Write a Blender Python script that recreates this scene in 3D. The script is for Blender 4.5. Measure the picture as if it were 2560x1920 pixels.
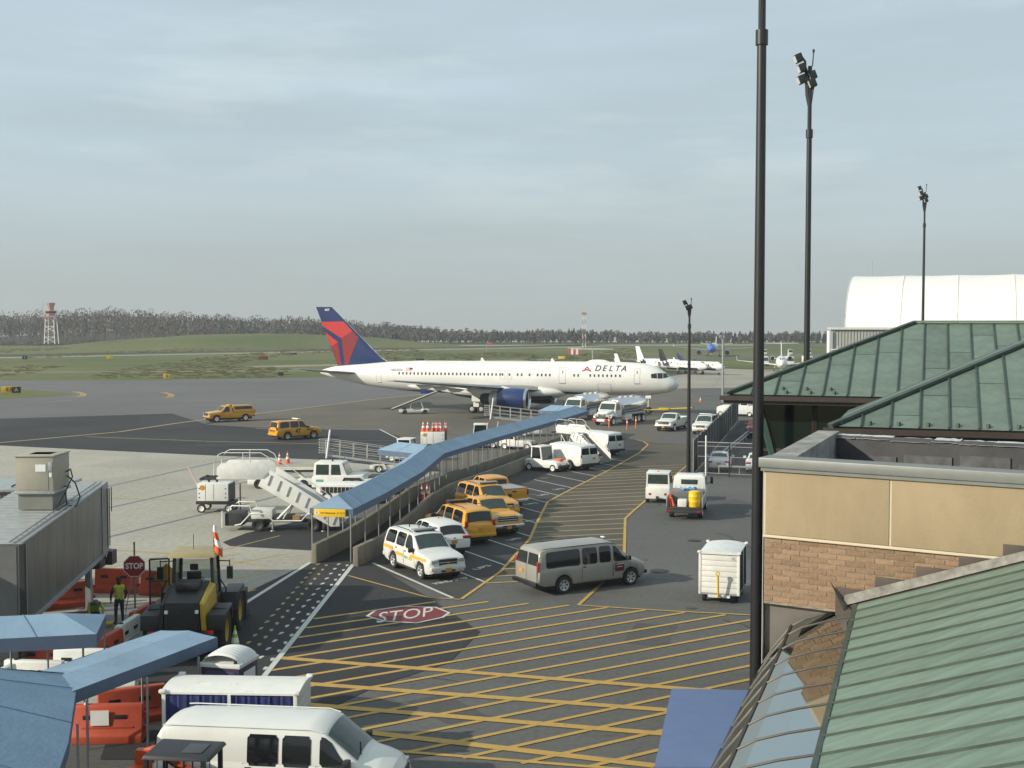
import bpy, bmesh, math, random
from mathutils import Vector, Matrix, noise as mnoise
random.seed(7)
for o in list(bpy.data.objects): bpy.data.objects.remove(o)
SC = bpy.context.scene
C = SC.collection
RAD = math.radians

# ---------------------------------------------------------------- camera, sky, sun, exposure
FPX, HC, YH = 3100.0, 11.65, 808.0
PITCH = math.atan((960 - YH) / FPX)
cam_d = bpy.data.cameras.new('camera'); cam = bpy.data.objects.new('camera', cam_d); C.objects.link(cam)
cam_d.sensor_width = 36.0; cam_d.lens = 36.0 * FPX / 2560.0
cam_d.clip_start = 0.1; cam_d.clip_end = 6000
cam.location = (0, 0, HC); cam.rotation_euler = (RAD(90) - PITCH, 0, 0)
SC.camera = cam
SUN_AZ = math.atan2(-0.92, -0.39)      # to-sun direction in plan, x = sin, y = cos
SUN_EL = RAD(25)
W = bpy.data.worlds.new('World'); SC.world = W; W.use_nodes = True
nt = W.node_tree; nt.nodes.clear()
out = nt.nodes.new('ShaderNodeOutputWorld'); bg = nt.nodes.new('ShaderNodeBackground')
sky = nt.nodes.new('ShaderNodeTexSky'); sky.sky_type = 'NISHITA'; sky.sun_disc = False
sky.sun_elevation = SUN_EL; sky.sun_rotation = SUN_AZ % (2 * math.pi); sky.dust_density = 2.0; sky.altitude = 100
tc = nt.nodes.new('ShaderNodeTexCoord')
mp = nt.nodes.new('ShaderNodeMapping'); mp.inputs['Scale'].default_value = (1.6, 1.6, 15.0); mp.inputs['Rotation'].default_value = (0.02, 0.05, 0.4)
nz = nt.nodes.new('ShaderNodeTexNoise'); nz.inputs['Scale'].default_value = 1.5; nz.inputs['Detail'].default_value = 5; nz.inputs['Roughness'].default_value = 0.5
nz2 = nt.nodes.new('ShaderNodeTexNoise'); nz2.inputs['Scale'].default_value = 4.5; nz2.inputs['Detail'].default_value = 8; nz2.inputs['Roughness'].default_value = 0.6
mp2 = nt.nodes.new('ShaderNodeMapping'); mp2.inputs['Scale'].default_value = (1.0, 1.0, 5.0); mp2.inputs['Rotation'].default_value = (0.0, 0.12, 0.0)
rp = nt.nodes.new('ShaderNodeValToRGB')          # thick grey layers against thin pale veil
rp.color_ramp.elements[0].position = 0.36; rp.color_ramp.elements[0].color = (5.5, 6.6, 7.1, 1)
rp.color_ramp.elements[1].position = 0.64; rp.color_ramp.elements[1].color = (6.2, 7.6, 8.4, 1)
rp2 = nt.nodes.new('ShaderNodeValToRGB')
rp2.color_ramp.elements[0].position = 0.55; rp2.color_ramp.elements[0].color = (0, 0, 0, 1)
rp2.color_ramp.elements[1].position = 0.80; rp2.color_ramp.elements[1].color = (0.45, 0.45, 0.45, 1)
sep = nt.nodes.new('ShaderNodeSeparateXYZ')
rz_ = nt.nodes.new('ShaderNodeValToRGB')         # haze layer low over the horizon, all round
rz_.color_ramp.elements[0].position = 0.0; rz_.color_ramp.elements[0].color = (1, 1, 1, 1)
rz_.color_ramp.elements[1].position = 0.14; rz_.color_ramp.elements[1].color = (0, 0, 0, 1)
m1 = nt.nodes.new('ShaderNodeMix'); m1.data_type = 'RGBA'; m1.inputs[0].default_value = 0.80
m2 = nt.nodes.new('ShaderNodeMix'); m2.data_type = 'RGBA'; m2.inputs[7].default_value = (7.6, 8.6, 8.6, 1)
m3 = nt.nodes.new('ShaderNodeMix'); m3.data_type = 'RGBA'; m3.inputs[7].default_value = (4.3, 4.75, 4.5, 1)
mh = nt.nodes.new('ShaderNodeMath'); mh.operation = 'MULTIPLY'; mh.inputs[1].default_value = 0.85
L_ = nt.links.new
L_(tc.outputs['Generated'], mp.inputs[0]); L_(mp.outputs[0], nz.inputs[0]); L_(nz.outputs[0], rp.inputs[0])
L_(tc.outputs['Generated'], mp2.inputs[0]); L_(mp2.outputs[0], nz2.inputs[0]); L_(nz2.outputs[0], rp2.inputs[0])
L_(sky.outputs[0], m1.inputs[6]); L_(rp.outputs[0], m1.inputs[7])
L_(rp2.outputs[0], m2.inputs[0]); L_(m1.outputs[2], m2.inputs[6])
L_(tc.outputs['Generated'], sep.inputs[0]); L_(sep.outputs['Z'], rz_.inputs[0]); L_(rz_.outputs[0], mh.inputs[0])
L_(mh.outputs[0], m3.inputs[0]); L_(m2.outputs[2], m3.inputs[6])
L_(m3.outputs[2], bg.inputs[0]); bg.inputs[1].default_value = 0.1; L_(bg.outputs[0], out.inputs[0])
sd = bpy.data.lights.new('sun', 'SUN'); sd.energy = 5.0; sd.angle = RAD(0.6); sd.color = (1.0, 0.91, 0.76)
so = bpy.data.objects.new('sun', sd); C.objects.link(so)
TO_SUN = Vector((math.sin(SUN_AZ) * math.cos(SUN_EL), math.cos(SUN_AZ) * math.cos(SUN_EL), math.sin(SUN_EL)))
so.rotation_euler = TO_SUN.to_track_quat('Z', 'Y').to_euler(); so.location = (-60, -30, 60)
vs = SC.view_settings; vs.view_transform = 'Standard'; vs.look = 'None'; vs.exposure = 0.0; vs.gamma = 1.0
vs.use_curve_mapping = False

# ---------------------------------------------------------------- helpers
def ray(px, py):
    u = (px - 1280) / FPX; v = (960 - py) / FPX
    return Vector((u, math.cos(PITCH) + v * math.sin(PITCH), -math.sin(PITCH) + v * math.cos(PITCH)))
def G(px, py, z=0.0):                     # point of the ground (or of a level z) as surveyed from the photograph
    d = ray(px, py); t = (z - HC) / d.z
    return Vector((d.x * t, d.y * t, z))
def AT(px, py, Y):
    d = ray(px, py); t = Y / d.y
    return Vector((d.x * t, Y, HC + d.z * t))

class MB:
    def __init__(s): s.v = []; s.f = []; s.m = []
    def add(s, vs_, fs, mi=0):
        b = len(s.v); s.v += [tuple(p) for p in vs_]
        for f in fs: s.f.append([b + i for i in f]); s.m.append(mi)
        return s
    def box(s, x0, x1, y0, y1, z0, z1, mi=0):
        return s.add([(x0,y0,z0),(x1,y0,z0),(x1,y1,z0),(x0,y1,z0),(x0,y0,z1),(x1,y0,z1),(x1,y1,z1),(x0,y1,z1)],
              [(0,3,2,1),(4,5,6,7),(0,1,5,4),(1,2,6,5),(2,3,7,6),(3,0,4,7)], mi)
    def frame(s, p, q):
        p = Vector(p); q = Vector(q); d = (q - p); d.normalize()
        a = Vector((0,0,1)) if abs(d.z) < .95 else Vector((1,0,0))
        u = d.cross(a); u.normalize(); w = u.cross(d); w.normalize()
        return p, q, u, w
    def bar(s, p, q, r, n=8, r2=None, mi=0):
        p, q, u, w = s.frame(p, q); r2 = r if r2 is None else r2
        A = [(math.cos(2*math.pi*i/n), math.sin(2*math.pi*i/n)) for i in range(n)]
        vs_ = [p + (u*c + w*k)*r for c, k in A] + [q + (u*c + w*k)*r2 for c, k in A]
        fs = [(i, (i+1) % n, n+(i+1) % n, n+i) for i in range(n)] + [tuple(range(n))[::-1], tuple(range(n, 2*n))]
        return s.add(vs_, fs, mi)
    def rbar(s, p, q, w_, h_, mi=0):       # rectangular bar, w across, h up
        p, q, u, w = s.frame(p, q); u = u*(w_/2); w = w*(h_/2)
        vs_ = [p-u-w, p+u-w, p+u+w, p-u+w, q-u-w, q+u-w, q+u+w, q-u+w]
        return s.add(vs_, [(0,1,2,3),(7,6,5,4),(0,4,5,1),(1,5,6,2),(2,6,7,3),(3,7,4,0)], mi)
    def tube(s, pts, r, n=6, mi=0):
        pts = [Vector(p) for p in pts]; rings = []
        for i, p in enumerate(pts):
            d = (pts[min(i+1, len(pts)-1)] - pts[max(i-1, 0)])
            if d.length < 1e-6: d = Vector((0,0,1))
            d.normalize()
            a = Vector((0,0,1)) if abs(d.z) < .9 else Vector((1,0,0))
            u = d.cross(a); u.normalize(); w = u.cross(d)
            rr = r[i] if isinstance(r, (list, tuple)) else r
            rings.append([p + (u*math.cos(2*math.pi*k/n) + w*math.sin(2*math.pi*k/n))*rr for k in range(n)])
        return s.loft(rings, True, True, mi=mi)
    def loft(s, rings, c0=True, c1=True, mi=0, closed=True):
        n = len(rings[0]); vs_ = [p for r in rings for p in r]; fs = []
        for i in range(len(rings)-1):
            for k in range(n if closed else n-1):
                a = i*n+k; b = i*n+(k+1) % n
                fs.append((a, b, b+n, a+n))
        if c0: fs.append(tuple(range(n))[::-1])
        if c1: fs.append(tuple(range((len(rings)-1)*n, len(rings)*n)))
        return s.add(vs_, fs, mi)
    def lathe(s, prof, o=(0,0,0), ax=(0,0,1), n=24, mi=0, a0=0, a1=2*math.pi, cap=False):
        o = Vector(o); ax = Vector(ax).normalized()
        a = Vector((0,0,1)) if abs(ax.z) < .95 else Vector((1,0,0))
        u = ax.cross(a); u.normalize(); w = ax.cross(u)
        full = abs(a1-a0-2*math.pi) < 1e-4; m = n if full else n+1
        rings = [[o + ax*t + (u*math.cos(a0+(a1-a0)*k/n) + w*math.sin(a0+(a1-a0)*k/n))*r for k in range(m)] for r, t in prof]
        return s.loft(rings, cap and prof[0][0] > 1e-4, cap and prof[-1][0] > 1e-4, mi, full)
    def prism(s, poly, fn, a, b, mi=0):    # polygon (u,v) swept from a to b: fn(u,v,t)
        n = len(poly)
        vs_ = [fn(u, v, a) for u, v in poly] + [fn(u, v, b) for u, v in poly]
        fs = [tuple(range(n)), tuple(range(2*n-1, n-1, -1))] + [(i, n+i, n+(i+1) % n, (i+1) % n) for i in range(n)]
        return s.add(vs_, fs, mi)
    def grid(s, fn, nu, nv, mi=0):
        vs_ = [fn(i/nu, j/nv) for j in range(nv+1) for i in range(nu+1)]
        fs = [(j*(nu+1)+i, j*(nu+1)+i+1, (j+1)*(nu+1)+i+1, (j+1)*(nu+1)+i) for j in range(nv) for i in range(nu)]
        return s.add(vs_, fs, mi)
    def xf(s, mtx):
        s.v = [tuple(mtx @ Vector(p)) for p in s.v]; return s
    def mesh(s, name, mats, bev=0.0, ang=35, fix=True):
        me = bpy.data.meshes.new(name); me.from_pydata(s.v, [], s.f)
        for m in (mats if isinstance(mats, (list, tuple)) else [mats]):
            if m: me.materials.append(m)
        for p, mi in zip(me.polygons, s.m): p.material_index = mi
        bm = bmesh.new(); bm.from_mesh(me)
        if fix: bmesh.ops.recalc_face_normals(bm, faces=bm.faces)
        if bev:
            es = [e for e in bm.edges if len(e.link_faces) == 2 and e.calc_face_angle(0) > RAD(30)]
            bmesh.ops.bevel(bm, geom=es, offset=bev, segments=2, affect='EDGES', profile=.6, clamp_overlap=True)
        for f in bm.faces: f.smooth = True
        for e in bm.edges:
            if len(e.link_faces) != 2 or e.calc_face_angle(0) > RAD(ang): e.smooth = False
        bm.to_mesh(me); bm.free(); me.update()
        return me
    def build(s, name, mats, parent=None, bev=0.0, ang=35, fix=True, loc=None, rot=None):
        o = bpy.data.objects.new(name, s.mesh(name, mats, bev, ang, fix)); C.objects.link(o)
        if parent is not None: o.parent = parent
        if loc is not None: o.location = loc
        if rot is not None: o.rotation_euler = rot
        return o
def inst(name, me, parent, loc=(0,0,0), rot=(0,0,0), scale=None):
    o = bpy.data.objects.new(name, me); C.objects.link(o); o.parent = parent; o.location = loc; o.rotation_euler = rot
    if scale: o.scale = scale
    return o
def tag(o, label, cat, group=None):
    o['label'] = label; o['category'] = cat
    if group: o['group'] = group
    return o
def thing(name, label, cat, loc=(0,0,0), rz=0.0, group=None):
    o = bpy.data.objects.new(name, None); C.objects.link(o); o.empty_display_size = .2
    o.location = loc; o.rotation_euler = (0, 0, rz)
    return tag(o, label, cat, group)
def struct(o): o['kind'] = 'structure'; return o
def stuff(o): o['kind'] = 'stuff'; return o
def copy_tree(o, parent=None):
    c = o.copy(); C.objects.link(c); c.parent = parent
    for ch in o.children: copy_tree(ch, c)
    return c
def dup(o, label, loc, rz):
    c = copy_tree(o); c.location = loc; c.rotation_euler = (0, 0, rz); c['label'] = label
    return c
def itp(keys, x):
    if x <= keys[0][0]: return keys[0][1]
    for (a, b), (c, d) in zip(keys, keys[1:]):
        if x <= c: return b + (d-b)*(x-a)/(c-a) if c > a else d
    return keys[-1][1]
def text_mb(txt, size, ex=0.0, align='CENTER', bold=0.0, sx=1.0, shear=0.0, space=1.0):
    cu = bpy.data.curves.new('txt', 'FONT'); cu.body = txt; cu.size = size; cu.extrude = ex; cu.align_x = align; cu.align_y = 'CENTER'
    cu.offset = bold; cu.shear = shear; cu.space_character = space; cu.resolution_u = 3
    o = bpy.data.objects.new('txt', cu); C.objects.link(o)
    dg = bpy.context.evaluated_depsgraph_get(); me = bpy.data.meshes.new_from_object(o.evaluated_get(dg))
    m = MB(); m.add([(v.co.x*sx, v.co.y, v.co.z) for v in me.vertices], [tuple(p.vertices) for p in me.polygons])
    bpy.data.objects.remove(o); bpy.data.curves.remove(cu); bpy.data.meshes.remove(me)
    return m
def text_on(name, txt, size, fn, mat, parent, **k):       # fn maps the flat (x, y) of the lettering to a point
    m = text_mb(txt, size, **k); m.v = [tuple(fn(x, y)) for x, y, z in m.v]
    return m.build(name, mat, parent, fix=False)

# ---------------------------------------------------------------- materials
MATS = {}
def M(name, col, rough=.5, metal=0., var=.08, scale=2.5, bump=0., coat=0., dirt=0., stretch=(1,1,1), spec=.5):
    if name in MATS: return MATS[name]
    m = bpy.data.materials.new(name); m.use_nodes = True; t = m.node_tree; b = t.nodes['Principled BSDF']
    b.inputs['Roughness'].default_value = rough; b.inputs['Metallic'].default_value = metal
    b.inputs['Coat Weight'].default_value = coat; b.inputs['Coat Roughness'].default_value = .08
    b.inputs['Specular IOR Level'].default_value = spec
    tc = t.nodes.new('ShaderNodeTexCoord'); mp = t.nodes.new('ShaderNodeMapping'); mp.inputs['Scale'].default_value = stretch
    n1 = t.nodes.new('ShaderNodeTexNoise'); n1.inputs['Scale'].default_value = scale; n1.inputs['Detail'].default_value = 6; n1.inputs['Roughness'].default_value = .62
    r = t.nodes.new('ShaderNodeValToRGB'); r.color_ramp.elements[0].position = .3; r.color_ramp.elements[1].position = .7
    r.color_ramp.elements[0].color = tuple(c*(1-var) for c in col) + (1,); r.color_ramp.elements[1].color = tuple(min(1, c*(1+var)) for c in col) + (1,)
    t.links.new(tc.outputs['Object'], mp.inputs[0]); t.links.new(mp.outputs[0], n1.inputs[0]); t.links.new(n1.outputs[0], r.inputs[0])
    colout = r.outputs[0]
    if dirt:
        n2 = t.nodes.new('ShaderNodeTexNoise'); n2.inputs['Scale'].default_value = scale*.37; n2.inputs['Detail'].default_value = 9; n2.inputs['Roughness'].default_value = .7
        t.links.new(mp.outputs[0], n2.inputs[0])
        r2 = t.nodes.new('ShaderNodeValToRGB'); r2.color_ramp.elements[0].position = .48; r2.color_ramp.elements[1].position = .75
        r2.color_ramp.elements[0].color = (0,0,0,1); r2.color_ramp.elements[1].color = (dirt,)*3 + (1,)
        t.links.new(n2.outputs[0], r2.inputs[0])
        mx = t.nodes.new('ShaderNodeMix'); mx.data_type = 'RGBA'; mx.inputs[7].default_value = (.06, .055, .045, 1)
        t.links.new(r2.outputs[0], mx.inputs[0]); t.links.new(colout, mx.inputs[6]); colout = mx.outputs[2]
    t.links.new(colout, b.inputs['Base Color'])
    if bump:
        bp = t.nodes.new('ShaderNodeBump'); bp.inputs['Strength'].default_value = bump; bp.inputs['Distance'].default_value = .02
        n3 = t.nodes.new('ShaderNodeTexNoise'); n3.inputs['Scale'].default_value = scale*9; n3.inputs['Detail'].default_value = 4
        t.links.new(mp.outputs[0], n3.inputs[0]); t.links.new(n3.outputs[0], bp.inputs['Height']); t.links.new(bp.outputs[0], b.inputs['Normal'])
    MATS[name] = m; return m
def ground_mat(name, col, col2, big=.05, fine=6., dark=.35, cracks=0., stain=(.03,.03,.03), joints=None):
    m = bpy.data.materials.new(name); m.use_nodes = True; t = m.node_tree; b = t.nodes['Principled BSDF']; b.inputs['Roughness'].default_value = .9
    b.inputs['Specular IOR Level'].default_value = .25
    tc = t.nodes.new('ShaderNodeTexCoord'); N = t.nodes.new; K = t.links.new
    def noise(sc, det=6, ro=.6, stretch=None):
        n = N('ShaderNodeTexNoise'); n.inputs['Scale'].default_value = sc; n.inputs['Detail'].default_value = det; n.inputs['Roughness'].default_value = ro
        if stretch:
            mp = N('ShaderNodeMapping'); mp.inputs['Scale'].default_value = stretch[:3]; mp.inputs['Rotation'].default_value = (0,0,stretch[3])
            K(tc.outputs['Object'], mp.inputs[0]); K(mp.outputs[0], n.inputs[0])
        else: K(tc.outputs['Object'], n.inputs[0])
        return n.outputs[0]
    def ramp(src, p0, p1, c0, c1):
        r = N('ShaderNodeValToRGB'); r.color_ramp.elements[0].position = p0; r.color_ramp.elements[1].position = p1
        r.color_ramp.elements[0].color = c0; r.color_ramp.elements[1].color = c1; K(src, r.inputs[0]); return r.outputs[0]
    def mix(f, a, c, mode='MIX'):
        x = N('ShaderNodeMix'); x.data_type = 'RGBA'; x.blend_type = mode
        for s, i in ((f, 0), (a, 6), (c, 7)):
            if hasattr(s, 'type') and hasattr(s, 'node'): K(s, x.inputs[i])
            else: x.inputs[i].default_value = s
        return x.outputs[2]
    c = ramp(noise(big), .35, .65, (*col, 1), (*col2, 1))
    f = ramp(noise(fine, 8, .75), .3, .7, (.78,.78,.78,1), (1.22,1.22,1.22,1)); c = mix(1.0, c, f, 'MULTIPLY')
    c = mix(ramp(noise(big*9, 9, .7, (1, 3.5, 1, .6)), .56, .78, (0,0,0,1), (dark,)*3+(1,)), c, (*stain, 1))
    c = mix(ramp(noise(big*22, 6, .6), .68, .76, (0,0,0,1), (dark*.9,)*3+(1,)), c, (*stain, 1))
    if cracks:
        v = N('ShaderNodeTexVoronoi'); v.feature = 'DISTANCE_TO_EDGE'; v.inputs['Scale'].default_value = .22
        ad = N('ShaderNodeMixRGB') if False else None
        nn = N('ShaderNodeTexNoise'); nn.inputs['Scale'].default_value = .6; nn.inputs['Detail'].default_value = 6; K(tc.outputs['Object'], nn.inputs[0])
        va = N('ShaderNodeVectorMath'); va.operation = 'MULTIPLY_ADD'; va.inputs[1].default_value = (2,2,0); K(nn.outputs['Color'], va.inputs[0]); K(tc.outputs['Object'], va.inputs[2])
        K(va.outputs[0], v.inputs['Vector'])
        c = mix(ramp(v.outputs['Distance'], 0.0, .003, (cracks,)*3+(1,), (0,0,0,1)), c, (*stain, 1))
    if joints:
        br = N('ShaderNodeTexBrick'); br.offset = 0; br.inputs['Scale'].default_value = 1; br.inputs['Mortar Size'].default_value = joints[1]
        br.inputs['Brick Width'].default_value = joints[0]; br.inputs['Row Height'].default_value = joints[0]
        br.inputs['Color1'].default_value = (1,1,1,1); br.inputs['Color2'].default_value = (.9,.9,.9,1); br.inputs['Mortar'].default_value = (.42,.42,.42,1)
        mp = N('ShaderNodeMapping'); mp.inputs['Rotation'].default_value = (0,0,joints[2]); K(tc.outputs['Object'], mp.inputs[0]); K(mp.outputs[0], br.inputs['Vector'])
        c = mix(1.0, c, br.outputs['Color'], 'MULTIPLY')
    K(c, b.inputs['Base Color'])
    bp = N('ShaderNodeBump'); bp.inputs['Strength'].default_value = .25; bp.inputs['Distance'].default_value = .01
    K(noise(30, 3), bp.inputs['Height']); K(bp.outputs[0], b.inputs['Normal'])
    MATS[name] = m; return m
def paint_mat(name, col, under=(.07,.07,.068), wear=.5):
    m = bpy.data.materials.new(name); m.use_nodes = True; t = m.node_tree; b = t.nodes['Principled BSDF']; b.inputs['Roughness'].default_value = .75
    tc = t.nodes.new('ShaderNodeTexCoord'); n = t.nodes.new('ShaderNodeTexNoise'); n.inputs['Scale'].default_value = 3.; n.inputs['Detail'].default_value = 10; n.inputs['Roughness'].default_value = .75
    r = t.nodes.new('ShaderNodeValToRGB'); r.color_ramp.elements[0].position = .5; r.color_ramp.elements[0].color = (*col, 1)
    r.color_ramp.elements[1].position = .78; r.color_ramp.elements[1].color = tuple(a*(1-wear)+u*wear for a, u in zip(col, under)) + (1,)
    t.links.new(tc.outputs['Object'], n.inputs[0]); t.links.new(n.outputs[0], r.inputs[0]); t.links.new(r.outputs[0], b.inputs['Base Color'])
    MATS[name] = m; return m
WHITE = M('white_paint', (.66,.67,.63), .38, coat=.25, var=.04, dirt=.10, scale=1.5)
WHITE2 = M('white_powder_coat', (.70,.70,.66), .5, var=.06, dirt=.22, scale=2.5)
YEL = M('airport_yellow', (.62,.295,.018), .36, coat=.3, var=.06, dirt=.10, scale=1.5)
GLS = M('tinted_glass', (.010,.012,.014), .06, var=.2, spec=.6)
GLS2 = M('green_glass', (.035,.055,.05), .05, var=.3, spec=.6)
BLK = M('black_plastic', (.018,.018,.019), .55, var=.2)
RUB = M('tyre_rubber', (.022,.022,.022), .85, var=.25)
CHR = M('chrome', (.62,.63,.64), .18, 1., var=.05)
ALU = M('aluminium', (.50,.51,.50), .4, .35, var=.1)
STEEL = M('galvanised_steel', (.42,.43,.43), .5, .7, var=.12, scale=6)
RED = M('red_lens', (.35,.012,.010), .2, var=.1, coat=.4)
LENS = M('clear_lens', (.45,.46,.46), .12, .3, var=.15, coat=.5)
ORA = M('cone_orange', (.75,.11,.025), .55, var=.1)
REFL = M('reflective_white', (.80,.80,.78), .4, var=.05)
DARKM = M('dark_machinery', (.03,.03,.031), .6, var=.3, bump=.2)
PLATE = M('plate_gold', (.55,.25,.02), .5, var=.1)
BODYGAP = M('door_gap', (.02,.02,.02), .8)
CONC = M('concrete_wall', (.20,.18,.14), .85, var=.2, scale=1.6, bump=.4, dirt=.35, stretch=(1,1,.5))
# ---------------------------------------------------------------- ground, pavements, markings
ASPH = ground_mat('aged_asphalt', (.090,.091,.087), (.124,.125,.118), .05, 5., .5, cracks=.35)
ASPH_T = ground_mat('taxiway_asphalt', (.120,.120,.117), (.150,.150,.145), .03, 3., .3, cracks=.4)
TAN = ground_mat('worn_apron', (.105,.098,.080), (.145,.136,.114), .06, 4., .6, cracks=.5)
DARK = ground_mat('new_asphalt', (.029,.030,.032), (.046,.047,.049), .09, 6., .35)
PARK = ground_mat('parking_asphalt', (.043,.043,.043), (.066,.066,.063), .12, 6., .4, cracks=.4)
LANE = ground_mat('worn_lane_asphalt', (.078,.071,.055), (.118,.108,.084), .14, 5., .75)
CONCG = ground_mat('apron_concrete', (.335,.320,.265), (.400,.385,.325), .06, 3., .35, stain=(.16,.15,.13), joints=(7.5,.012,.35))
BEIGE = ground_mat('pale_apron_concrete', (.27,.255,.21), (.34,.32,.27), .05, 3., .3, stain=(.14,.13,.11), joints=(9,.03,.2))
GRASS = ground_mat('short_grass', (.070,.098,.022), (.140,.138,.048), .012, .35, .55, stain=(.10,.085,.035))
PY = paint_mat('yellow_line_paint', (.46,.29,.068), wear=.6); PYF = paint_mat('faded_yellow_paint', (.40,.30,.14), wear=.75)
PW = paint_mat('white_line_paint', (.52,.53,.49), wear=.55); PR = paint_mat('red_ground_paint', (.17,.022,.025), wear=.35)

def P2(pts): return [G(*p) if p[1] > 700 else Vector((p[0], p[1], 0)) for p in pts]
def sheet(name, pts, z, mat, parent=None):
    m = MB(); m.add([(p[0], p[1], z) for p in pts], [tuple(range(len(pts)))])
    me = bpy.data.meshes.new(name); me.from_pydata(m.v, [], m.f); me.materials.append(mat)
    bm = bmesh.new(); bm.from_mesh(me); bmesh.ops.triangulate(bm, faces=bm.faces)
    for f in bm.faces:
        if f.normal.z < 0: f.normal_flip()
    bm.to_mesh(me); bm.free()
    o = bpy.data.objects.new(name, me); C.objects.link(o)
    if parent: o.parent = parent
    else: struct(o)
    return o
def V(*a): return Vector((a[0], a[1], a[2] if len(a) > 2 else 0))
def pth(pts, w, z, mat, name, parent):
    """painted stripe along a bent line, mitred"""
    pts = [V(p[0], p[1]) for p in pts]; lo = []; hi = []
    for i, p in enumerate(pts):
        a = (p - pts[i-1]).normalized() if i else (pts[1]-p).normalized()
        b = (pts[i+1]-p).normalized() if i < len(pts)-1 else a
        t = (a+b).normalized(); n = Vector((-t.y, t.x, 0)); k = w/2/max(.4, n.dot(Vector((-a.y, a.x, 0))))
        lo.append(p-n*k); hi.append(p+n*k)
    m = MB()
    for i in range(len(pts)-1):
        m.add([(q.x, q.y, z) for q in (lo[i], lo[i+1], hi[i+1], hi[i])], [(0,1,2,3)])
    return m.build(name, mat, parent, fix=False)

terrain = struct(MB().add([(x, y, z) for y, z in ((-300,-.03),(775,-.03),(4000,-75)) for x in (-2500,2500)], [(0,1,3,2),(2,3,5,4)]).build('terrain', GRASS, fix=False))
def mound(u, v):
    x = -260+260*u; y = 560+150*v
    r = max(0, 1-((x+128)/105)**2-((y-630)/62)**2)
    z = 6.3*r**1.1 + .35*mnoise.noise(Vector((x*.05, y*.05, 0)))*min(1, r*4)-.04
    return (x, y, z)
struct(MB().grid(mound, 60, 30).build('grass_mound', GRASS, fix=False))

apron = sheet('apron', [(-420,-40),(260,-40),(260,330)] + P2([(2100,922),(1885,924),(1785,920),(1690,930),(1200,938),(810,943),(300,951),(0,951)]) + [V(-420,252)], 0, ASPH)
taxi = sheet('taxiway', P2([(0,951),(300,951),(810,943),(1200,938),(1500,934),(1500,965),(944,996),(700,1028),(520,1060),(0,1103)]) + [V(-420,120), V(-420,252)], .004, ASPH_T)
worn = sheet('aircraft_stand', P2([(500,1062),(700,1028),(944,996),(1500,965),(1690,965),(1760,1000),(1700,1040),(1640,1110),(1500,1095),(1100,1180),(1000,1165),(950,1074),(640,1069)]), .004, TAN)
pale = sheet('concrete_apron', P2([(1655,945),(1790,921),(1885,924),(2260,922)]) + P2([(2260,1000),(1900,968),(1650,972)]), .008, BEIGE)
darkband = sheet('service_road', P2([(-1500,1070),(0,1047),(430,1034),(520,1062),(640,1069),(950,1074),(1060,1112),(1100,1180),(810,1150),(529,1139),(163,1122),(0,1114),(-1500,1140)]), .008, DARK)
conc = sheet('ramp_concrete', P2([(-1500,1140),(0,1114),(163,1122),(529,1139),(810,1150),(1100,1180),(900,1260),(775,1407),(560,1508),(430,1580),(300,1760),(-400,1760),(-1500,1700)]), .012, CONCG)
sheet('asphalt_patch', P2([(556,1356),(617,1333),(760,1300),(880,1310),(778,1377),(575,1366)]), .016, DARK)
PD = Vector((.4848,-.8746,0)); PN = Vector((.8746,.4848,0))
def ST(off, t, z=0): p = PN*off + PD*t; return Vector((p.x, p.y, z))
YEDGE = [(12.4,123.5),(12.95,121.8),(13.05,118.6),(11.47,111.1),(7.48,97.2),(4.25,86.9),(2.34,80.5),(1.42,71.6),(.97,66.5)] + [tuple(G(1251,1430)[:2]), tuple(G(1153,1499)[:2])]
WBASE = [(-7.3,59.4),(-6.3,65.0),(-5.1,75),(-4.3,84.5),(-.9,95.2),(1.4,101.9),(5.2,114),(8.6,126)]
parking = sheet('parking_strip', [V(*p) for p in YEDGE] + [V(*p) for p in WBASE] + [V(10.5,128)], .008, PARK)
LB = [(18.5,118)] + [tuple(G(*p)[:2]) for p in ((1722,1160),(1581,1280),(1563,1297),(1564,1400),(1503,1466),(1446,1515))]
lane = sheet('worn_lane', [V(*p) for p in YEDGE[1:-1]] + [V(*p) for p in LB[::-1][1:]], .012, LANE)
path = sheet('pedestrian_path', P2([(775,1407),(560,1508),(430,1580),(300,1760),(250,1900),(690,1900),(780,1795),(940,1716),(1122,1658),(1160,1620),(1200,1580),(1077,1498),(941,1416),(890,1411)]), .016, DARK)
# far runway strips and taxi connectors (px rows read off the photo, ground is level)
def band(name, a, b, wid, mat, z):
    a = G(*a); b = G(*b); d = (b-a).normalized(); n = Vector((-d.y, d.x, 0))*wid/2
    return sheet(name, [a-n, b-n, b+n, a+n], z, mat)
band('runway', (-900,905), (1500,862), 20, DARK, -.02)
band('runway_shoulder', (-900,911), (1500,866), 12, BEIGE, -.024)
band('far_taxiway', (1150,925), (-500,933), 3, BEIGE, -.02)
band('cross_taxiway', (600,918), (1400,898), 9, BEIGE, -.016)
band('jet_taxiway', (1560,896), (2400,882), 22, ASPH_T, -.02)
band('distant_taxiway', (1000,864), (1900,862), 30, BEIGE, -.02)
sheet('grass_island', P2([(-700,966),(0,972),(120,978),(192,986),(120,992),(0,998),(-700,1012)]), .012, GRASS)
sheet('grass_strip', P2([(1750,899),(1900,902),(2200,902),(2200,921),(1890,922),(1785,918),(1740,907)]), .012, GRASS)

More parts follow.
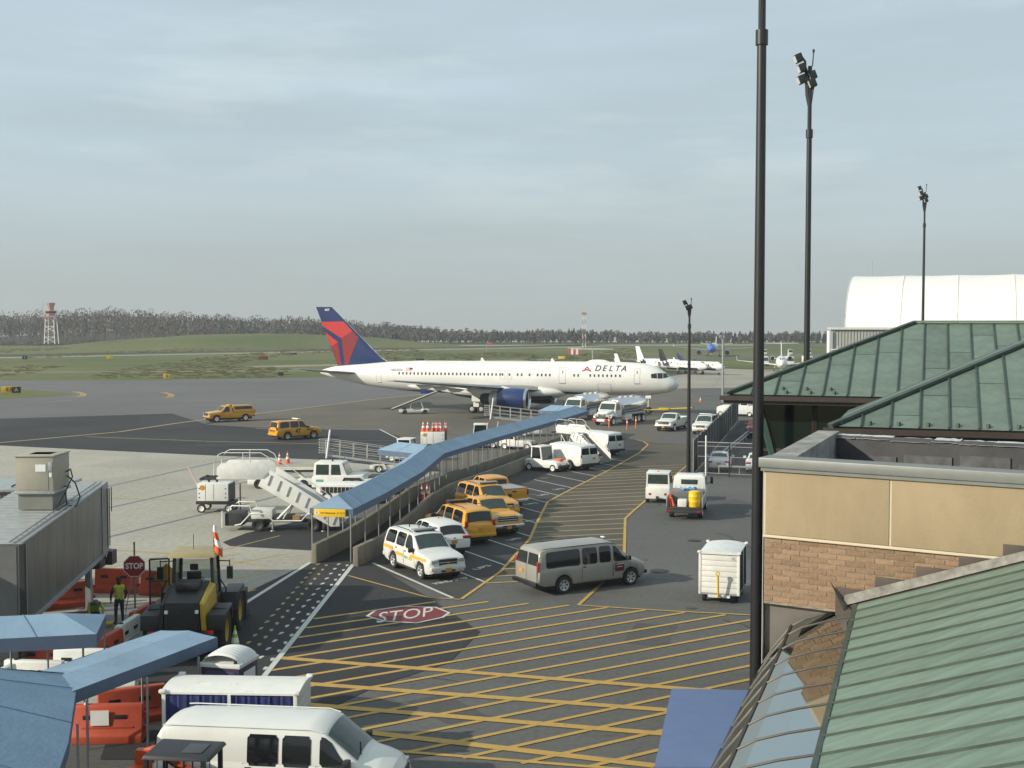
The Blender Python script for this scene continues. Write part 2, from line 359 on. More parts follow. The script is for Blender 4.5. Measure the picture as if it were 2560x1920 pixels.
MK = .020
def line(a, b, w, mat, name='painted_line', parent=apron, z=MK): return pth([a, b], w, z, mat, name, parent)
pth(YEDGE, .16, MK+.004, PY, 'yellow_edge_line', parking)
pth(LB[1:4] + [tuple(G(1560,1412)[:2])], .16, MK+.004, PY, 'yellow_edge_line', lane)
pth([tuple(G(1520,1445)[:2]), tuple(G(1446,1514)[:2])], .16, MK+.004, PY, 'yellow_edge_line', lane)
pth([tuple(G(1446,1514)[:2]), tuple(G(1660,1528)[:2]), tuple(G(1900,1540)[:2])], .14, MK+.008, PY, 'yellow_edge_line', apron)
pth([tuple(G(870,1440)[:2]), tuple(G(1070,1495)[:2]), tuple(G(1150,1500)[:2])], .11, MK+.008, PY, 'yellow_edge_line', path)
# stall lines and stall lettering
for off in (23.05, 25.75, 28.4, 31.0, 33.5, 36.05, 38.3, 40.8, 43.2, 46.0, 48.6, 51.1, 53.6, 56.2, 58.8):
    # clip against the yellow edge
    best = None
    for a, b in zip(YEDGE, YEDGE[1:]):
        ka = V(*a).dot(PN)-off; kb = V(*b).dot(PN)-off
        if ka*kb <= 0 and abs(ka-kb) > 1e-6:
            q = V(*a).lerp(V(*b), ka/(ka-kb)); best = q.dot(PD)
    t1 = best if best is not None else -46.7
    line(ST(off, t1-(5.5 if off > 24 else 8.8)), ST(off, t1-.05), .11 if off > 24 else .16, PW, 'white_stall_line', parking)
pth([ST(48.9,-87.9)[:2], ST(36.5,-78)[:2]], .1, MK, PW, 'white_stall_line', parking)
def ground_text(txt, px0, px1, h, mat, parent, name='ground_lettering', z=MK+.003):
    a = G(*px0); b = G(*px1); d = (b-a); wid = d.length; d.normalize(); n = Vector((-d.y, d.x, 0))
    m = text_mb(txt, h, bold=.012); x0 = min(p[0] for p in m.v); x1 = max(p[0] for p in m.v)
    m.v = [tuple(a + d*((x-x0)/(x1-x0)*wid) + n*y + Vector((0,0,z))) for x, y, _ in m.v]
    return m.build(name, mat, parent, fix=False)
for a, b in (((1187,1425),(1225,1414)), ((1270,1352),(1300,1346)), ((1310,1305),(1330,1302)), ((1312,1262),(1345,1258)), ((1345,1240),(1370,1236)), ((1383,1225),(1410,1222))):
    ground_text('UPS', a, b, .42, PW, parking)
ground_text('MIND STEP', (1086,1461), (1170,1445), .5, PW, parking)
# thin yellow hatching across the junction, clipped by a polygon
def clip_line(p, d, poly):
    ts = []
    for a, b in zip(poly, poly[1:]+poly[:1]):
        e = b-a; den = d.x*e.y-d.y*e.x
        if abs(den) < 1e-9: continue
        t = ((a.x-p.x)*e.y-(a.y-p.y)*e.x)/den; s = ((a.x-p.x)*d.y-(a.y-p.y)*d.x)/den
        if 0 <= s <= 1: ts.append(t)
    return (min(ts), max(ts)) if len(ts) >= 2 else None
HATCH = P2([(1153,1502),(1446,1515),(1660,1529),(1905,1543),(1905,1735),(1680,1735),(1640,1918),(1400,1918),(980,1880),(700,1720),(655,1700),(800,1530),(960,1512)])
hd = Vector((math.cos(RAD(33)), math.sin(RAD(33)), 0)); hn = Vector((-hd.y, hd.x, 0))
for i in range(24):
    k = 22.2+i*1.19
    p = hn*k; r = clip_line(p, hd, HATCH)
    if r and r[1]-r[0] > .5: line(p+hd*r[0], p+hd*r[1], .185, PY, 'yellow_hatch_line')
for a, b in (((690,1645),(1905,1738)), ((735,1708),(1675,1777)), ((760,1762),(1660,1836)), ((900,1830),(1637,1916)), ((1000,1880),(1560,1925))):
    line(G(*a), G(*b), .35 if a[1] < 1850 else .18, PY, 'yellow_box_line', apron, MK+.004)
# level hatching in the worn lane
lanepoly = [V(*p) for p in YEDGE[2:]] + [V(*p) for p in LB[::-1][1:]]
for i in range(36):
    px = 1245-i*7.6+max(0, i-10)*1.2 if False else None
rows = [1452,1436,1419,1402,1387,1372,1357,1343,1330,1318,1306,1294,1283,1272,1262,1252,1243,1234,1226,1218,1210,1203,1196,1190,1184,1178]
for i, ry in enumerate(rows):
    a = G(1000, ry+16); b = G(1900, ry-24); d = (b-a).normalized(); r = clip_line(a, d, lanepoly)
    if r and r[1]-r[0] > .6: line(a+d*(r[0]+.1), a+d*(r[1]-.1), .17, PYF if i > 3 else PY, 'faded_hatch_line', lane)
# white borders of the pedestrian path and the foot marks
pth([tuple(G(777,1406)[:2]), tuple(G(570,1536)[:2]), tuple(G(430,1625)[:2])], .2, MK+.004, PW, 'white_path_line', path)
pth([tuple(G(883,1412)[:2]), tuple(G(652,1703)[:2])], .2, MK+.012, PW, 'white_path_line', path)
foot = MB(); outl = [(.0,-.15),(.05,-.13),(.045,-.04),(.07,.06),(.06,.13),(.02,.165),(-.03,.15),(-.055,.07),(-.035,-.04),(-.045,-.13)]
foot.add([(x*1.25, y*1.25, 0) for x, y in outl], [tuple(range(len(outl)))])
fw = foot.mesh('white_foot_mark', PW, fix=False); fy = foot.mesh('yellow_foot_mark', PYF, fix=False)
for nm, me, a, b, n in (('white_foot_mark', fw, (858,1412), (632,1690), 17), ('yellow_foot_mark', fy, (806,1412), (585,1668), 17)):
    A = G(*a); B = G(*b); d = (B-A).normalized(); s = Vector((-d.y, d.x, 0)); yaw = math.atan2(d.y, d.x)-math.pi/2
    for i in range(n):
        for side in (-1, 1):
            p = A.lerp(B, (i+(.25 if side > 0 else 0))/n) + s*(.22*side)
            o = inst(nm, me, path, (p.x, p.y, MK+.006), (0, 0, yaw+math.pi+random.uniform(-.12,.12)+side*.15)); o.scale = (side, 1, 1)
# painted octagon
octo = [(914,1542),(935,1527),(1006,1516),(1091,1519),(1127,1533),(1110,1545),(1042,1560),(958,1555)]
OP = [G(*p) for p in octo]; oc = sum(OP, Vector())/8
ow = sheet('stop_octagon_border', OP, MK+.008, PW, path); sheet('stop_octagon', [oc+(p-oc)*.92 for p in OP], MK+.012, PR, ow)
q4 = [G(940,1560), G(1082,1541), G(1083,1518), G(950,1533)]
m = text_mb('STOP', 1.0, bold=.0); xs = [p[0] for p in m.v]; ys = [p[1] for p in m.v]
m.v = [tuple((q4[0].lerp(q4[1], u).lerp(q4[3].lerp(q4[2], u), v)) + Vector((0,0,MK+.016))) for u, v in (((x-min(xs))/(max(xs)-min(xs)), (y-min(ys))/(max(ys)-min(ys))) for x, y, _ in m.v)]
m.build('stop_lettering', PW, ow, fix=False)
# taxi lines over the apron and service road
for pts, w, mt in (([(-400,1150),(0,1107),(298,1080),(430,1060),(520,1048),(700,1028),(944,997),(1140,978)], .45, PYF), ([(215,1092),(529,1104),(900,1112)], .25, PYF), ([(640,1072),(950,1074),(1015,1107)], .2, PW),
                   ([(264,1375),(450,1385),(660,1414)], .14, PY), ([(264,1410),(430,1390)], .12, PYF), ([(190,1430),(560,1375),(700,1340)], .10, PYF), ([(185,1452),(600,1385)], .10, PYF), ([(170,1485),(720,1385)], .10, PYF), ([(480,1470),(690,1425)], .12, PY), ([(530,1500),(640,1475)], .12, PY), ([(265,1245),(470,1252)], .2, PYF), ([(180,1000),(120,1006),(60,1008)], .3, PYF), ([(0,950),(1,951)], .1, PYF)):
    pth([tuple(G(*p)[:2]) for p in pts], w, MK, mt, 'taxi_line', apron)
BLUEGREY = M('blue_grey_stripe', (.15,.155,.17), .8, var=.15)  # blue-grey stripes crossing the ramp concrete
for a, b in (((264,1218),(640,1134)), ((264,1272),(560,1206)), ((264,1345),(760,1225)), ((570,1214),(900,1150)), ((200,1228),(-300,1310))):
    pth([tuple(G(*p)[:2]) for p in (a, b)], .28, MK-.002, BLUEGREY, 'grey_stripe', conc)
for cx, cy in ((200,985),(420,987)):
    for k in range(2):
        pts = [G(cx-18+k*10, cy-6), G(cx+k*8, cy-2), G(cx+6+k*8, cy+2), G(cx-2+k*10, cy+6), G(cx-22+k*12, cy+8)]
        pth([tuple(p[:2]) for p in pts], .35, MK, PY, 'taxi_line', apron)
IRON = M('cast_iron', (.05,.05,.05), .7, .4)
for p, r in (((1648,1428),.45),((1735,1352),.35)):
    g = G(*p); tag(MB().lathe([(0,.03),(r*.9,.03),(r,.022)], (g.x, g.y, .004), n=20).build('manhole_cover', IRON), 'round iron manhole cover set in the grey asphalt ' + ('right of the beige van' if r > .4 else 'left of the white cart'), 'manhole cover')
g = G(1665,1427)

# sealed cracks and tyre marks on the old pavement
CRK = M('crack_seal', (.030,.030,.031), .7); TYR = paint_mat('tyre_mark', (.060,.059,.056), (.15,.15,.14), .9)
random.seed(31)
for k in range(34):
    x, y = random.uniform(-4,17), random.uniform(34,110); a = random.choice((RAD(29),RAD(-61),RAD(-15)))+random.uniform(-.25,.25); pts = [(x,y)]
    for j in range(random.randint(3,8)):
        a += random.uniform(-.35,.35); x += math.cos(a)*random.uniform(.3,.8); y += math.sin(a)*random.uniform(.3,.8); pts.append((x,y))
    pth(pts, random.uniform(.03,.06), .0185, CRK, 'crack_seal', apron)
for (x, y, a, L, w) in ((-30,118,.1,26,.35),(-30,121,.1,25,.35),(-18,92,.6,14,.25),(-16.5,91,.62,13,.25)):
    pth([(x+math.cos(a)*L*i/8, y+math.sin(a)*L*i/8) for i in range(9)], w, .0165, TYR, 'tyre_mark', apron)

OIL = M('oil_stain', (.030,.030,.030), .45, var=.4, scale=4); PATCH = ground_mat('patched_asphalt', (.070,.071,.069), (.092,.093,.089), .2, 7., .4)
random.seed(12)
def blotch(x, y, r, z, mat, name, par):
    n = 14; ph = random.uniform(0,6); pts = [(x+r*(1+.35*mnoise.noise(Vector((math.cos(i*.449)*1.3+ph,math.sin(i*.449)*1.3,ph))))*math.cos(i*.449), y+r*.8*(1+.35*mnoise.noise(Vector((math.cos(i*.449)*1.3,math.sin(i*.449)*1.3+ph,ph))))*math.sin(i*.449)) for i in range(n)]
    return sheet(name, [V(*p) for p in pts], z, mat, par)
for off, t_ in ((24.4,-50.2),(27,-55.5),(29.8,-58.2),(32.4,-60.5),(40,-72),(42,-74.5),(44.6,-78),(47.2,-80),(38.9,-70.5)): p = ST(off+random.uniform(-.3,.3), t_); blotch(p.x, p.y, random.uniform(.18,.42), .0125, OIL, 'oil_stain', parking)
for k in range(16): blotch(random.uniform(-2,16), random.uniform(36,100), random.uniform(.10,.38), .0188, OIL, 'oil_stain', apron)
for k in range(14): blotch(random.uniform(-26,-11), random.uniform(66,100), random.uniform(.15,.6), .0135, M('concrete_stain', (.16,.15,.13), .7, var=.3, scale=3), 'oil_stain', conc)
for (x, y, w, h, a) in ((12.5,62,2.4,5,.52),(5.2,46,1.6,3.2,-.26),(14.5,78,3,7,.3),(-2,37,1.4,2.6,.57),(9.5,100,2.5,4,.5)):
    c, s = math.cos(a), math.sin(a); sheet('asphalt_repair', [V(x+u*w*c-v*h*s, y+u*w*s+v*h*c) for u, v in ((-.5,-.5),(.5,-.5),(.5,.5),(-.5,.5))], .0045, PATCH, apron)
# ---------------------------------------------------------------- road vehicles
_wheel = {}
def wheel_parts(parent, x, y, r, w, style, out):
    key = (round(r, 3), round(w, 3), style)
    if key not in _wheel:
        t = MB().lathe([(r*.62,-w*.46),(r*.9,-w*.5),(r*.985,-w*.38),(r,-w*.2),(r,w*.2),(r*.985,w*.38),(r*.9,w*.5),(r*.62,w*.46)], ax=(0,1,0), n=28).mesh('tyre', RUB)
        rm = MB().lathe([(0,w*.30),(r*.16,w*.33),(r*.2,w*.27),(r*.5,w*.36),(r*.58,w*.44),(r*.63,w*.47),(r*.64,-w*.4),(0,-w*.4)], ax=(0,1,0), n=28)
        k = {'alloy': 6, 'steel': 10, 'dish': 0, 'dark': 8}[style]
        hol = MB()
        for i in range(k):
            a = 2*math.pi*i/k; h = math.pi/k*(.52 if style == 'alloy' else .35)
            r0, r1 = (r*.24, r*.53) if style == 'alloy' else (r*.36, r*.5)
            y0, y1 = w*.29, w*.385
            hol.add([(math.cos(a+s*h*(.6 if q == 0 else 1))*(r0, r1)[q], (y0, y1)[q]+.006, math.sin(a+s*h*(.6 if q == 0 else 1))*(r0, r1)[q]) for q, s in ((0,-1),(1,-1),(1,1),(0,1))], [(0,1,2,3)])
        rmat = {'alloy': ALU, 'steel': WHITE2, 'dish': WHITE2, 'dark': DARKM}[style]
        _wheel[key] = (t, rm.mesh('rim', rmat), hol.mesh('rim_opening', BLK, fix=False) if k else None)
    t, rm, ho = _wheel[key]
    o = inst('wheel', t, parent, (x, y, r), (0, 0, 0 if out > 0 else math.pi))
    a = inst('rim', rm, o)
    if ho: inst('rim_opening', ho, o)
    return o
class Car:
    def __init__(s, root, spec):
        s.r = root; s.k = spec
        L = spec['L']; s.x0 = -L/2; s.x1 = L/2
    def zb(s, x):
        z = itp(s.k['zb'], x)
        for xc in s.k['ax']:
            ra = s.k['wr']*1.2
            if abs(x-xc) < ra: z = max(z, s.k['wr'] + math.sqrt(ra*ra-(x-xc)**2)*.98)
        return z
    def pt(s, x, q, side=1):
        hw = itp(s.k['hw'], x); hr = itp(s.k['hr'], x); zt = itp(s.k['zt'], x); zl = itp(s.k['zl'], x); zb = s.zb(x)
        cr = s.k.get('crown', .06); zre = max(zt-cr, zl+.004)
        if q <= 1:
            z = zb+(zl-zb)*q; y = hw*itp(s.k.get('side', [(0,.93),(.12,.965),(.3,.985),(.5,1),(.75,.995),(.92,.975),(1,.95)]), q if zb < zl-.3 else .5+q*.5)
        elif q <= 2:
            t = q-1; z = zl+(zre-zl)*t; ya = hw*.95; y = ya+(hr-ya)*t + .025*math.sin(math.pi*t)
        else:
            t = (q-2); y = hr*math.cos(t*math.pi/2)**.75 if t < 1 else 0
            z = zre+(zt-zre)*(1-(y/hr)**2.2 if hr > 0 else 1)
        return Vector((x, y*side, z))
    def top(s, x, f, off=0):
        hr = itp(s.k['hr'], x); zt = itp(s.k['zt'], x); zl = itp(s.k['zl'], x); cr = s.k.get('crown', .06); zre = max(zt-cr, zl+.004)
        y = hr*f; return Vector((x, y, zre+(zt-zre)*(1-abs(f)**2.2)+off))
    def body(s, mat, name='body', x0=None, x1=None):
        x0 = s.x0 if x0 is None else x0; x1 = s.x1 if x1 is None else x1
        xs = set()
        for kk in ('zt','zl','hw','hr','zb'):
            for x, _ in s.k[kk]: xs.add(round(min(max(x, x0), x1), 4))
        xs |= {x0, x1}; ra = s.k['wr']*1.2
        for xc in s.k['ax']:
            for f in (-1.001,-.98,-.92,-.8,-.6,-.3,0,.3,.6,.8,.92,.98,1.001):
                if x0 <= xc+ra*f <= x1: xs.add(round(xc+ra*f, 4))
        n = int((x1-x0)/.22)
        for i in range(n+1): xs.add(round(x0+(x1-x0)*i/n, 4))
        xs = sorted(xs); xs = [x for i, x in enumerate(xs) if i == 0 or x-xs[i-1] > .003]
        qs = [0,.12,.3,.5,.75,.92,1,1.03,1.3,1.6,1.97,2.12,2.3,2.5,2.75]
        rings = []
        for x in xs:
            rr = [s.pt(x, q, 1) for q in qs] + [s.pt(x, 3, 1)] + [s.pt(x, q, -1) for q in qs[::-1]]
            rings.append(rr)
        m = MB().loft(rings, True, True)
        o = m.build(name, mat, s.r, ang=38)
        return o
    def patch(s, name, mat, parent, x0, x1, q0, q1, side, off=.012, xt0=None, xt1=None, nu=12, nv=9, round_=0):
        """panel lying on the body side between stations x0..x1 and heights q0..q1 (q: 0 sill, 1 belt, 2 roof edge)"""
        xt0 = x0 if xt0 is None else xt0; xt1 = x1 if xt1 is None else xt1
        def fn(u, v):
            q = q0+(q1-q0)*v; x = (x0+(x1-x0)*u)*(1-v)+(xt0+(xt1-xt0)*u)*v
            if round_:
                pass
            if round_:
                du = min(u, 1-u); dv = min(v, 1-v)
                if du == 0 and dv == 0:
                    x += (1 if u == 0 else -1)*abs(x1-x0)/nu*.62; q += (1 if v == 0 else -1)*(q1-q0)/nv*.62
            p = s.pt(x, q, side)
            a = s.pt(x+.03, q, side)-s.pt(x-.03, q, side); b = s.pt(x, min(q+.03, 2), side)-s.pt(x, q-.03, side)
            n = a.cross(b); n.normalize()
            if n.y*side < 0: n = -n
            return p+n*off
        return MB().grid(fn, nu, nv).build(name, mat, parent, fix=False)
    def zq(s, x, z):
        zb = s.zb(x); zl = itp(s.k['zl'], x); return max(0.0, min(1.0, (z-zb)/max(.05, zl-zb)))
    def zpatch(s, name, mat, parent, x0, x1, z0, z1, side, off=.012, nu=8, nv=5, sl=0.0):
        def fn(u, v):
            x = x0+(x1-x0)*u+sl*v; z = z0+(z1-z0)*v; p = s.pt(x, s.zq(x, z), side); p.y += side*off; return p
        return MB().grid(fn, nu, nv).build(name, mat, parent, fix=False)
    def glass(s, name, mat, parent, xa, xb, k=.92, off=.014, nu=8, nv=6, kb=None):
        kb = k if kb is None else kb
        def fn(u, v):
            x = xa+(xb-xa)*v; f = (2*u-1)*(k+(kb-k)*v)
            p = s.top(x, f); e = .02
            a = s.top(x+e, f)-s.top(x-e, f); n = Vector((-a.z, 0, a.x))
            if n.z < 0: n = -n
            n.normalize(); return p+n*off
        return MB().grid(fn, nu, nv).build(name, mat, parent, fix=False)
    def endpatch(s, name, mat, x, y0, y1, z0, z1, t=.03, parent=None, bev=.012):
        d = 1 if x > 0 else -1
        return MB().box(min(x, x+d*t), max(x, x+d*t), y0, y1, z0, z1).build(name, mat, parent or s.r, bev=bev)
    def running(s, style='alloy', tw=.26):
        r = s.k['wr']
        for xc in s.k['ax']:
            for sd in (1, -1):
                wheel_parts(s.r, xc, sd*(s.k['W']/2-tw/2-.03), r, tw, style, sd)
        MB().box(s.x0+.25, s.x1-.25, -s.k['W']/2+.33, s.k['W']/2-.33, .24, s.k['wr']*2.15).build('underbody', BLK, s.r)
def mirror(car, x, z, mat, y=None):
    for sd in (1, -1):
        y0 = (y or itp(car.k['hw'], x)*.97)*sd
        m = MB().box(x-.10, x+.06, min(y0, y0+sd*.24), max(y0, y0+sd*.24), z-.09, z+.11)
        m.build('side_mirror', mat, car.r, bev=.035)
def doors(car, mat, spans, q1=.99, handle=True, sides=(1,-1), q0=.06, hmat=None):
    for sd in sides:
        for a, b in spans:
            zlo = itp(car.k['zb'], (a+b)/2)+.05; zhi = itp(car.k['zl'], (a+b)/2)-.004
            g = car.zpatch('door', mat, car.r, a+.012, b-.012, zlo, zhi, sd, .010)
            car.zpatch('door_gap', BODYGAP, g, a-.006, b+.006, zlo-.018, zhi+.003, sd, .004)
            if handle:
                p = car.pt(a+.14, .86, sd)
                MB().box(p.x-.08, p.x+.08, p.y-.03, p.y+.03, p.z-.025, p.z+.025).build('handle', hmat or BLK, g, bev=.012)
def plate(car, x, z, mat=None, w=.31, y=0):
    d = 1 if x > 0 else -1
    o = car.endpatch('number_plate', mat or PLATE, x, y-w/2, y+w/2, z-.08, z+.08, .02, bev=0)
    return o
def suv(label, loc, rz, col, group=None, stripes=None, bar=None, rack=True, trim=None):
    r = thing('suv', label, 'suv', loc, rz, group)
    k = dict(L=5.13, W=2.0, wr=.39, ax=(1.59,-1.36), crown=.07,
        zt=[(-2.565,1.02),(-2.53,1.12),(-2.47,1.22),(-2.33,1.80),(-2.22,1.89),(-1.5,1.935),(.2,1.93),(.46,1.88),(1.14,1.30),(1.22,1.265),(1.8,1.21),(2.3,1.12),(2.47,1.04),(2.565,.72)],
        zl=[(-2.565,.92),(-2.4,1.14),(-1.8,1.19),(1.0,1.17),(1.3,1.14),(2.2,1.03),(2.45,.94),(2.565,.64)],
        hw=[(-2.565,.84),(-2.5,.94),(-2.35,.985),(-1.8,1.0),(1.9,1.0),(2.25,.97),(2.45,.90),(2.565,.74)],
        hr=[(-2.565,.76),(-2.45,.82),(-2.3,.74),(-1.8,.755),(.3,.745),(.6,.76),(1.15,.83),(1.3,.86),(2.2,.84),(2.45,.78),(2.565,.6)],
        zb=[(-2.565,.50),(-2.2,.36),(-1.9,.32),(2.0,.32),(2.3,.33),(2.5,.38),(2.565,.48)])
    c = Car(r, k); c.body(col)
    c.running('alloy', .26)
    for sd in (1, -1):
        c.patch('side_window', GLS, r, -.02, 1.04, 1.06, 1.94, sd, xt0=.0, xt1=.42, round_=.03)
        c.patch('side_window', GLS, r, -1.02, -.12, 1.06, 1.94, sd, xt0=-1.0, xt1=-.1, round_=.04)
        c.patch('side_window', GLS, r, -2.22, -1.16, 1.06, 1.92, sd, xt0=-2.1, xt1=-1.14, round_=.05)
        b = MB().rbar((-1.0, sd*1.0, .36), (1.1, sd*1.0, .36), .12, .07).build('running_board', BLK, r, bev=.015)
        if rack: MB().tube([(-2.0, sd*.66, 1.93),(-1.8, sd*.66, 1.99),(-.2, sd*.66, 1.985),(0, sd*.66, 1.93)], .018).build('roof_rail', BLK, r)
        c.endpatch('tail_light', RED, -2.47, sd*.80-.09, sd*.80+.09, .98, 1.32, .07)
        c.endpatch('headlight', LENS, 2.40, sd*.66-.17, sd*.66+.17, .80, .98, .12, bev=.03)
        g = c.endpatch('fog_light', BLK, 2.50, sd*.62-.07, sd*.62+.07, .46, .58, .06)
    c.glass('windscreen', GLS2, r, .50, 1.11, .93)
    c.glass('rear_window', GLS, r, -2.455, -2.335, .88)
    doors(c, col, ((-.08,1.05),(-1.05,-.1)), hmat=BLK)
    gr = c.endpatch('grille', BLK, 2.46, -.46, .46, .70, .99, .09, bev=.02)
    MB().box(2.55, 2.575, -.48, .48, .83, .875).build('grille_bar', trim or CHR, gr, bev=.008)
    MB().box(2.57, 2.59, -.07, .07, .82, .885).build('badge', PLATE, gr, bev=.012)
    c.endpatch('front_bumper', trim or col, 2.44, -.88, .88, .50, .68, .15, bev=.06)
    c.endpatch('air_intake', BLK, 2.52, -.35, .35, .42, .52, .06)
    plate(c, 2.58, .52); plate(c, -2.56, .86, w=.3)
    c.endpatch('rear_bumper', trim or col, -2.48, -.93, .93, .46, .66, .13, bev=.05)
    mirror(c, .92, 1.22, BLK)
    if bar:
        m = MB().box(-.05, .28, -.62, .62, 1.985, 2.07); m.build('light_bar', bar, r, bev=.035)
        MB().box(.02, .2, -.5, .5, 1.92, 1.99).build('light_bar_mount', BLK, r)
    if stripes:
        for sd in (1, -1):
            for x0, x1, q0, q1 in stripes[1]: c.zpatch('orange_stripe', stripes[0], r, x0, x1, q0, q1, sd, .018, sl=.06)
            c.zpatch('teal_logo', stripes[2], r, .02, .36, .74, .86, sd, .020)
        MB().bar((-.9,.2,1.93),(-.9,.2,2.06),.025).build('antenna', BLK, r); MB().bar((-1.3,-.1,1.93),(-1.3,-.1,2.05),.03).build('antenna', BLK, r)
    return r
def crossover(label, loc, rz, col, group=None):
    r = thing('crossover_car', label, 'suv', loc, rz, group)
    k = dict(L=4.89, W=1.93, wr=.37, ax=(1.45,-1.34), crown=.08,
        zt=[(-2.445,.98),(-2.40,1.06),(-2.30,1.20),(-1.92,1.62),(-1.75,1.70),(-.6,1.755),(.2,1.73),(.5,1.66),(1.22,1.16),(1.32,1.12),(2.0,1.02),(2.3,.9),(2.445,.62)],
        zl=[(-2.445,.86),(-2.3,1.10),(-1.9,1.14),(-.5,1.08),(1.1,1.02),(2.0,.9),(2.3,.8),(2.445,.56)],
        hw=[(-2.445,.78),(-2.35,.90),(-2.1,.955),(-1.5,.965),(1.6,.965),(2.1,.93),(2.35,.82),(2.445,.66)],
        hr=[(-2.445,.7),(-2.3,.78),(-1.9,.66),(-1.5,.70),(.3,.70),(.6,.72),(1.25,.80),(2.0,.8),(2.35,.7),(2.445,.55)],
        zb=[(-2.445,.48),(-2.1,.34),(2.0,.30),(2.3,.32),(2.445,.42)])
    c = Car(r, k); c.body(col); c.running('alloy', .24)
    for sd in (1, -1):
        c.patch('side_window', GLS, r, -.05, 1.08, 1.06, 1.92, sd, xt0=-.05, xt1=.38, round_=.04)
        c.patch('side_window', GLS, r, -1.02, -.14, 1.06, 1.92, sd, xt0=-.98, xt1=-.14, round_=.04)
        c.patch('side_window', GLS, r, -1.98, -1.12, 1.15, 1.80, sd, xt0=-1.70, xt1=-1.08, round_=.04)
        lamp = MB().box(-2.43, -2.16, sd*.70-.24, sd*.70+.24, .98, 1.13).build('tail_light', RED, r, bev=.04)
        c.endpatch('headlight', LENS, 2.25, sd*.62-.2, sd*.62+.2, .7, .82, .1, bev=.03)
    c.glass('windscreen', GLS2, r, .56, 1.2, .92); c.glass('rear_window', GLS, r, -2.27, -1.93, .86)
    doors(c, col, ((-.1,1.05),(-1.08,-.12)), hmat=col)
    c.endpatch('rear_bumper', BLK, -2.36, -.82, .82, .36, .55, .11, bev=.04)
    c.endpatch('tailgate_trim', col, -2.40, -.5, .5, .93, .99, .05); plate(c, -2.44, .86)
    c.endpatch('emblem', CHR, -2.43, -.06, .06, 1.02, 1.09, .03)
    MB().lathe([(.05,0),(.05,.06),(.03,.09),(0,.095)], (-.4,0,1.75), n=12).build('beacon', PLATE, r)
    mirror(c, .88, 1.1, col)
    return r
def sedan(label, loc, rz, col, group=None):
    r = thing('sedan', label, 'car', loc, rz, group)
    k = dict(L=4.8, W=1.82, wr=.33, ax=(1.42,-1.30), crown=.07,
        zt=[(-2.4,.80),(-2.35,.92),(-2.2,1.02),(-1.75,1.08),(-1.55,1.12),(-.95,1.40),(-.6,1.45),(.2,1.46),(.45,1.42),(1.15,1.02),(1.3,.98),(2.0,.86),(2.3,.72),(2.4,.55)],
        zl=[(-2.4,.72),(-2.2,.92),(-1.6,.96),(1.0,.92),(1.9,.80),(2.3,.64),(2.4,.5)],
        hw=[(-2.4,.72),(-2.3,.82),(-2.0,.89),(1.5,.91),(2.1,.86),(2.4,.62)],
        hr=[(-2.4,.6),(-2.2,.72),(-1.6,.72),(-1.0,.62),(.3,.62),(1.15,.74),(2.1,.72),(2.4,.5)],
        zb=[(-2.4,.42),(-2.1,.28),(2.0,.26),(2.4,.38)])
    c = Car(r, k); c.body(col); c.running('alloy', .21)
    for sd in (1, -1):
        c.patch('side_window', GLS, r, -.1, .95, 1.1, 1.86, sd, xt0=-.1, xt1=.38, round_=.04)
        c.patch('side_window', GLS, r, -1.15, -.2, 1.1, 1.86, sd, xt0=-.85, xt1=-.2, round_=.04)
        c.endpatch('tail_light', RED, -2.30, sd*.66-.18, sd*.66+.18, .78, .92, .1, bev=.03)
        c.endpatch('headlight', LENS, 2.2, sd*.58-.18, sd*.58+.18, .6, .7, .12, bev=.03)
    c.glass('windscreen', GLS2, r, .5, 1.12, .92); c.glass('rear_window', GLS, r, -1.50, -.98, .9)
    doors(c, col, ((-.1,1.0),(-1.1,-.12)), hmat=col); plate(c, -2.40, .72); mirror(c, .8, .98, col)
    return r
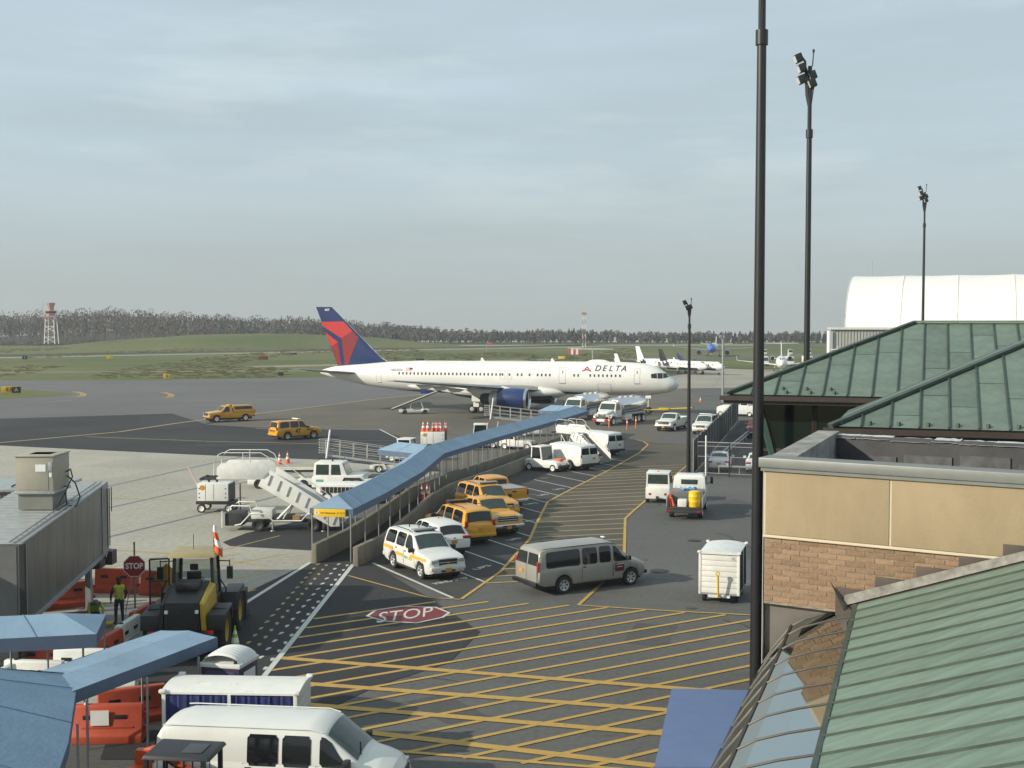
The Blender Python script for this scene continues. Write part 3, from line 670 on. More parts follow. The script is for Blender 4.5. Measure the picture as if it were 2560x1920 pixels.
def pickup(label, loc, rz, col, group=None, cap=False, tonneau=None, crew=True, front=None, bar=None, beacon=False, short=False):
    r = thing('pickup_truck', label, 'pickup truck', loc, rz, group)
    L = 5.85; xc = -.62 if crew else -.05      # rear face of the cab
    k = dict(L=L, W=2.03, wr=.41, ax=(1.93,-1.72), crown=.06,
        zt=[(-2.925,.86),(-2.90,1.0),(xc-.06,1.0),(xc-.05,1.3),(xc,1.78),(xc+.12,1.85),(.2,1.90),(.62,1.90),(.85,1.84),(1.42,1.32),(1.5,1.29),(2.2,1.25),(2.62,1.18),(2.80,1.08),(2.925,.75)],
        zl=[(-2.925,.8),(-2.9,.97),(xc-.06,.97),(xc-.05,1.12),(1.3,1.20),(2.5,1.12),(2.78,1.0),(2.925,.68)],
        hw=[(-2.925,.98),(-2.85,1.0),(2.2,1.01),(2.65,.98),(2.82,.92),(2.925,.80)],
        hr=[(-2.925,.9),(xc-.06,.9),(xc-.04,.80),(.6,.76),(1.42,.86),(2.6,.86),(2.8,.80),(2.925,.66)],
        zb=[(-2.925,.62),(-2.6,.55),(-.8,.42),(2.2,.42),(2.7,.42),(2.925,.5)])
    c = Car(r, k); c.body(col); c.running('steel' if not crew else 'alloy', .27)
    # open bed: side walls with a rail, headboard and tailgate
    bed = MB()
    for sd in (1, -1): bed.box(-2.88, xc-.1, min(sd*.90, sd*1.0), max(sd*.90, sd*1.0), .95, 1.36)
    bed.box(xc-.18, xc-.1, -.90, .90, .95, 1.36)
    bed.build('bed_wall', col, r, bev=.025)
    g = MB().box(-2.93, -2.86, -.92, .92, .80, 1.34).build('tailgate', col, r, bev=.025)
    MB().box(-2.95, -2.93, -.14, .14, 1.16, 1.24).build('handle', BLK, g, bev=.01)
    MB().box(-2.86, xc-.18, -.9, .9, .99, 1.01).build('bed_floor', BLK, r)
    if tonneau: MB().box(-2.88, xc-.12, -.97, .97, 1.36, 1.40).build('tonneau_cover', tonneau, r, bev=.02)
    if cap:
        m = MB(); rings = []
        for x, h, w in ((-2.9,1.38,.96),(-2.86,1.55,.93),(-2.72,1.84,.80),(-2.6,1.88,.78),(xc-.12,1.90,.78)):
            rings.append([(x,-w if False else -.98,1.36),(x,-w,h-.07),(x,-w*.9,h),(x,w*.9,h),(x,w,h-.07),(x,.98,1.36)])
        m.loft(rings).build('bed_cap', col, r, ang=40)
        for sd in (1, -1):
            MB().add([(-2.62,sd*.965,1.44),(xc-.3,sd*.965,1.44),(xc-.3,sd*.845,1.78),(-2.55,sd*.845,1.78)], [(0,1,2,3)]).build('cap_window', GLS, r, fix=False)
        MB().add([(-2.90,-.8,1.45),(-2.90,.8,1.45),(-2.76,.7,1.78),(-2.76,-.7,1.78)], [(0,1,2,3)]).build('rear_hatch_glass', GLS, r, fix=False)
    for sd in (1, -1):
        c.patch('side_window', GLS, r, .30, 1.24, 1.06, 1.94, sd, xt0=.3, xt1=.66, round_=.04)
        if crew: c.patch('side_window', GLS, r, -.48, .18, 1.06, 1.94, sd, xt0=-.48, xt1=.18, round_=.04)
        c.endpatch('tail_light', RED, -2.90, sd*.95-.06, sd*.95+.06, .95, 1.32, .05)
        c.endpatch('headlight', LENS, 2.70, sd*.76-.16, sd*.76+.16, .92, 1.12, .16, bev=.03)
        MB().rbar((-.4, sd*1.0, .44), (1.4, sd*1.0, .44), .1, .06).build('running_board', BLK, r)
    c.glass('windscreen', GLS2, r, .88, 1.39, .92); c.glass('rear_window', GLS, r, xc-.045, xc-.008, .86)
    doors(c, col, ((.24,1.26),(-.52,.22)) if crew else ((.22,1.26),), hmat=col)
    gr = c.endpatch('grille', BLK, 2.80, -.60, .60, .72, 1.10, .10, bev=.02)
    for z in (.80,.905,1.03): MB().box(2.895, 2.915, -.62, .62, z-.022, z+.022).build('grille_bar', front or CHR, gr, bev=.006)
    c.endpatch('front_bumper', front or CHR, 2.78, -.97, .97, .46, .68, .19, bev=.06)
    c.endpatch('air_intake', BLK, 2.95, -.4, .4, .52, .62, .025)
    plate(c, 2.97, .50); c.endpatch('rear_bumper', CHR, -2.88, -.95, .95, .52, .74, .16, bev=.04); plate(c, -3.03, .64)
    mirror(c, 1.12, 1.28, BLK if not crew else col)
    if beacon: MB().lathe([(.06,0),(.06,.07),(.03,.11),(0,.115)], (.2,0,1.9), n=12).build('beacon', PLATE, r)
    if bar: MB().box(-.15, .15, -.55, .55, 1.90, 1.99).build('light_bar', bar, r, bev=.03)
    return r
def van(label, loc, rz, col, kind='cargo', group=None, wheels='steel', roofmat=None, extra=0.0):
    """full-size van; kind: passenger, cargo, workvan"""
    r = thing('passenger_van' if kind == 'passenger' else 'cargo_van', label, 'van', loc, rz, group)
    e = extra
    k = dict(L=5.7+e, W=2.02, wr=.38, ax=(1.88+e/2,-1.55-e/2), crown=.10,
        zt=[(-2.85,.95),(-2.83,1.2),(-2.76,1.80),(-2.66,1.97),(-2.4,2.05),(-1,2.09),(.7,2.08),(1.05,2.0),(1.86,1.34),(1.95,1.28),(2.3,1.20),(2.62,1.08),(2.78,.92),(2.85,.66)],
        zl=[(-2.85,.8),(-2.8,1.10),(-2.5,1.18),(1.6,1.18),(1.95,1.12),(2.5,.98),(2.75,.82),(2.85,.58)],
        hw=[(-2.85,.93),(-2.78,.985),(-2.5,1.005),(1.7,1.0),(2.2,.97),(2.6,.88),(2.78,.76),(2.85,.62)],
        hr=[(-2.85,.88),(-2.76,.84),(-2.5,.83),(.8,.83),(1.2,.82),(1.9,.84),(2.5,.74),(2.85,.5)],
        zb=[(-2.85,.52),(-2.5,.40),(2.2,.36),(2.6,.36),(2.85,.46)])
    for kk in ('zt','zl','hw','hr','zb'): k[kk] = [(x+(e/2 if x > 0 else -e/2), z) for x, z in k[kk]]
    c = Car(r, k); c.body(col); c.running(wheels, .25); X = lambda x: x+(e/2 if x > 0 else -e/2)
    for sd in (1, -1):
        c.patch('side_window', GLS, r, X(.94), X(1.76), .96, 1.90, sd, xt0=X(.94), xt1=X(1.24), round_=.05)
        if kind == 'passenger':
            c.patch('side_window', GLS, r, -2.45-e/2, -.72-e/2, .98, 1.86, sd, round_=.04, nu=24)
            c.patch('side_window', GLS, r, -.60-e/2, .12, .98, 1.86, sd, round_=.04)
            c.patch('side_window', GLS, r, .24, .84, .98, 1.86, sd, round_=.04)
        if kind == 'workvan':
            c.patch('side_window', GLS, r, -.66, .10, .93, 1.84, sd, round_=.04); c.patch('side_window', GLS, r, .20, .90, .93, 1.84, sd, round_=.04)
            p = c.pt(-2.18, 1.28, sd)
            MB().lathe([(0,0),(.2,0),(.2,.012),(0,.014)], (p.x, p.y+sd*.012, p.z), (0, sd, .28), n=24).build('round_window', GLS, r)
            MB().lathe([(.2,0),(.225,0),(.225,.02),(.2,.02)], (p.x, p.y+sd*.012, p.z), (0, sd, .28), n=24).build('round_window_trim', BLK, r)
        c.endpatch('tail_light', RED, -2.84-e/2, sd*.91-.07, sd*.91+.07, 1.06, 1.50 if kind != 'cargo' else 1.30, .03)
        c.endpatch('headlight', LENS, 2.62+e/2, sd*.60-.15, sd*.60+.15, .74, .92, .14, bev=.03)
        MB().tube([(-2.6-e/2, sd*.845, 1.985),(-2.4-e/2, sd*.842, 2.0),(.7+e/2, sd*.842, 2.0),(1.0+e/2, sd*.82, 1.93)], .016).build('drip_rail', BLK if kind == 'passenger' else col, r)
        # double rear doors
        g = MB().box(-2.90-e/2, -2.84-e/2, min(sd*.012, sd*.88), max(sd*.012, sd*.88), .60, 1.30).build('rear_door', col, r, bev=.02)
        xa, xb = -2.842-e/2, -2.765-e/2
        MB().add([(xa-.014, sd*.07, 1.30),(xa-.014, sd*.84, 1.30),(xb-.022, sd*.78, 1.80),(xb-.022, sd*.07, 1.80)], [(0,1,2,3)]).build('rear_window', GLS, g, fix=False)
    c.glass('windscreen', GLS2, r, 1.10+e/2, 1.82+e/2, .93)
    MB().tube([(1.86+e/2,-.55,1.36),(1.72+e/2,-.05,1.49)], .012).build('wiper', BLK, r)
    doors(c, col, ((.90+e/2,1.82+e/2),), q1=.99); doors(c, col, ((-.68-e/4,.86+e/2),) if kind != 'cargo' else ((-.6,.8),), handle=True, sides=(-1,))
    gr = c.endpatch('grille', BLK, 2.76+e/2, -.44, .44, .66, .88, .07); MB().box(2.83+e/2, 2.85+e/2, -.42, .42, .76, .79).build('grille_bar', CHR, gr)
    c.endpatch('front_bumper', BLK if kind == 'passenger' else STEEL, 2.70+e/2, -.80, .80, .42, .60, .2, bev=.06)
    c.endpatch('rear_bumper', BLK, -2.86-e/2, -.98, .98, .42, .60, .15, bev=.03); plate(c, -2.91-e/2, .98, y=.38 if kind == 'passenger' else -.4)
    mirror(c, 1.66+e/2, 1.28, BLK)
    if roofmat: pass
    return r, c
GOLD = M('pewter_paint', (.32,.31,.275), .4, .2, coat=.3, var=.05, dirt=.12, scale=1.2)
STR = M('orange_stripe_vinyl', (.80,.40,.06), .4); TEAL = M('teal_vinyl', (.12,.38,.36), .4)
A_D = math.atan2(PD.y, PD.x)
stripes = (STR, [(-2.30,-1.30,.93,1.10),(-.98,-.14,.76,.92),(.66,2.15,.88,1.02),(.46,.80,.72,.90)], TEAL)
suv('white suv with orange stripes and a roof light bar, nearest parked by the walkway', ST(24.4,-52.6), A_D+.02, WHITE, 'vehicles parked in the stalls', stripes, STEEL)
crossover('white crossover parked nose in, between the striped suv and the yellow suv', ST(27.1,-57.0), A_D+math.pi-.04, WHITE, 'vehicles parked in the stalls')
suv('yellow suv parked tail out behind the white crossover', ST(29.85,-59.8), A_D+math.pi, YEL, 'vehicles parked in the stalls', None, BLK)
pickup('yellow pickup with chrome grille facing out, between two yellow suvs', ST(32.5,-61.9), A_D, YEL, 'vehicles parked in the stalls', beacon=True)
suv('yellow suv facing out, behind the yellow pickup with the chrome grille', ST(35.0,-66.3), A_D, YEL, 'vehicles parked in the stalls', None, STEEL)
pickup('yellow pickup parked tail out with a grey bed cover, last in the row', ST(37.3,-69.9), A_D+math.pi, YEL, 'vehicles parked in the stalls', tonneau=M('grey_vinyl', (.30,.31,.30), .6))
# beige shuttle van crossing the lane
vr, vc = van('beige passenger van with dark windows crossing the hatched lane', (3.15, 54.55, 0), math.atan2(1.78, 3.06), GOLD, 'passenger', wheels='alloy', extra=.1)
sg = vc.zpatch('door_sign', M('maroon_sign', (.10,.012,.014), .5), vr, 1.02, 1.52, .72, 1.10, -1, .022)
vc.zpatch('sign_stripe', M('sign_print', (.45,.40,.38), .5), sg, 1.03, 1.51, 1.02, 1.08, -1, .026); vc.zpatch('sign_stripe', MATS['sign_print'], sg, 1.12, 1.42, .90, .94, -1, .026)
MB().box(1.0, 1.12, -.12, .12, 2.08, 2.13).build('roof_beacon', REFL, vr, bev=.02)
MB().rbar((-3.0,-.98,.52), (-3.0,.98,.52), .12, .1).build('step_bumper', BLK, vr)
# plain white cargo vans by the walkway end
van('white cargo van parked beside the white baggage tractor', (4.35,99.7,0), RAD(129), WHITE, 'cargo', 'white vans by the walkway')
van('white cargo van parked farther off, behind the boarding stairs', (7.35,110.8,0), RAD(129), WHITE, 'cargo', 'white vans by the walkway')
# foreground van, cropped by the frame
fv, fc = van('large white van with a round rear window, nearest the camera', (-5.55,29.95,0), RAD(-7), WHITE, 'workvan', extra=.35)
pickup('white pickup truck facing the camera behind the lane', (17.6,135.5,0), math.atan2(-.80,-.42), WHITE, None, crew=False)
suv('white suv facing the camera beside the screened fence', (20.6,131.5,0), math.atan2(-.86,-.34), WHITE, None, None, REFL)
pickup('yellow pickup with a bed cap on the service road', (-33.7,147.2,0), math.atan2(-.60,-.80), YEL, 'yellow vehicles on the service road', cap=True, crew=False, bar=YEL)
s47 = suv('yellow suv numbered 47 driving along the service road', (-21.9,124.9,0), math.atan2(.62,.86)+.05, YEL, 'yellow vehicles on the service road', None, REFL)
text_on('number', '47', .62, lambda x, y: (-.25+x, -1.035, .86+y), BLK, s47, bold=.008)
text_on('lettering', 'AIRPORT', .17, lambda x, y: (1.1+x, -1.03, .95+y), BLK, s47, bold=.006)
text_on('lettering', 'OPERATIONS', .2, lambda x, y: (-2.62, -x, .95+y), BLK, s47, bold=.006)
sedan('white sedan parked behind the chain link gate', (16.6,98.6,0), math.atan2(.97,.2), M('silver_white', (.62,.63,.63), .35, coat=.3))
sedan('white car partly hidden by the black mast behind the gate', (19.4,97.6,0), math.atan2(.97,.2), M('pearl_white', (.70,.70,.70), .35, coat=.3))
pickup('dark red pickup facing the camera in the fenced lot', (25.4,127.5,0), math.atan2(-.93,-.3), M('dark_red_paint', (.20,.012,.014), .35, coat=.3))
# ---------------------------------------------------------------- the airliner on the stand (x runs aft from the nose, scaled root)
DBLUE = M('livery_blue', (.012,.030,.115), .3, coat=.4, var=.06)
DRED = M('livery_red', (.50,.030,.032), .35, coat=.3, var=.05); DRED2 = M('livery_dark_red', (.235,.020,.026), .35, coat=.3, var=.05)
PWHITE = M('aircraft_white', (.74,.74,.70), .33, coat=.35, var=.03, dirt=.06, scale=.6)
PGREY = M('aircraft_grey', (.42,.43,.43), .4, var=.06); LETR = M('livery_lettering', (.05,.05,.07), .4)
FT = [(0,3.62),(.25,4.0),(.6,4.32),(1.05,4.60),(1.77,5.22),(2.56,5.72),(3.62,6.05),(5.1,6.24),(7.1,6.33),(14,6.34),(33,6.28),(37.4,6.10),(42,5.72),(45,5.42),(46.6,5.0),(46.95,4.75)]
FB = [(0,3.62),(.2,3.22),(.5,3.0),(1.25,2.68),(2.6,2.46),(4.5,2.36),(11,2.30),(30,2.22),(33,2.28),(36.7,2.52),(40.5,3.0),(43.5,3.6),(45.5,4.02),(46.95,4.45)]
FW = [(0,0.02),(.25,.42),(.6,.70),(1.25,1.03),(2.6,1.42),(4,1.68),(5.5,1.83),(7.1,1.88),(33,1.88),(37.4,1.66),(42,1.05),(45,.58),(46.95,.15)]
def fus(s, th, off=0):
    t = itp(FT, s); b = itp(FB, s); w = itp(FW, s)+off; zc = (t+b)/2; h = (t-b)/2+off
    return Vector((s, w*math.sin(th), zc+h*math.cos(th)))
def fside(s, z, sd=-1, off=.008):        # point on the flank at height z
    t = itp(FT, s); b = itp(FB, s); w = itp(FW, s); zc = (t+b)/2; h = (t-b)/2
    k = max(-1, min(1, (z-zc)/h)); th = math.acos(k)
    return fus(s, sd*-th if sd > 0 else th*1, off) if False else Vector((s, (w+off)*math.sin(th)*sd, zc+(h+off)*k))
plane = thing('airliner', 'large white airliner with a blue and red tail parked on the stand', 'airplane', (21.2,157.3,0), math.pi-RAD(16.2))
plane.scale = (1.056,)*3
# root x axis points aft after this turn; starboard (toward the camera) is local +y
SB = 1
m = MB(); ss = [0.02,.1,.25,.42,.6,.85,1.05,1.4,1.77,2.15,2.56,3.1,3.62,4.3,5.1,6,7.1] + [7.1+i*2 for i in range(1,13)] + [33,34.5,36,37.4,39,40.5,42,43.5,45,45.8,46.6,46.95]
m.loft([[fus(s, 2*math.pi*k/40) for k in range(40)] for s in ss]).build('fuselage', PWHITE, plane, ang=40)
fz = plane.children[0]
m = MB(); 
def belly(u, v):
    s = 6+31.2*v; a = itp([(6,0.02),(9,.35),(14,.62),(20,.75),(30,.72),(34,.45),(37.2,.02)], s)
    return fus(s, math.pi+(2*u-1)*a, .008)
m.grid(belly, 14, 60).build('belly_paint', DBLUE, fz, fix=False)
# wing to body fairing
MB().loft([[(s, 2.25*w*math.sin(2*math.pi*k/24), 2.55+1.0*w*math.cos(2*math.pi*k/24)) for k in range(24)] for s, w in ((13.8,.3),(15,.75),(17,.95),(21,1.0),(26,.98),(28,.7),(29.5,.25))]).build('wing_fairing', PWHITE, plane, ang=50)
MB().loft([[(s, 2.27*w*math.sin(math.pi+(2*k/12-1)*1.05), 2.55+1.012*w*math.cos(math.pi+(2*k/12-1)*1.05)) for k in range(13)] for s, w in ((14.6,.55),(15.5,.82),(17,.952),(21,1.003),(26,.983),(28,.705),(29.3,.30))], False, False, 0, False).build('fairing_paint', DBLUE, fz, fix=False, ang=60)
win = MB().add([(0,0,0)], []).v
wm = MB(); 
for k in range(10):
    a = 2*math.pi*k/10; wm.v.append((.115*math.copysign(abs(math.cos(a))**.6, math.cos(a)), 0, .175*math.copysign(abs(math.sin(a))**.6, math.sin(a))))
wm.f.append(list(range(10))); wm.m.append(0)
WG = M('cabin_window', (.085,.09,.085), .2, var=.3)
wmesh = wm.mesh('cabin_window', WG, fix=False)
def cabin_window(s, sd):
    p = fside(s, 4.70, sd, .010); q = fside(s, 4.90, sd, .010); r = fside(s, 4.50, sd, .010)
    tilt = math.atan2((q.y-r.y), (q.z-r.z))
    inst('cabin_window', wmesh, fz, p, (-tilt, 0, 0))
rowA = [35.3-i*.515 for i in range(27)] + [19.65,19.13,18.13] + [17.1-i*.515 for i in range(4)] + [12.5,12.0] + [10.5-i*.522 for i in range(8)]
for s in rowA + [21.6, 20.7]: cabin_window(s, SB)
SEAM = M('panel_seam', (.36,.36,.34), .6); DGREY = M('door_line', (.22,.22,.21), .6)
def outline(name, s0, s1, z0, z1, sd, mat, w=.03, parent=None):
    o = MB(); n = 6
    for a, b in (((s0,z0),(s1,z0)),((s1,z0),(s1,z1)),((s1,z1),(s0,z1)),((s0,z1),(s0,z0))):
        o.tube([fside(a[0]+(b[0]-a[0])*i/n, a[1]+(b[1]-a[1])*i/n, sd, .004) for i in range(n+1)], w/2, 5)
    return o.build(name, mat, parent or fz)
for s0, s1, z0, z1 in ((37.85,38.55,3.55,5.45),(13.6,14.4,3.75,5.65),(4.45,5.12,3.8,5.55)):
    d = outline('passenger_door', s0, s1, z0, z1, SB, DGREY)
    MB().grid(lambda u, v: fside(s0+.3+.1*u, z0+1.15+.35*v, SB, .012), 1, 2).build('door_window', WG, d, fix=False)
    MB().tube([fside(s0, z0, SB, .02), fside(s1, z0, SB, .02)], .045, 6).build('door_sill', STEEL, d)
for s0, s1 in ((21.3,21.9),(20.4,21.0)): outline('overwing_exit', s0, s1, 4.15, 5.2, SB, SEAM)
outline('cargo_door', 8.0, 9.6, 2.75, 3.7, SB, SEAM); outline('cargo_door', 29.5, 30.9, 2.6, 3.6, SB, SEAM)
# cockpit glazing
CG = M('cockpit_glass', (.02,.022,.024), .08)
for pts in ([(1.08,4.60),(1.72,4.42),(1.80,5.02),(1.42,4.98)], [(1.78,4.42),(2.35,4.40),(2.42,5.06),(1.86,5.03)], [(2.42,4.42),(3.10,4.46),(3.16,4.93),(2.50,5.05)]):
    for sd in (1, -1):
        MB().grid(lambda u, v, P=pts, sd=sd: fside(*[(P[0][i]*(1-u)+P[1][i]*u)*(1-v)+(P[3][i]*(1-u)+P[2][i]*u)*v for i in (0,1)], sd, .014), 4, 4).build('cockpit_window', CG, fz, fix=False)
MB().loft([[fus(s, 2*math.pi*k/24, .005) for k in range(24)] for s in (.02,.1,.25,.42,.6,.85,1.04)], True, False).build('nose_radome', M('radome_grey', (.60,.62,.61), .4, var=.04), fz)
# satellite dome and small aerials
MB().lathe([(0,.32),(.5,.27),(.8,.1),(.95,-.1)], (9.9,0,6.28), n=24).xf(Matrix.Translation((9.9,0,6.28)) @ Matrix.Diagonal((1.7,.7,1,1)) @ Matrix.Translation((-9.9,0,-6.28))).build('antenna_dome', PWHITE, plane, ang=60)
for s in (15.4, 24.5): MB().add([(s,0,6.3),(s+.5,0,6.3),(s+.45,0,6.68),(s+.25,0,6.7),(s,.04,6.3),(s+.5,.04,6.3),(s+.45,.03,6.68),(s+.25,.03,6.7)], [(0,1,2,3),(7,6,5,4),(0,4,5,1),(1,5,6,2),(2,6,7,3),(3,7,4,0)]).build('blade_antenna', PWHITE, plane)
# lettering, flag and registration (the camera sees the starboard flank, text runs toward the nose)
for i, ch in enumerate('DELTA'): text_on('airline_letter', ch, .92, lambda x, y, i=i: fside(9.66-.80*i-x, 5.53+y, SB, .05), LETR, fz, bold=.006, shear=.22, sx=1.08)
tri = lambda P, mt, nm: MB().add([fside(s, z, SB, .016) for s, z in P], [tuple(range(len(P)))]).build(nm, mt, fz, fix=False)
tri([(10.98,5.80),(10.60,5.42),(10.98,5.32)], DRED, 'tail_logo_piece'); tri([(10.98,5.80),(10.98,5.32),(11.35,5.42)], DRED2, 'tail_logo_piece')
tri([(10.98,5.28),(10.50,5.38),(10.38,5.15)], DRED2, 'tail_logo_piece'); tri([(10.98,5.28),(11.60,5.15),(11.46,5.38)], DRED, 'tail_logo_piece')
text_on('registration', 'N663DN', .44, lambda x, y: fside(35.72-x, 5.10+y, SB, .03), M('reg_grey', (.25,.26,.30), .5), fz, bold=.004)
for i in range(7):
    z0 = 4.98+.06*i
    MB().grid(lambda u, v: fside(34.4-.85*u, z0+.06*v, SB, .016), 3, 1).build('flag_stripe', DRED if i % 2 == 0 else PWHITE, fz, fix=False)
MB().grid(lambda u, v: fside(33.95-.40*u, 5.18+.22*v, SB, .022), 2, 1).build('flag_canton', DBLUE, fz, fix=False)
# fin: symmetric aerofoil slab, painted pieces lie on its flanks
fin_prof = [(37.2,6.05),(38.5,6.55),(39.24,7.35),(45.32,13.15),(47.56,13.16),(44.5,5.3)]
def fin_half(s, z):                     # half thickness
    le = itp([(5.3,38.6),(6.55,38.6),(7.35,39.24),(13.2,45.4)], z); te = itp([(5.3,44.5),(13.2,47.6)], z); c = max(.3, te-le); u = max(0, min(1, (s-le)/c))
    return c*.055*math.sqrt(max(0, u))*(1-u)*2.2+.012
m = MB(); NV, NU = 22, 12
for sd in (1, -1):
    def fn(u, v, sd=sd):
        z = 5.3+(13.15-5.3)*v; le = itp([(5.3,37.6),(6.1,37.6),(6.55,38.5),(7.35,39.24),(13.2,45.36)], z); te = itp([(5.3,44.42),(13.2,47.57)], z)
        s = le+(te-le)*u; return (s, sd*fin_half(s, z), z)
    m.grid(fn, NU, NV)
fin = m.build('fin', DBLUE, plane, fix=False)
MB().tube([(39.3,0,7.4),(45.36,0,13.15)], .05).build('fin_leading_edge', CHR, fin); MB().tube([(37.6,0,6.2),(38.5,0,6.62),(39.3,0,7.4)], .05).build('fin_leading_edge', CHR, fin)
def finpoly(P, mt, off=.02):
    for sd in (1, -1):
        k = MB(); k.add([(s, 0, z) for s, z in P], [tuple(range(len(P)))])
        me = bpy.data.meshes.new('tail_logo_piece'); me.from_pydata(k.v, [], k.f); bm = bmesh.new(); bm.from_mesh(me)
        bmesh.ops.triangulate(bm, faces=bm.faces); bmesh.ops.subdivide_edges(bm, edges=bm.edges, cuts=3, use_grid_fill=True)
        for v in bm.verts: v.co.y = sd*(fin_half(v.co.x, v.co.z)+off)
        bm.to_mesh(me); bm.free(); me.materials.append(mt); o = bpy.data.objects.new('tail_logo_piece', me); C.objects.link(o); o.parent = fin
finpoly([(46.80,11.21),(43.61,11.25),(42.36,9.99),(43.87,9.07),(46.55,10.62)], DRED); finpoly([(43.87,9.04),(42.36,9.97),(41.5,9.18),(43.0,5.6),(43.44,5.6),(43.82,8.37)], DRED2)
finpoly([(46.27,9.91),(44.4,8.58),(45.4,7.96)], DRED); finpoly([(45.4,7.94),(44.4,8.53),(43.94,5.55),(44.45,5.5)], DRED2)
text_on('fin_number', '663', .42, lambda x, y: (45.95-x, SB*(fin_half(45.9,12.7)+.03), 12.78+y), PWHITE, fin, bold=.01, shear=.2)
# wings and stabilisers
def aero(le, te, y, z, th, n=9):
    up = []; dn = []
    for i in range(n):
        u = (i/(n-1))**1.5; t = th*(te-le)*(1.48*math.sqrt(u)-.63*u-1.76*u*u+1.42*u**3-.51*u**4)
        up.append((le+(te-le)*u, y, z+t)); dn.append((le+(te-le)*u, y, z-t*.7))
    return up + dn[::-1]
WSKIN = M('wing_grey', (.27,.28,.28), .35, .2, var=.06)
for sd in (1, -1):
    w = MB().loft([aero(le, te, sd*y, z, th) for le, te, y, z, th in ((16.0,26.2,.5,2.75,.13),(16.8,26.1,1.8,2.85,.13),(20.1,26.3,6.7,3.30,.11),(24.4,28.3,13,3.95,.10),(28.4,30.2,18.9,4.55,.10),(28.9,30.2,19.05,4.57,.06))]).build('wing', WSKIN, plane, ang=40)
    MB().tube([(16.75,sd*1.9,2.86),(20.1,sd*6.7,3.30),(24.4,sd*13,3.95),(28.4,sd*18.9,4.55)], .07).build('slat_edge', CHR, w)
    for y, s, z in ((3.6,26.1,2.75),(8.6,26.6,3.15),(11.3,27.5,3.5),(14.0,28.4,3.8)):
        MB().loft([[(s+x, sd*y+r*.55*math.sin(2*math.pi*k/10), z-.12+r*math.cos(2*math.pi*k/10)+dz) for k in range(10)] for x, r, dz in ((-2.4,.02,.1),(-1.6,.24,0),(-.4,.28,-.02),(.6,.18,.05),(1.1,.02,.12))]).build('flap_fairing', PWHITE, w)
    MB().loft([aero(le, te, sd*y, z, .10) for le, te, y, z in ((41.0,45.7,.3,4.55),(41.6,45.8,1.2,4.63),(45.9,47.5,7.5,5.28),(46.2,47.5,7.6,5.29))]).build('horizontal_stabiliser', WSKIN, plane, ang=40)
    # engine
    e = MB().lathe([(1.10,.12),(1.20,.0),(1.30,.35),(1.37,1.2),(1.36,2.2),(1.22,3.6),(1.15,3.62),(1.10,2.0),(1.06,1.0)], (17.0,sd*6.5,1.96), (1,0,0), 32).build('engine_cowl', DBLUE, plane, ang=50)
    MB().lathe([(1.07,.35),(1.10,.10),(1.16,0),(1.225,.06),(1.285,.26),(1.288,.32)], (16.98,sd*6.5,1.96), (1,0,0), 32).build('intake_lip', CHR, e)
    MB().lathe([(0,.55),(.2,.75),(.35,1.05),(1.08,1.1)], (17.0,sd*6.5,1.96), (1,0,0), 24).build('fan', DARKM, e)
    MB().lathe([(1.12,3.4),(1.0,4.4),(.80,4.7),(.78,4.4)], (17.0,sd*6.5,1.96), (1,0,0), 28).build('core_cowl', ALU, e)
    MB().lathe([(.74,4.5),(.70,5.5),(.52,5.9),(.3,5.6),(.0,6.2)], (17.0,sd*6.5,1.96), (1,0,0), 24).build('exhaust_nozzle', DARKM, e)
    MB().loft([[(x0,sd*6.5-.18,z0),(x1,sd*6.5-.18,z1),(x1,sd*6.5+.18,z1),(x0,sd*6.5+.18,z0)] for x0, x1, z0, z1 in ((19.6,23.2,2.0,2.4),(18.4,24.6,3.15,3.1),(20.2,25.0,3.5,3.4))]).build('engine_pylon', PWHITE, plane)
    # main gear: four-wheel bogie
    gy = sd*3.65
    g = MB().bar((24.2,gy,.55),(24.2,gy,2.9),.16).bar((24.2,gy,1.2),(22.9,gy,2.8),.09).bar((23.5,gy,.55),(24.9,gy,.55),.12).build('main_gear_strut', PGREY, plane)
    for x in (23.6,24.8):
        for dy in (-.42,.42):
            tw = inst('wheel', _wheel.setdefault('plane', MB().lathe([(.1,-.16),(.42,-.2),(.53,-.1),(.53,.1),(.42,.2),(.1,.16)], ax=(0,1,0), n=24).mesh('wheel', RUB)), g, (x, gy+dy, .53))
            MB().lathe([(.0,.205),(.22,.205),(.27,.17)], (0,0,0), (0,1 if dy > 0 else -1,0), 18).build('hub', PGREY, tw)
    MB().box(23.2, 24.7, gy+sd*.95-.03, gy+sd*.95+.03, 1.5, 2.7).build('gear_door', PWHITE, plane)
    MB().box(23.9, 24.6, gy+sd*.6-.03, gy+sd*.6+.03, .8, 1.4).build('gear_door', PWHITE, plane)
g = MB().bar((3.7,0,.45),(3.6,0,2.6),.12).bar((3.7,0,1.3),(4.7,0,2.4),.06).bar((3.7,-.35,.45),(3.7,.35,.45),.07).build('nose_gear_strut', PGREY, plane)
for dy in (-.24,.24): inst('wheel', MB().lathe([(.1,-.12),(.36,-.15),(.45,-.08),(.45,.08),(.36,.15),(.1,.12)], ax=(0,1,0), n=22).mesh('wheel', RUB), g, (3.7,dy,.45))
for sd in (1, -1): MB().box(3.3, 4.0, sd*.40-.02, sd*.40+.02, 1.95, 2.4).build('gear_door', PWHITE, plane)
# open aft cargo door, hinged up over the belt loader
MB().box(30.98, 32.43, 1.7, 1.78, 2.15, 3.1).build('open_cargo_door', DBLUE, plane, bev=.01)
# navigation tip light
for sd in (1,-1): MB().lathe([(0,0),(.1,.05),(.1,.3),(0,.4)], (29.0,sd*19.05,4.6), (1,0,0), 10).build('wing_tip_light', LENS, plane)
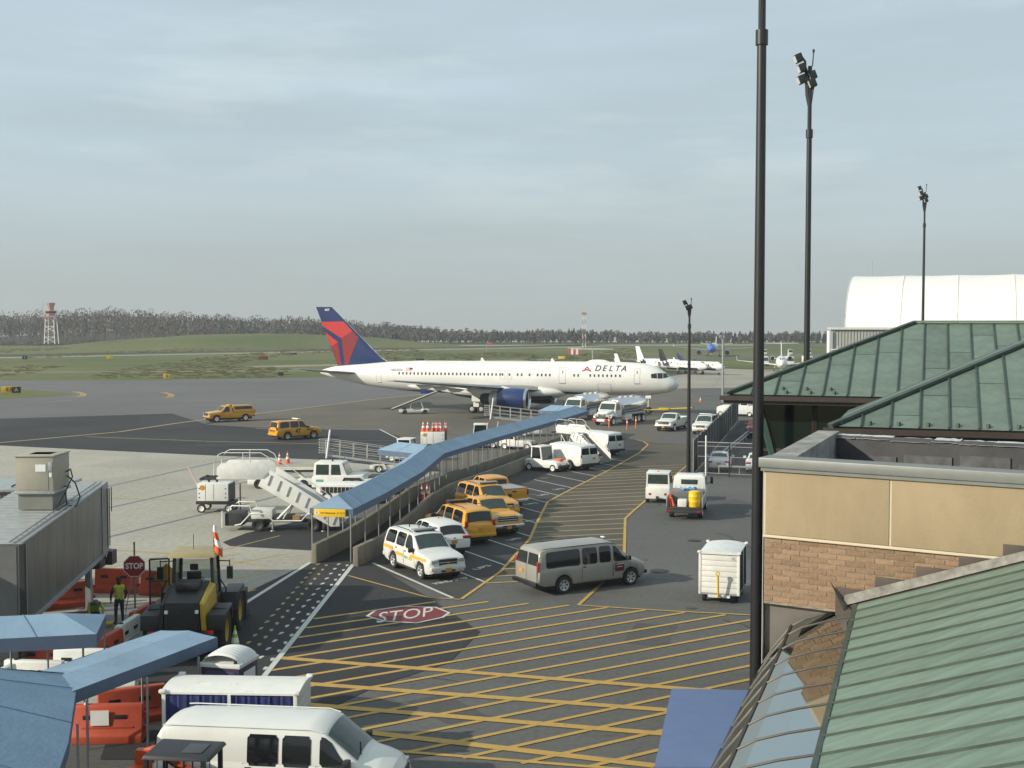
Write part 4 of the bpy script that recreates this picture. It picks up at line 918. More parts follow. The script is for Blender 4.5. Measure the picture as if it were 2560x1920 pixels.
# yellow tow bar head at the nose wheels
tb = thing('tow_bar', 'yellow tow bar lying at the nose wheels of the airliner', 'tow bar', (20.0,155.4,0), RAD(-8))
TBY = M('gse_yellow', (.62,.42,.02), .5, var=.1, dirt=.2)
MB().bar((-2.6,0,.75),(2.6,.0,1.05),.09).bar((-2.6,0,.75),(-3.6,.25,.8),.05).bar((-2.6,0,.75),(-3.6,-.25,.8),.05).build('bar', TBY, tb)
MB().box(-1.6,-.3,-.28,.28,.74,1.02).build('tool_box', TBY, tb, bev=.03)
MB().bar((-.6,-.5,.3),(-.6,.5,.3),.05).bar((-.6,0,.3),(-.6,0,.8),.05).build('axle', DARKM, tb)
for y in (-.5,.5): wheel_parts(tb, -.6, y, .3, .16, 'dish', 1 if y > 0 else -1)
MB().bar((2.6,0,1.05),(2.9,0,1.05),.05).build('eye', DARKM, tb); MB().bar((2.0,0,0),(2.0,0,1.0),.04).build('prop', DARKM, tb)
# ---------------------------------------------------------------- covered walkway with blue canopy
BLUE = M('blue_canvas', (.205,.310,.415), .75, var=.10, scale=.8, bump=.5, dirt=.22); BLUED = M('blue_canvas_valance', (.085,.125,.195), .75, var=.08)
def offset_path(pts, d):
    pts = [V(*p) for p in pts]; r = []
    for i, p in enumerate(pts):
        a = (p-pts[i-1]).normalized() if i else (pts[1]-p).normalized(); b = (pts[i+1]-p).normalized() if i < len(pts)-1 else a
        t = (a+b).normalized(); r.append(p+Vector((-t.y, t.x, 0))*d/max(.5, t.dot(a)))
    return r
def resample(pts, step):
    pts = [V(*p) for p in pts]; r = []; acc = 0
    for a, b in zip(pts, pts[1:]):
        L = (b-a).length; t = acc
        while t < L: r.append(a.lerp(b, t/L)); t += step
        acc = t-L
    return r
def canopy(root, cpts, half, ze=2.62, rise=.55, drop=.36, hip0=True, hip1=True, name='canopy_roof'):
    """gabled canvas roof along a line: two slopes, valance, hipped ends"""
    c = [V(*p) for p in cpts]; L = offset_path(cpts, half); R = offset_path(cpts, -half)
    ridge = [p.copy() for p in c]
    if hip0: ridge[0] = c[0]+(c[1]-c[0]).normalized()*half*.9
    if hip1: ridge[-1] = c[-1]+(c[-2]-c[-1]).normalized()*half*.9
    up = lambda p, z: (p.x, p.y, z)
    m = MB(); n = len(c)
    for i in range(n-1):
        k = 2*max(1, int((c[i+1]-c[i]).length/2.4)); sg = lambda j: .045 if j % 2 == 0 and 0 < j < k else 0.0
        m.grid(lambda u, v: (lambda p, q, s_: up(p.lerp(q, v), ze+rise*v-s_*(.35+.65*math.sin(math.pi*min(1, v*.8+.1)))))(R[i].lerp(R[i+1], u), ridge[i].lerp(ridge[i+1], u), .026*math.sin(math.pi*u*k/2+math.pi/2)**2 if k > 2 else .02*math.sin(math.pi*u)), 2*k, 4)
        m.grid(lambda u, v: (lambda p, q, s_: up(p.lerp(q, v), ze+rise*v-s_*(.35+.65*math.sin(math.pi*min(1, v*.8+.1)))))(L[i].lerp(L[i+1], u), ridge[i].lerp(ridge[i+1], u), .026*math.sin(math.pi*u*k/2+math.pi/2)**2 if k > 2 else .02*math.sin(math.pi*u)), 2*k, 4)
    if hip0: m.add([up(L[0],ze), up(R[0],ze), up(ridge[0],ze+rise)], [(0,1,2)])
    if hip1: m.add([up(R[-1],ze), up(L[-1],ze), up(ridge[-1],ze+rise)], [(0,1,2)])
    rf = m.build(name, BLUE, root, fix=False, ang=9)
    for i in range(n-1):
        Ls = (c[i+1]-c[i]).length; k = max(1, int(Ls/2.4))
        for j in range(k):
            t = (j+.5)/k; a_ = R[i].lerp(R[i+1], t); r_ = ridge[i].lerp(ridge[i+1], t); b_ = L[i].lerp(L[i+1], t)
            MB().tube([up(a_, ze+.006), up(r_, ze+rise+.008), up(b_, ze+.006)], .010, 5).build('canvas_seam', M('canvas_seam_blue', (.15,.225,.31), .75), rf)
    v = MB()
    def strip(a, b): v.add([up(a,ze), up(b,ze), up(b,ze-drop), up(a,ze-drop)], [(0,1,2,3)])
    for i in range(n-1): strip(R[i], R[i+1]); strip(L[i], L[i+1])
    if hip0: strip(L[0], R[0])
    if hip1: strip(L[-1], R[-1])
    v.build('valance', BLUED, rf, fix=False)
    return rf, L, R
def low_wall(root, pts, th=.26, h=.95, z0=0.0):
    a = offset_path(pts, th/2); b = offset_path(pts, -th/2); m = MB()
    m.loft([[(p.x,p.y,z0-.02),(q.x,q.y,z0-.02),(q.x,q.y,z0+h),(p.x,p.y,z0+h)] for p, q in zip(a, b)])
    return m.build('low_wall', CONC, root, bev=.02, ang=30)
walk = thing('covered_walkway', 'long blue canopied walkway with low concrete walls bending across the ramp', 'walkway')
WR = [(-7.73,59.9),(-6.75,65.5),(-5.45,75.2),(-4.71,85.85),(-1.27,97.7),(4.43,115.9),(7.9,127.8)]
WC = [(p.x, p.y) for p in offset_path(WR, 1.1)]
rf, LL, RR = canopy(walk, WC, 1.1)
GPOST = M('grey_post', (.30,.31,.32), .5, .3, var=.1)
pm = MB().bar((0,0,0), (0,0,2.35), .032, 8).mesh('post', GPOST)
for side in (.98, -.98):
    for p in resample([tuple(q[:2]) for q in offset_path(WC, side)], 2.45): inst('post', pm, walk, (p.x, p.y, 0.02))
low_wall(walk, [(-7.5,58.9),(-6.55,62.4),(-5.6,70.6),(-5.1,76.9),(-4.05,82.6),(-1.09,91.6),(1.36,99.9),(5.0,112),(8.4,123.5)])
low_wall(walk, [(-9.6,59.6),(-8.6,64),(-7.75,70.2),(-6.6,80.8),(-4.5,88.7),(-1.5,97.6),(1.4,106),(5.1,118.4)])
sheet('walkway_floor', [V(*p) for p in [(-7.6,58.9),(-6.55,62.4),(-5.6,70.6),(-5.1,76.9),(-4.05,82.6),(-1.09,91.6),(1.36,99.9),(5.0,112),(8.4,123.5),(8.2,128),(5.8,126),(1.4,106),(-1.5,97.6),(-4.5,88.7),(-6.6,80.8),(-7.75,70.2),(-8.6,64),(-9.6,59.6)]], .020, PARK, walk)
for pts in ([(-5.9,86.6),(-8.9,89.3)], [(6.6,127.6),(3.2,129.3)]):
    canopy(walk, pts, 1.1, ze=2.60, hip0=False)
    d = (V(*pts[1])-V(*pts[0])).normalized(); n = Vector((-d.y, d.x, 0))
    for sd in (1,-1): q = V(*pts[1])-d*.1+n*sd*.98; inst('post', pm, walk, (q.x, q.y, .01))
for q, w in ((V(-9.75,60.35), 0),):
    pass
# wayfinding board hung on the canopy end
sgn = thing('wayfinding_sign', 'yellow departures sign hung on the near end of the walkway canopy', 'sign', ((LL[0]+RR[0])/2+Vector((0,0,2.45))), math.atan2((RR[0]-LL[0]).y, (RR[0]-LL[0]).x))
SGY = M('sign_yellow', (.80,.50,.015), .45, var=.04)
MB().box(-.86,.74,-.10,-.045,-.22,.16).build('board', SGY, sgn, bev=.008)
MB().lathe([(0,.002),(.11,.002),(.11,-.008)], (-.70,-.102,-.03), (0,-1,0), 20, cap=False).build('arrow_disc', REFL, sgn)
MB().add([(-.70,-.108,.05),(-.74,-.108,-.01),(-.715,-.108,-.01),(-.715,-.108,-.10),(-.685,-.108,-.10),(-.685,-.108,-.01),(-.66,-.108,-.01)], [tuple(range(7))]).build('arrow', BLK, sgn, fix=False)
text_on('lettering', 'Gate', .10, lambda x, y: (-.42+x, -.105, -.03+y), BLK, sgn, bold=.002)
text_on('lettering', 'Departures  11 12 13', .125, lambda x, y: (.21+x*.92, -.105, -.03+y), BLK, sgn, bold=.002)
# ---------------------------------------------------------------- ground support equipment
CREAM = M('cream_paint', (.66,.62,.48), .45, var=.06, dirt=.2)
def rail(root, pts, r=.025, name='handrail', mat=None): return MB().tube(pts, r, 6).build(name, mat or WHITE2, root)
def stairs_truck(label, loc, rz, sc=1.0, group=None, chassis=True):
    """towable boarding stairs: x runs from the high platform (-) down to the foot (+)"""
    r = thing('boarding_stairs', label, 'boarding stairs', loc, rz, group); r.scale = (sc,)*3
    zp = 3.05; x0, x1 = -1.55, 1.45; xf = 5.3; W_ = .85
    MB().box(x0, x1, -W_, W_, zp-.12, zp).build('platform', WHITE2, r, bev=.02)
    for sd in (1, -1):
        P = [(x0+.35,zp-.1),(x1-.25,zp-.1),(x1,zp+.12),(x1-.05,zp+.62),(x1-.35,zp+.80),(x0+.3,zp+.80),(x0+.05,zp+.55),(x0+.02,zp+.15)]
        MB().prism(P, lambda u, v, t: (u, t, v), sd*W_, sd*(W_+.05)).build('platform_panel', WHITE2, r, bev=.012)
        rail(r, [(x0-.15,sd*W_,zp+.1),(x0-.12,sd*W_,zp+.8),(x0+.1,sd*W_,zp+1.25),(x0+.35,sd*W_,zp+1.38),(x1-.5,sd*W_,zp+1.38),(x1-.1,sd*W_,zp+1.15),(x1+.1,sd*W_,zp+.75)])
        rail(r, [((x0+x1)/2,sd*W_,zp),((x0+x1)/2,sd*W_,zp+1.38)], .02)
        # stair stringer panel with ribs and upper handrail
        a = Vector((x1-.45,sd*W_,zp-.02)); b = Vector((xf,sd*W_,.42))
        P = [(a.x,a.z),(a.x+.5,a.z+.42),(b.x,b.z+.62),(b.x+.05,b.z-.1),(b.x-.45,b.z-.12),(a.x-.2,a.z-.45)]
        s_ = MB().prism(P, lambda u, v, t: (u, t, v), sd*W_, sd*(W_+.05)).build('stringer', WHITE2, r, bev=.01)
        d = (b-a)
        for i in range(8):
            p = a+d*((i+.6)/8.3); MB().rbar((p.x+.02,sd*(W_+.075),p.z-.22), (p.x+.24,sd*(W_+.075),p.z+.34), .05, .05).build('rib', M('rib_grey', (.36,.37,.36), .6), s_)
        rail(r, [a+Vector((.1,0,.95)), a+Vector((.9,0,.62)), b+Vector((-.2,0,.98)), b+Vector((0,0,.5))], .02)
    st = MB().box(-.16,.16,-W_+.02,W_-.02,-.02,.02).mesh('tread', M('tread_grey', (.17,.17,.165), .7, var=.2))
    for i in range(14): inst('tread', st, r, (x1+.05+(xf-x1-.25)*i/13, 0, zp-.2-(zp-.55)*(i+.5)/14))
    MB().bar((x0-.9,-.5,zp-.12),(x0+.3,-.5,zp-.1),.07).bar((x0-.9,.5,zp-.12),(x0+.3,.5,zp-.1),.07).bar((x0-.9,-.75,zp-.12),(x0-.9,.75,zp-.12),.09).build('bumper_arm', DARKM, r)
    if chassis:
        MB().box(-.1, 4.5, -.55, .55, .48, .66).build('chassis', DARKM, r, bev=.02)
        for sd in (1, -1):
            rail(r, [(-.55,sd*.86,.35),(-.2,sd*.88,.42),(.35,sd*.9,1.0),(1.2,sd*.9,1.02),(1.6,sd*.9,.62),(3.2,sd*.9,.62),(3.55,sd*.9,1.0),(4.15,sd*.9,1.0),(4.6,sd*.9,.6)], .045, 'fender_rail')
            for x in (.75, 3.85): wheel_parts(r, x, sd*.78, .36, .22, 'dark', sd)
            MB().bar((2.1,sd*.45,.66),(2.9,sd*.45,2.05),.065).bar((1.75,sd*.45,.60),(2.5,sd*.45,1.35),.09).build('lift_ram', WHITE2, r)
            rail(r, [(-1.25,sd*.8,.2),(-1.25,sd*.8,1.15),(-.7,sd*.8,1.45),(.3,sd*.8,1.42),(.4,sd*.8,1.1)], .045, 'operator_hoop')
        MB().box(-1.15,-.15,-.7,.7,.3,1.0).build('engine_box', DARKM, r, bev=.04)
        MB().box(.3,1.5,-.55,.55,.66,1.2).build('hydraulic_tank', WHITE2, r, bev=.05); MB().box(3.4,4.2,-.6,.6,.66,1.35).build('tool_locker', STEEL, r, bev=.03)
        MB().box(1.6,2.6,-.5,.5,.66,.85).build('battery_box', DARKM, r, bev=.02); MB().box(2.7,3.1,-.88,-.6,.68,.9).build('carton', M('cardboard', (.33,.19,.09), .8), r)
        for x in (1.55, 4.4): MB().bar((x,-.7,.12),(x,-.7,.6),.05).lathe([(0,.05),(.12,.03),(.13,0)], (x,-.7,.02)).build('jack_foot', STEEL, r)
    else:
        for sd in (1,-1):
            MB().bar((x0+.6,sd*.6,.1),(x0+.6,sd*.6,zp-.1),.05).bar((x1-.2,sd*.6,.1),(x0+.6,sd*.6,zp-.3),.04).bar((x0+.6,sd*.6,.35),(xf-.8,sd*.6,.35),.05).build('support_frame', WHITE2, r)
            for x in (x0+.6, 3.4): wheel_parts(r, x, sd*.62, .25, .14, 'dish', sd)
    return r
stairs_truck('big white boarding stairs on a towed chassis beside the walkway end', (-14.95,69.75,0), RAD(-1))
stairs_truck('white boarding stairs standing behind the two parked cargo vans', (5.05,105.3,0), math.atan2(-.77,.63), .78, None, False)
def boarding_ramp(label, loc, rz, L, z0, z1, group=None):
    """railed aluminium ramp on a trailer: x from the high end 0 down to L"""
    r = thing('boarding_ramp', label, 'boarding ramp', loc, rz, group)
    RG = M('ramp_grey', (.46,.46,.43), .5, .3, var=.1)
    MB().loft([[(0,-.6,z0-.08),(0,.6,z0-.08),(0,.6,z0),(0,-.6,z0)],[(L,-.6,z1-.08),(L,.6,z1-.08),(L,.6,z1),(L,-.6,z1)]]).build('deck', DARKM, r)
    for sd in (1, -1):
        MB().rbar((0,sd*.62,z0-.06),(L,sd*.62,z1-.06),.06,.16).build('side_beam', RG, r)
        for h in (1.1,.72,.36): rail(r, [(0,sd*.62,z0+h),(L,sd*.62,z1+h)], .026, 'handrail', RG)
        n = int(L/1.0)
        for i in range(n+1): rail(r, [(L*i/n,sd*.62,z0+(z1-z0)*i/n),(L*i/n,sd*.62,z0+(z1-z0)*i/n+1.1)], .026, 'baluster', RG)
    for h in (.1,.3,.5,.7,.9,1.1): rail(r, [(.05,-.62,z0+h),(-.45,-.55,z0+h),(-.55,-.4,z0+h),(-.55,.4,z0+h),(-.45,.55,z0+h),(.05,.62,z0+h)], .022, 'end_guard', RG)
    MB().rbar((L*.15,0,z0*.85+z1*.15-.1),(L*.1,0,.25),.1,.1).rbar((L*.15,-.5,.22),(L*.15,.5,.22),.1,.08).build('prop_leg', WHITE2, r)
    MB().bar((.35,-.72,z0+1.9),(.05,-.72,z0-.3),.07).build('warning_boom', REFL, r); MB().bar((.05,-.72,z0-.3),(-.03,-.72,z0-.62),.06).build('boom_tip', M('dull_red', (.35,.05,.03), .6), r)
    xm = L*.62; c = MB().box(xm-1.2,xm+1.4,-.62,.62,.30,.62).build('trailer_frame', WHITE2, r, bev=.04)
    for sd in (1,-1):
        wheel_parts(r, xm-.5, sd*.6, .3, .2, 'dish', sd)
        MB().prism([(xm-1.1,.3),(xm-.95,.7),(xm-.05,.7),(xm+.1,.3),(xm-.08,.3),(xm-.2,.58),(xm-.8,.58),(xm-.92,.3)], lambda u, v, t: (u,t,v), sd*.56, sd*.74).build('wheel_arch', WHITE2, r)
    MB().rbar((xm,0,.6),(xm,0,max(.7,z0*.38+z1*.62-.08)),.3,.3).build('pedestal', DARKM, r)
    return r
boarding_ramp('grey railed boarding ramp on a white trailer behind the pushback tractor', (-14.5,96.5,0), RAD(4), 7.4, 1.5, .45)
boarding_ramp('grey railed boarding ramp farther off, below the blue engine', (-2.3,127.5,0), RAD(3), 6.4, 2.1, 1.35)
def tug(label, loc, rz, cabx=(-.3,.75), L=2.9, Wd=1.5, closed=True, name='baggage_tractor', h=1.85, mat=None, body=.85, group=None):
    """small white apron tractor: cab over a low slab body, bumper in front"""
    mat = mat or WHITE2; r = thing(name, label, 'tractor', loc, rz, group); x0, x1 = -L/2, L/2; w = Wd/2
    P = [(x0,.30),(x0,body),(x0+.12,body+.05),(x1-.45,body),(x1-.12,body-.12),(x1,body-.3),(x1,.30)]
    MB().prism(P, lambda u, v, t: (u,t,v), -w, w).build('body', mat, r, bev=.04)
    cx0, cx1 = cabx
    for sd in (1,-1):
        for a, b in (((cx0,body-.05),(cx0+.04,h-.08)),((cx1+.18,body-.05),(cx1,h-.08))): MB().rbar((a[0],sd*(w-.06),a[1]),(b[0],sd*(w-.09),b[1]),.09,.09).build('cab_pillar', mat, r)
        MB().add([(cx0+.08,sd*(w-.045),body+.08),(cx1+.08,sd*(w-.045),body+.08),(cx1-.03,sd*(w-.07),h-.12),(cx0+.08,sd*(w-.07),h-.12)], [(0,1,2,3)]).build('side_window', GLS, r, fix=False)
        MB().box(cx0,cx1+.14,min(sd*(w-.1),sd*(w-.02)),max(sd*(w-.1),sd*(w-.02)),body-.02,body+.12).build('cab_sill', mat, r)
        MB().box(x1-.03,x1+.03,sd*.45-.1,sd*.45+.1,body-.32,body-.2).build('headlight', LENS, r, bev=.02)
        MB().box(x0-.03,x0+.02,sd*.5-.07,sd*.5+.07,.55,.68).build('tail_light', RED, r, bev=.01)
        for x in (x0+.5, x1-.5): wheel_parts(r, x, sd*(w-.08), .30, .2, 'dish', sd)
    MB().box(cx0-.06,cx1+.1,-w+.03,w-.03,h-.1,h).build('cab_roof', mat, r, bev=.04)
    MB().add([(cx1+.16,-w+.12,body+.08),(cx1+.16,w-.12,body+.08),(cx1+.02,w-.14,h-.12),(cx1+.02,-w+.14,h-.12)], [(0,1,2,3)]).build('windscreen', GLS2, r, fix=False)
    MB().add([(cx0-.03,-w+.12,body+.25),(cx0-.03,w-.12,body+.25),(cx0-.03,w-.14,h-.14),(cx0-.03,-w+.14,h-.14)], [(0,1,2,3)]).build('rear_window', GLS2, r, fix=False)
    if closed: MB().box(cx0-.02,cx0+.02,-w+.05,w-.05,body-.05,h-.08).build('cab_back', mat, r)
    MB().box(x1-.02,x1+.10,-w+.05,w-.05,.30,.52).build('bumper', DARKM, r, bev=.03)
    MB().bar((x0-.02,0,.42),(x0-.2,0,.42),.05).box(x0-.22,x0-.16,-.09,.09,.34,.50).build('hitch', DARKM, r)
    MB().lathe([(.05,0),(.05,.07),(0,.1)], (cx0+.2,0,h), n=12).build('beacon', ORA, r)
    return r
t = tug('white baggage tractor with a cab parked beside the cargo van', (2.75,97.9,0), RAD(-38), (-.95,-.1), 3.3, 1.6, h=1.95)
MB().box(.95,1.5,-.2,.35,.86,1.02).build('orange_bag', ORA, t, bev=.06); text_on('lettering', 'GS', .22, lambda x, y: (-1.2+x, -.805, .72+y), TEAL, t, bold=.006)
tug('white tractor seen from behind, left of the service truck', (9.72,81.2,0), RAD(78), (-1.3,.1), 3.0, 1.55, h=2.0, body=1.0)
tug('white tractor behind the grey boarding ramp, near the walkway', (-8.9,104.5,0), RAD(-12), (-.6,.5), 3.2, 1.7, h=1.95)
tug('white tractor glimpsed under the walkway canopy behind the low wall', (.6,114.5,0), RAD(-20), (-1.2,-.3), 3.2, 1.6, h=1.7)
tug('white tractor roof showing over the middle of the walkway canopy', (-2.9,116,0), RAD(180), (-.6,.6), 3.2, 1.7, h=2.25)
tug('white tug standing beyond the screened fence', (28.3,156,0), RAD(160), (-1.6,-.8), 4.6, 2.3, h=2.2, body=1.3)
# big pushback tractor
pb = thing('pushback_tractor', 'large white pushback tractor with a glazed cab behind the boarding stairs', 'tractor', (-10.6,85.2,0), RAD(-4))
MB().prism([(-3.0,.45),(-3.0,1.18),(-1.2,1.22),(-.9,1.28),(.5,1.28),(.6,1.05),(3.2,1.02),(3.3,.9),(3.3,.45)], lambda u, v, t: (u,t,v), -1.2, 1.2).build('body', WHITE2, pb, bev=.04)
MB().loft([[(-2.95,-1.05,1.15),(-.55,-1.05,1.15),(-.55,1.05,1.15),(-2.95,1.05,1.15)],[(-2.85,-.98,2.12),(-.95,-.98,2.12),(-.95,.98,2.12),(-2.85,.98,2.12)]]).build('cab', WHITE2, pb, bev=.05)
for sd in (1,-1):
    MB().add([(-2.75,sd*1.048,1.3),(-1.85,sd*1.048,1.3),(-1.85,sd*1.0,2.0),(-2.72,sd*1.0,2.0)], [(0,1,2,3)]).build('cab_window', GLS2, pb, fix=False)
    MB().add([(-1.7,sd*1.048,1.3),(-1.0,sd*1.048,1.3),(-1.12,sd*1.0,2.0),(-1.68,sd*1.0,2.0)], [(0,1,2,3)]).build('cab_window', GLS2, pb, fix=False)
    for x in (-.2,2.4): wheel_parts(pb, x, sd*1.08, .48, .32, 'dish', sd)
    MB().prism([(-1.05,.6),(-.75,1.14),(.35,1.14),(.65,.6),(.5,.6),(.28,1.0),(-.68,1.0),(-.9,.6)], lambda u, v, t: (u,t,v), sd*1.18, sd*1.30).build('wheel_arch', BLK, pb)
MB().add([(-.58,-.9,1.3),(-.58,.9,1.3),(-.88,.85,2.02),(-.88,-.85,2.02)], [(0,1,2,3)]).build('windscreen', GLS2, pb, fix=False)
MB().box(-2.7,-2.2,-1.215,-1.2,.85,1.0).build('teal_logo', TEAL, pb); MB().box(.8,2.9,-.7,.7,1.02,1.2).build('engine_deck', DARKM, pb, bev=.03)
MB().lathe([(.06,0),(.06,.1),(0,.15)], (-1.8,0,2.12), n=12).build('beacon', BLK, pb)
MB().bar((-1.2,.6,2.12),(-1.0,.6,2.45),.02).build('antenna', BLK, pb)
# low white unit with a louvred front beneath it
lu = thing('tow_unit', 'low white tow unit with a black louvred grille in front of the pushback tractor', 'tractor', (-10.6,80.6,0), RAD(-4))
MB().prism([(-2.0,.35),(-2.0,1.12),(-1.8,1.22),(2.4,1.22),(2.4,.35)], lambda u, v, t: (u,t,v), -1.0, 1.0).build('body', WHITE2, lu, bev=.05)
gg = MB().box(-1.7,1.9,-1.04,-1.0,.72,1.08).build('grille', BLK, lu)
for i in range(14): MB().box(-1.65+i*.26,-1.60+i*.26,-1.07,-1.035,.72,1.08).build('louvre', STEEL, gg)
for sd in (1,-1):
    for x in (-1.3,1.6): wheel_parts(lu, x, sd*.9, .38, .26, 'dish', sd)
# belt loaders
def belt_loader(label, loc, rz, L, z0, z1, bm):
    r = thing('belt_loader', label, 'belt loader', loc, rz)
    MB().prism([(-2.4,.30),(-2.4,.66),(-2.1,.72),(-.2,.72),(-.1,.56),(1.1,.56),(1.2,.72),(2.2,.72),(2.3,.60),(2.3,.30)], lambda u, v, t: (u,t,v), -.85, .85).build('body', WHITE2, r, bev=.05)
    for sd in (1,-1):
        for x in (-1.6,1.6): wheel_parts(r, x, sd*.80, .34, .22, 'dark', sd)
        rail(r, [(-L/2,sd*.42,z0+.12),(L/2,sd*.42,z1+.12)], .05, 'conveyor_rail', bm)
    MB().loft([[(-L/2,-.4,z0-.1),(-L/2,.4,z0-.1),(-L/2,.4,z0+.05),(-L/2,-.4,z0+.05)],[(L/2,-.4,z1-.1),(L/2,.4,z1-.1),(L/2,.4,z1+.05),(L/2,-.4,z1+.05)]]).build('conveyor_belt', BLK, r)
    MB().rbar((-L*.1,0,.6),(-L*.1+.3,0,z0*.6+z1*.4),.5,.12).rbar((L*.2,0,.6),(L*.12,0,z0*.38+z1*.62),.5,.12).build('lift_frame', bm, r)
    MB().box(-1.9,-1.4,-.85,-.3,.7,1.05).build('seat_box', DARKM, r, bev=.04)
    rail(r, [(-2.0,-.8,.7),(-2.0,-.8,1.25),(-1.9,-.8,1.3)], .03, 'seat_hoop', DARKM)
    return r
belt_loader('white belt loader with a low cream conveyor behind the boarding stairs', (-16.2,87.6,0), RAD(-3), 7.5, 1.15, 1.28, CREAM)
bl_ = belt_loader('white belt loader raised to the hold of the airliner', (-12.6,159.6,0), RAD(12), 7.2, .7, 3.4, CREAM); bl_.scale = (.82,.82,.82)
# ground power carts
def power_cart(label, loc, rz, L=2.05, W_=1.3, boom=True, tow=True):
    r = thing('ground_power_cart', label, 'power cart', loc, rz)
    b = MB().box(-L/2,L/2-.12,-W_/2,W_/2,.72,1.82).build('housing', WHITE2, r, bev=.05)
    for x in (-L/4,.0): MB().box(x-.012,x+.0,-W_/2-.012,-W_/2,.76,1.76).build('panel_gap', BODYGAP, b)
    MB().box(L/2-.12,L/2-.02,-W_/2+.02,W_/2-.02,.74,1.76).build('radiator', DARKM, b)
    for z in (.95,1.2,1.5):
        for x in (-L/2+.12,L/2-.3): MB().box(x-.03,x+.03,-W_/2-.02,-W_/2,z-.03,z+.03).build('latch', BLK, b)
    MB().lathe([(0,.012),(.16,.012),(.16,0)], (-L/4-.2,-W_/2,1.55), (0,-1,0), 18).build('badge', PLATE, b)
    MB().box(-L/2-.1,L/2+.15,-W_/2,W_/2,.52,.70).build('chassis', BLK, r, bev=.02)
    for sd in (1,-1):
        for x in (-L/2+.25,L/2-.1): wheel_parts(r, x, sd*(W_/2-.02), .27, .16, 'dish', sd)
    for x in (-.5,.0): MB().lathe([(.07,0),(.07,.1),(.11,.1),(.11,.13),(0,.13)], (x,.1,1.82), n=12).build('exhaust_cap', BLK, r)
    if boom: MB().rbar((-L/2-.75,.1,2.75),(-L/2+.0,.1,1.2),.1,.1).build('cable_boom', M('pale_pink', (.55,.42,.38), .6), r)
    if tow: MB().bar((L/2+.45,0,.05),(L/2+.45,0,1.75),.045).bar((L/2,0,.4),(L/2+.5,0,.3),.05).build('tow_bar', M('rust_red', (.22,.05,.03), .7), r)
    return r
power_cart('white ground power cart left of the boarding stairs', (-18.3,76.4,0), RAD(-2))
power_cart('white power cart carrying a bunch of traffic cones beyond the canopy', (-7.1,112.5,0), RAD(-2), 2.3, 1.4, False, False)
# cones
def cone_mesh(h, r, base, stripes=True):
    m = MB().box(-base,base,-base,base,0,.03, 2); prof = [(r,.03),(r*.72,h*.35),(r*.70,h*.36),(r*.52,h*.55),(r*.50,h*.56),(r*.38,h*.68),(r*.37,h*.69),(r*.24,h*.82),(r*.23,h*.83),(r*.12,h),(0,h)]
    mats = [0,0,1 if stripes else 0,0,0,0,1 if stripes else 0,0,0,0]
    for i in range(len(prof)-1): m.lathe(prof[i:i+2], n=14, mi=mats[i])
    return m
KM = cone_mesh(1.0,.2,.2).mesh('traffic_cone', [ORA, REFL, ORA]); KD = cone_mesh(.95,.09,.14).mesh('delineator_cone', [ORA, REFL, BLK])
def cone(label, p, me=KM, name='traffic_cone', sc=1.0, group=None):
    o = bpy.data.objects.new(name, me); C.objects.link(o); o.location = p; o.rotation_euler = (0,0,random.uniform(0,1.5)); o.scale = (sc,)*3
    return tag(o, label, 'cone', group)
cone('orange cone standing on the concrete, left one of the pair by the service road', G(699,1161)); cone('orange cone standing on the concrete, right one of the pair by the service road', G(719,1158))
cone('small orange cone alone near the nose of the airliner', G(1751,1005), sc=.8)
for i, (dx, dy) in enumerate(((-.95,-.3),(-.55,-.3))): cone('big orange cone on the white power cart, ' + ('left of two' if i == 0 else 'right of two'), (-7.1+dx,112.5+dy,1.82), sc=1.0)
for i in range(9): cone('slim orange delineator in the bunch on the power cart, ' + ('first','second','third','fourth','fifth','sixth','seventh','eighth','last')[i] + ' from the left', (-7.1-.12+.125*i+(.22 if i > 6 else 0), 112.5-.3+.22*(i % 3), 1.82), KD, 'delineator_cone', 1.0, 'delineators on the power cart')
for i, p in enumerate(((-5.95,81.4),(-5.62,81.8))): cone('orange cone inside the covered walkway, ' + ('nearer the open end' if i == 0 else 'beside a post'), (p[0], p[1], .02), sc=1.0)
ORB = M('bollard_orange', (.55,.16,.08), .6, var=.15)
for i, p in enumerate(((10.82,137.6),(12.58,135.0),(13.8,137.6))):
    tag(MB().lathe([(.09,0),(.09,1.25),(.05,1.3),(0,1.31)], (p[0],p[1],0), n=12).lathe([(.093,.8),(.093,.95)], (p[0],p[1],0), n=12, mi=1).build('bollard', [ORB, REFL]), 'slim orange bollard in front of the fuel trucks, ' + ('leftmost', 'middle', 'rightmost')[i] + ' of three', 'bollard', 'bollards by the fuel trucks')
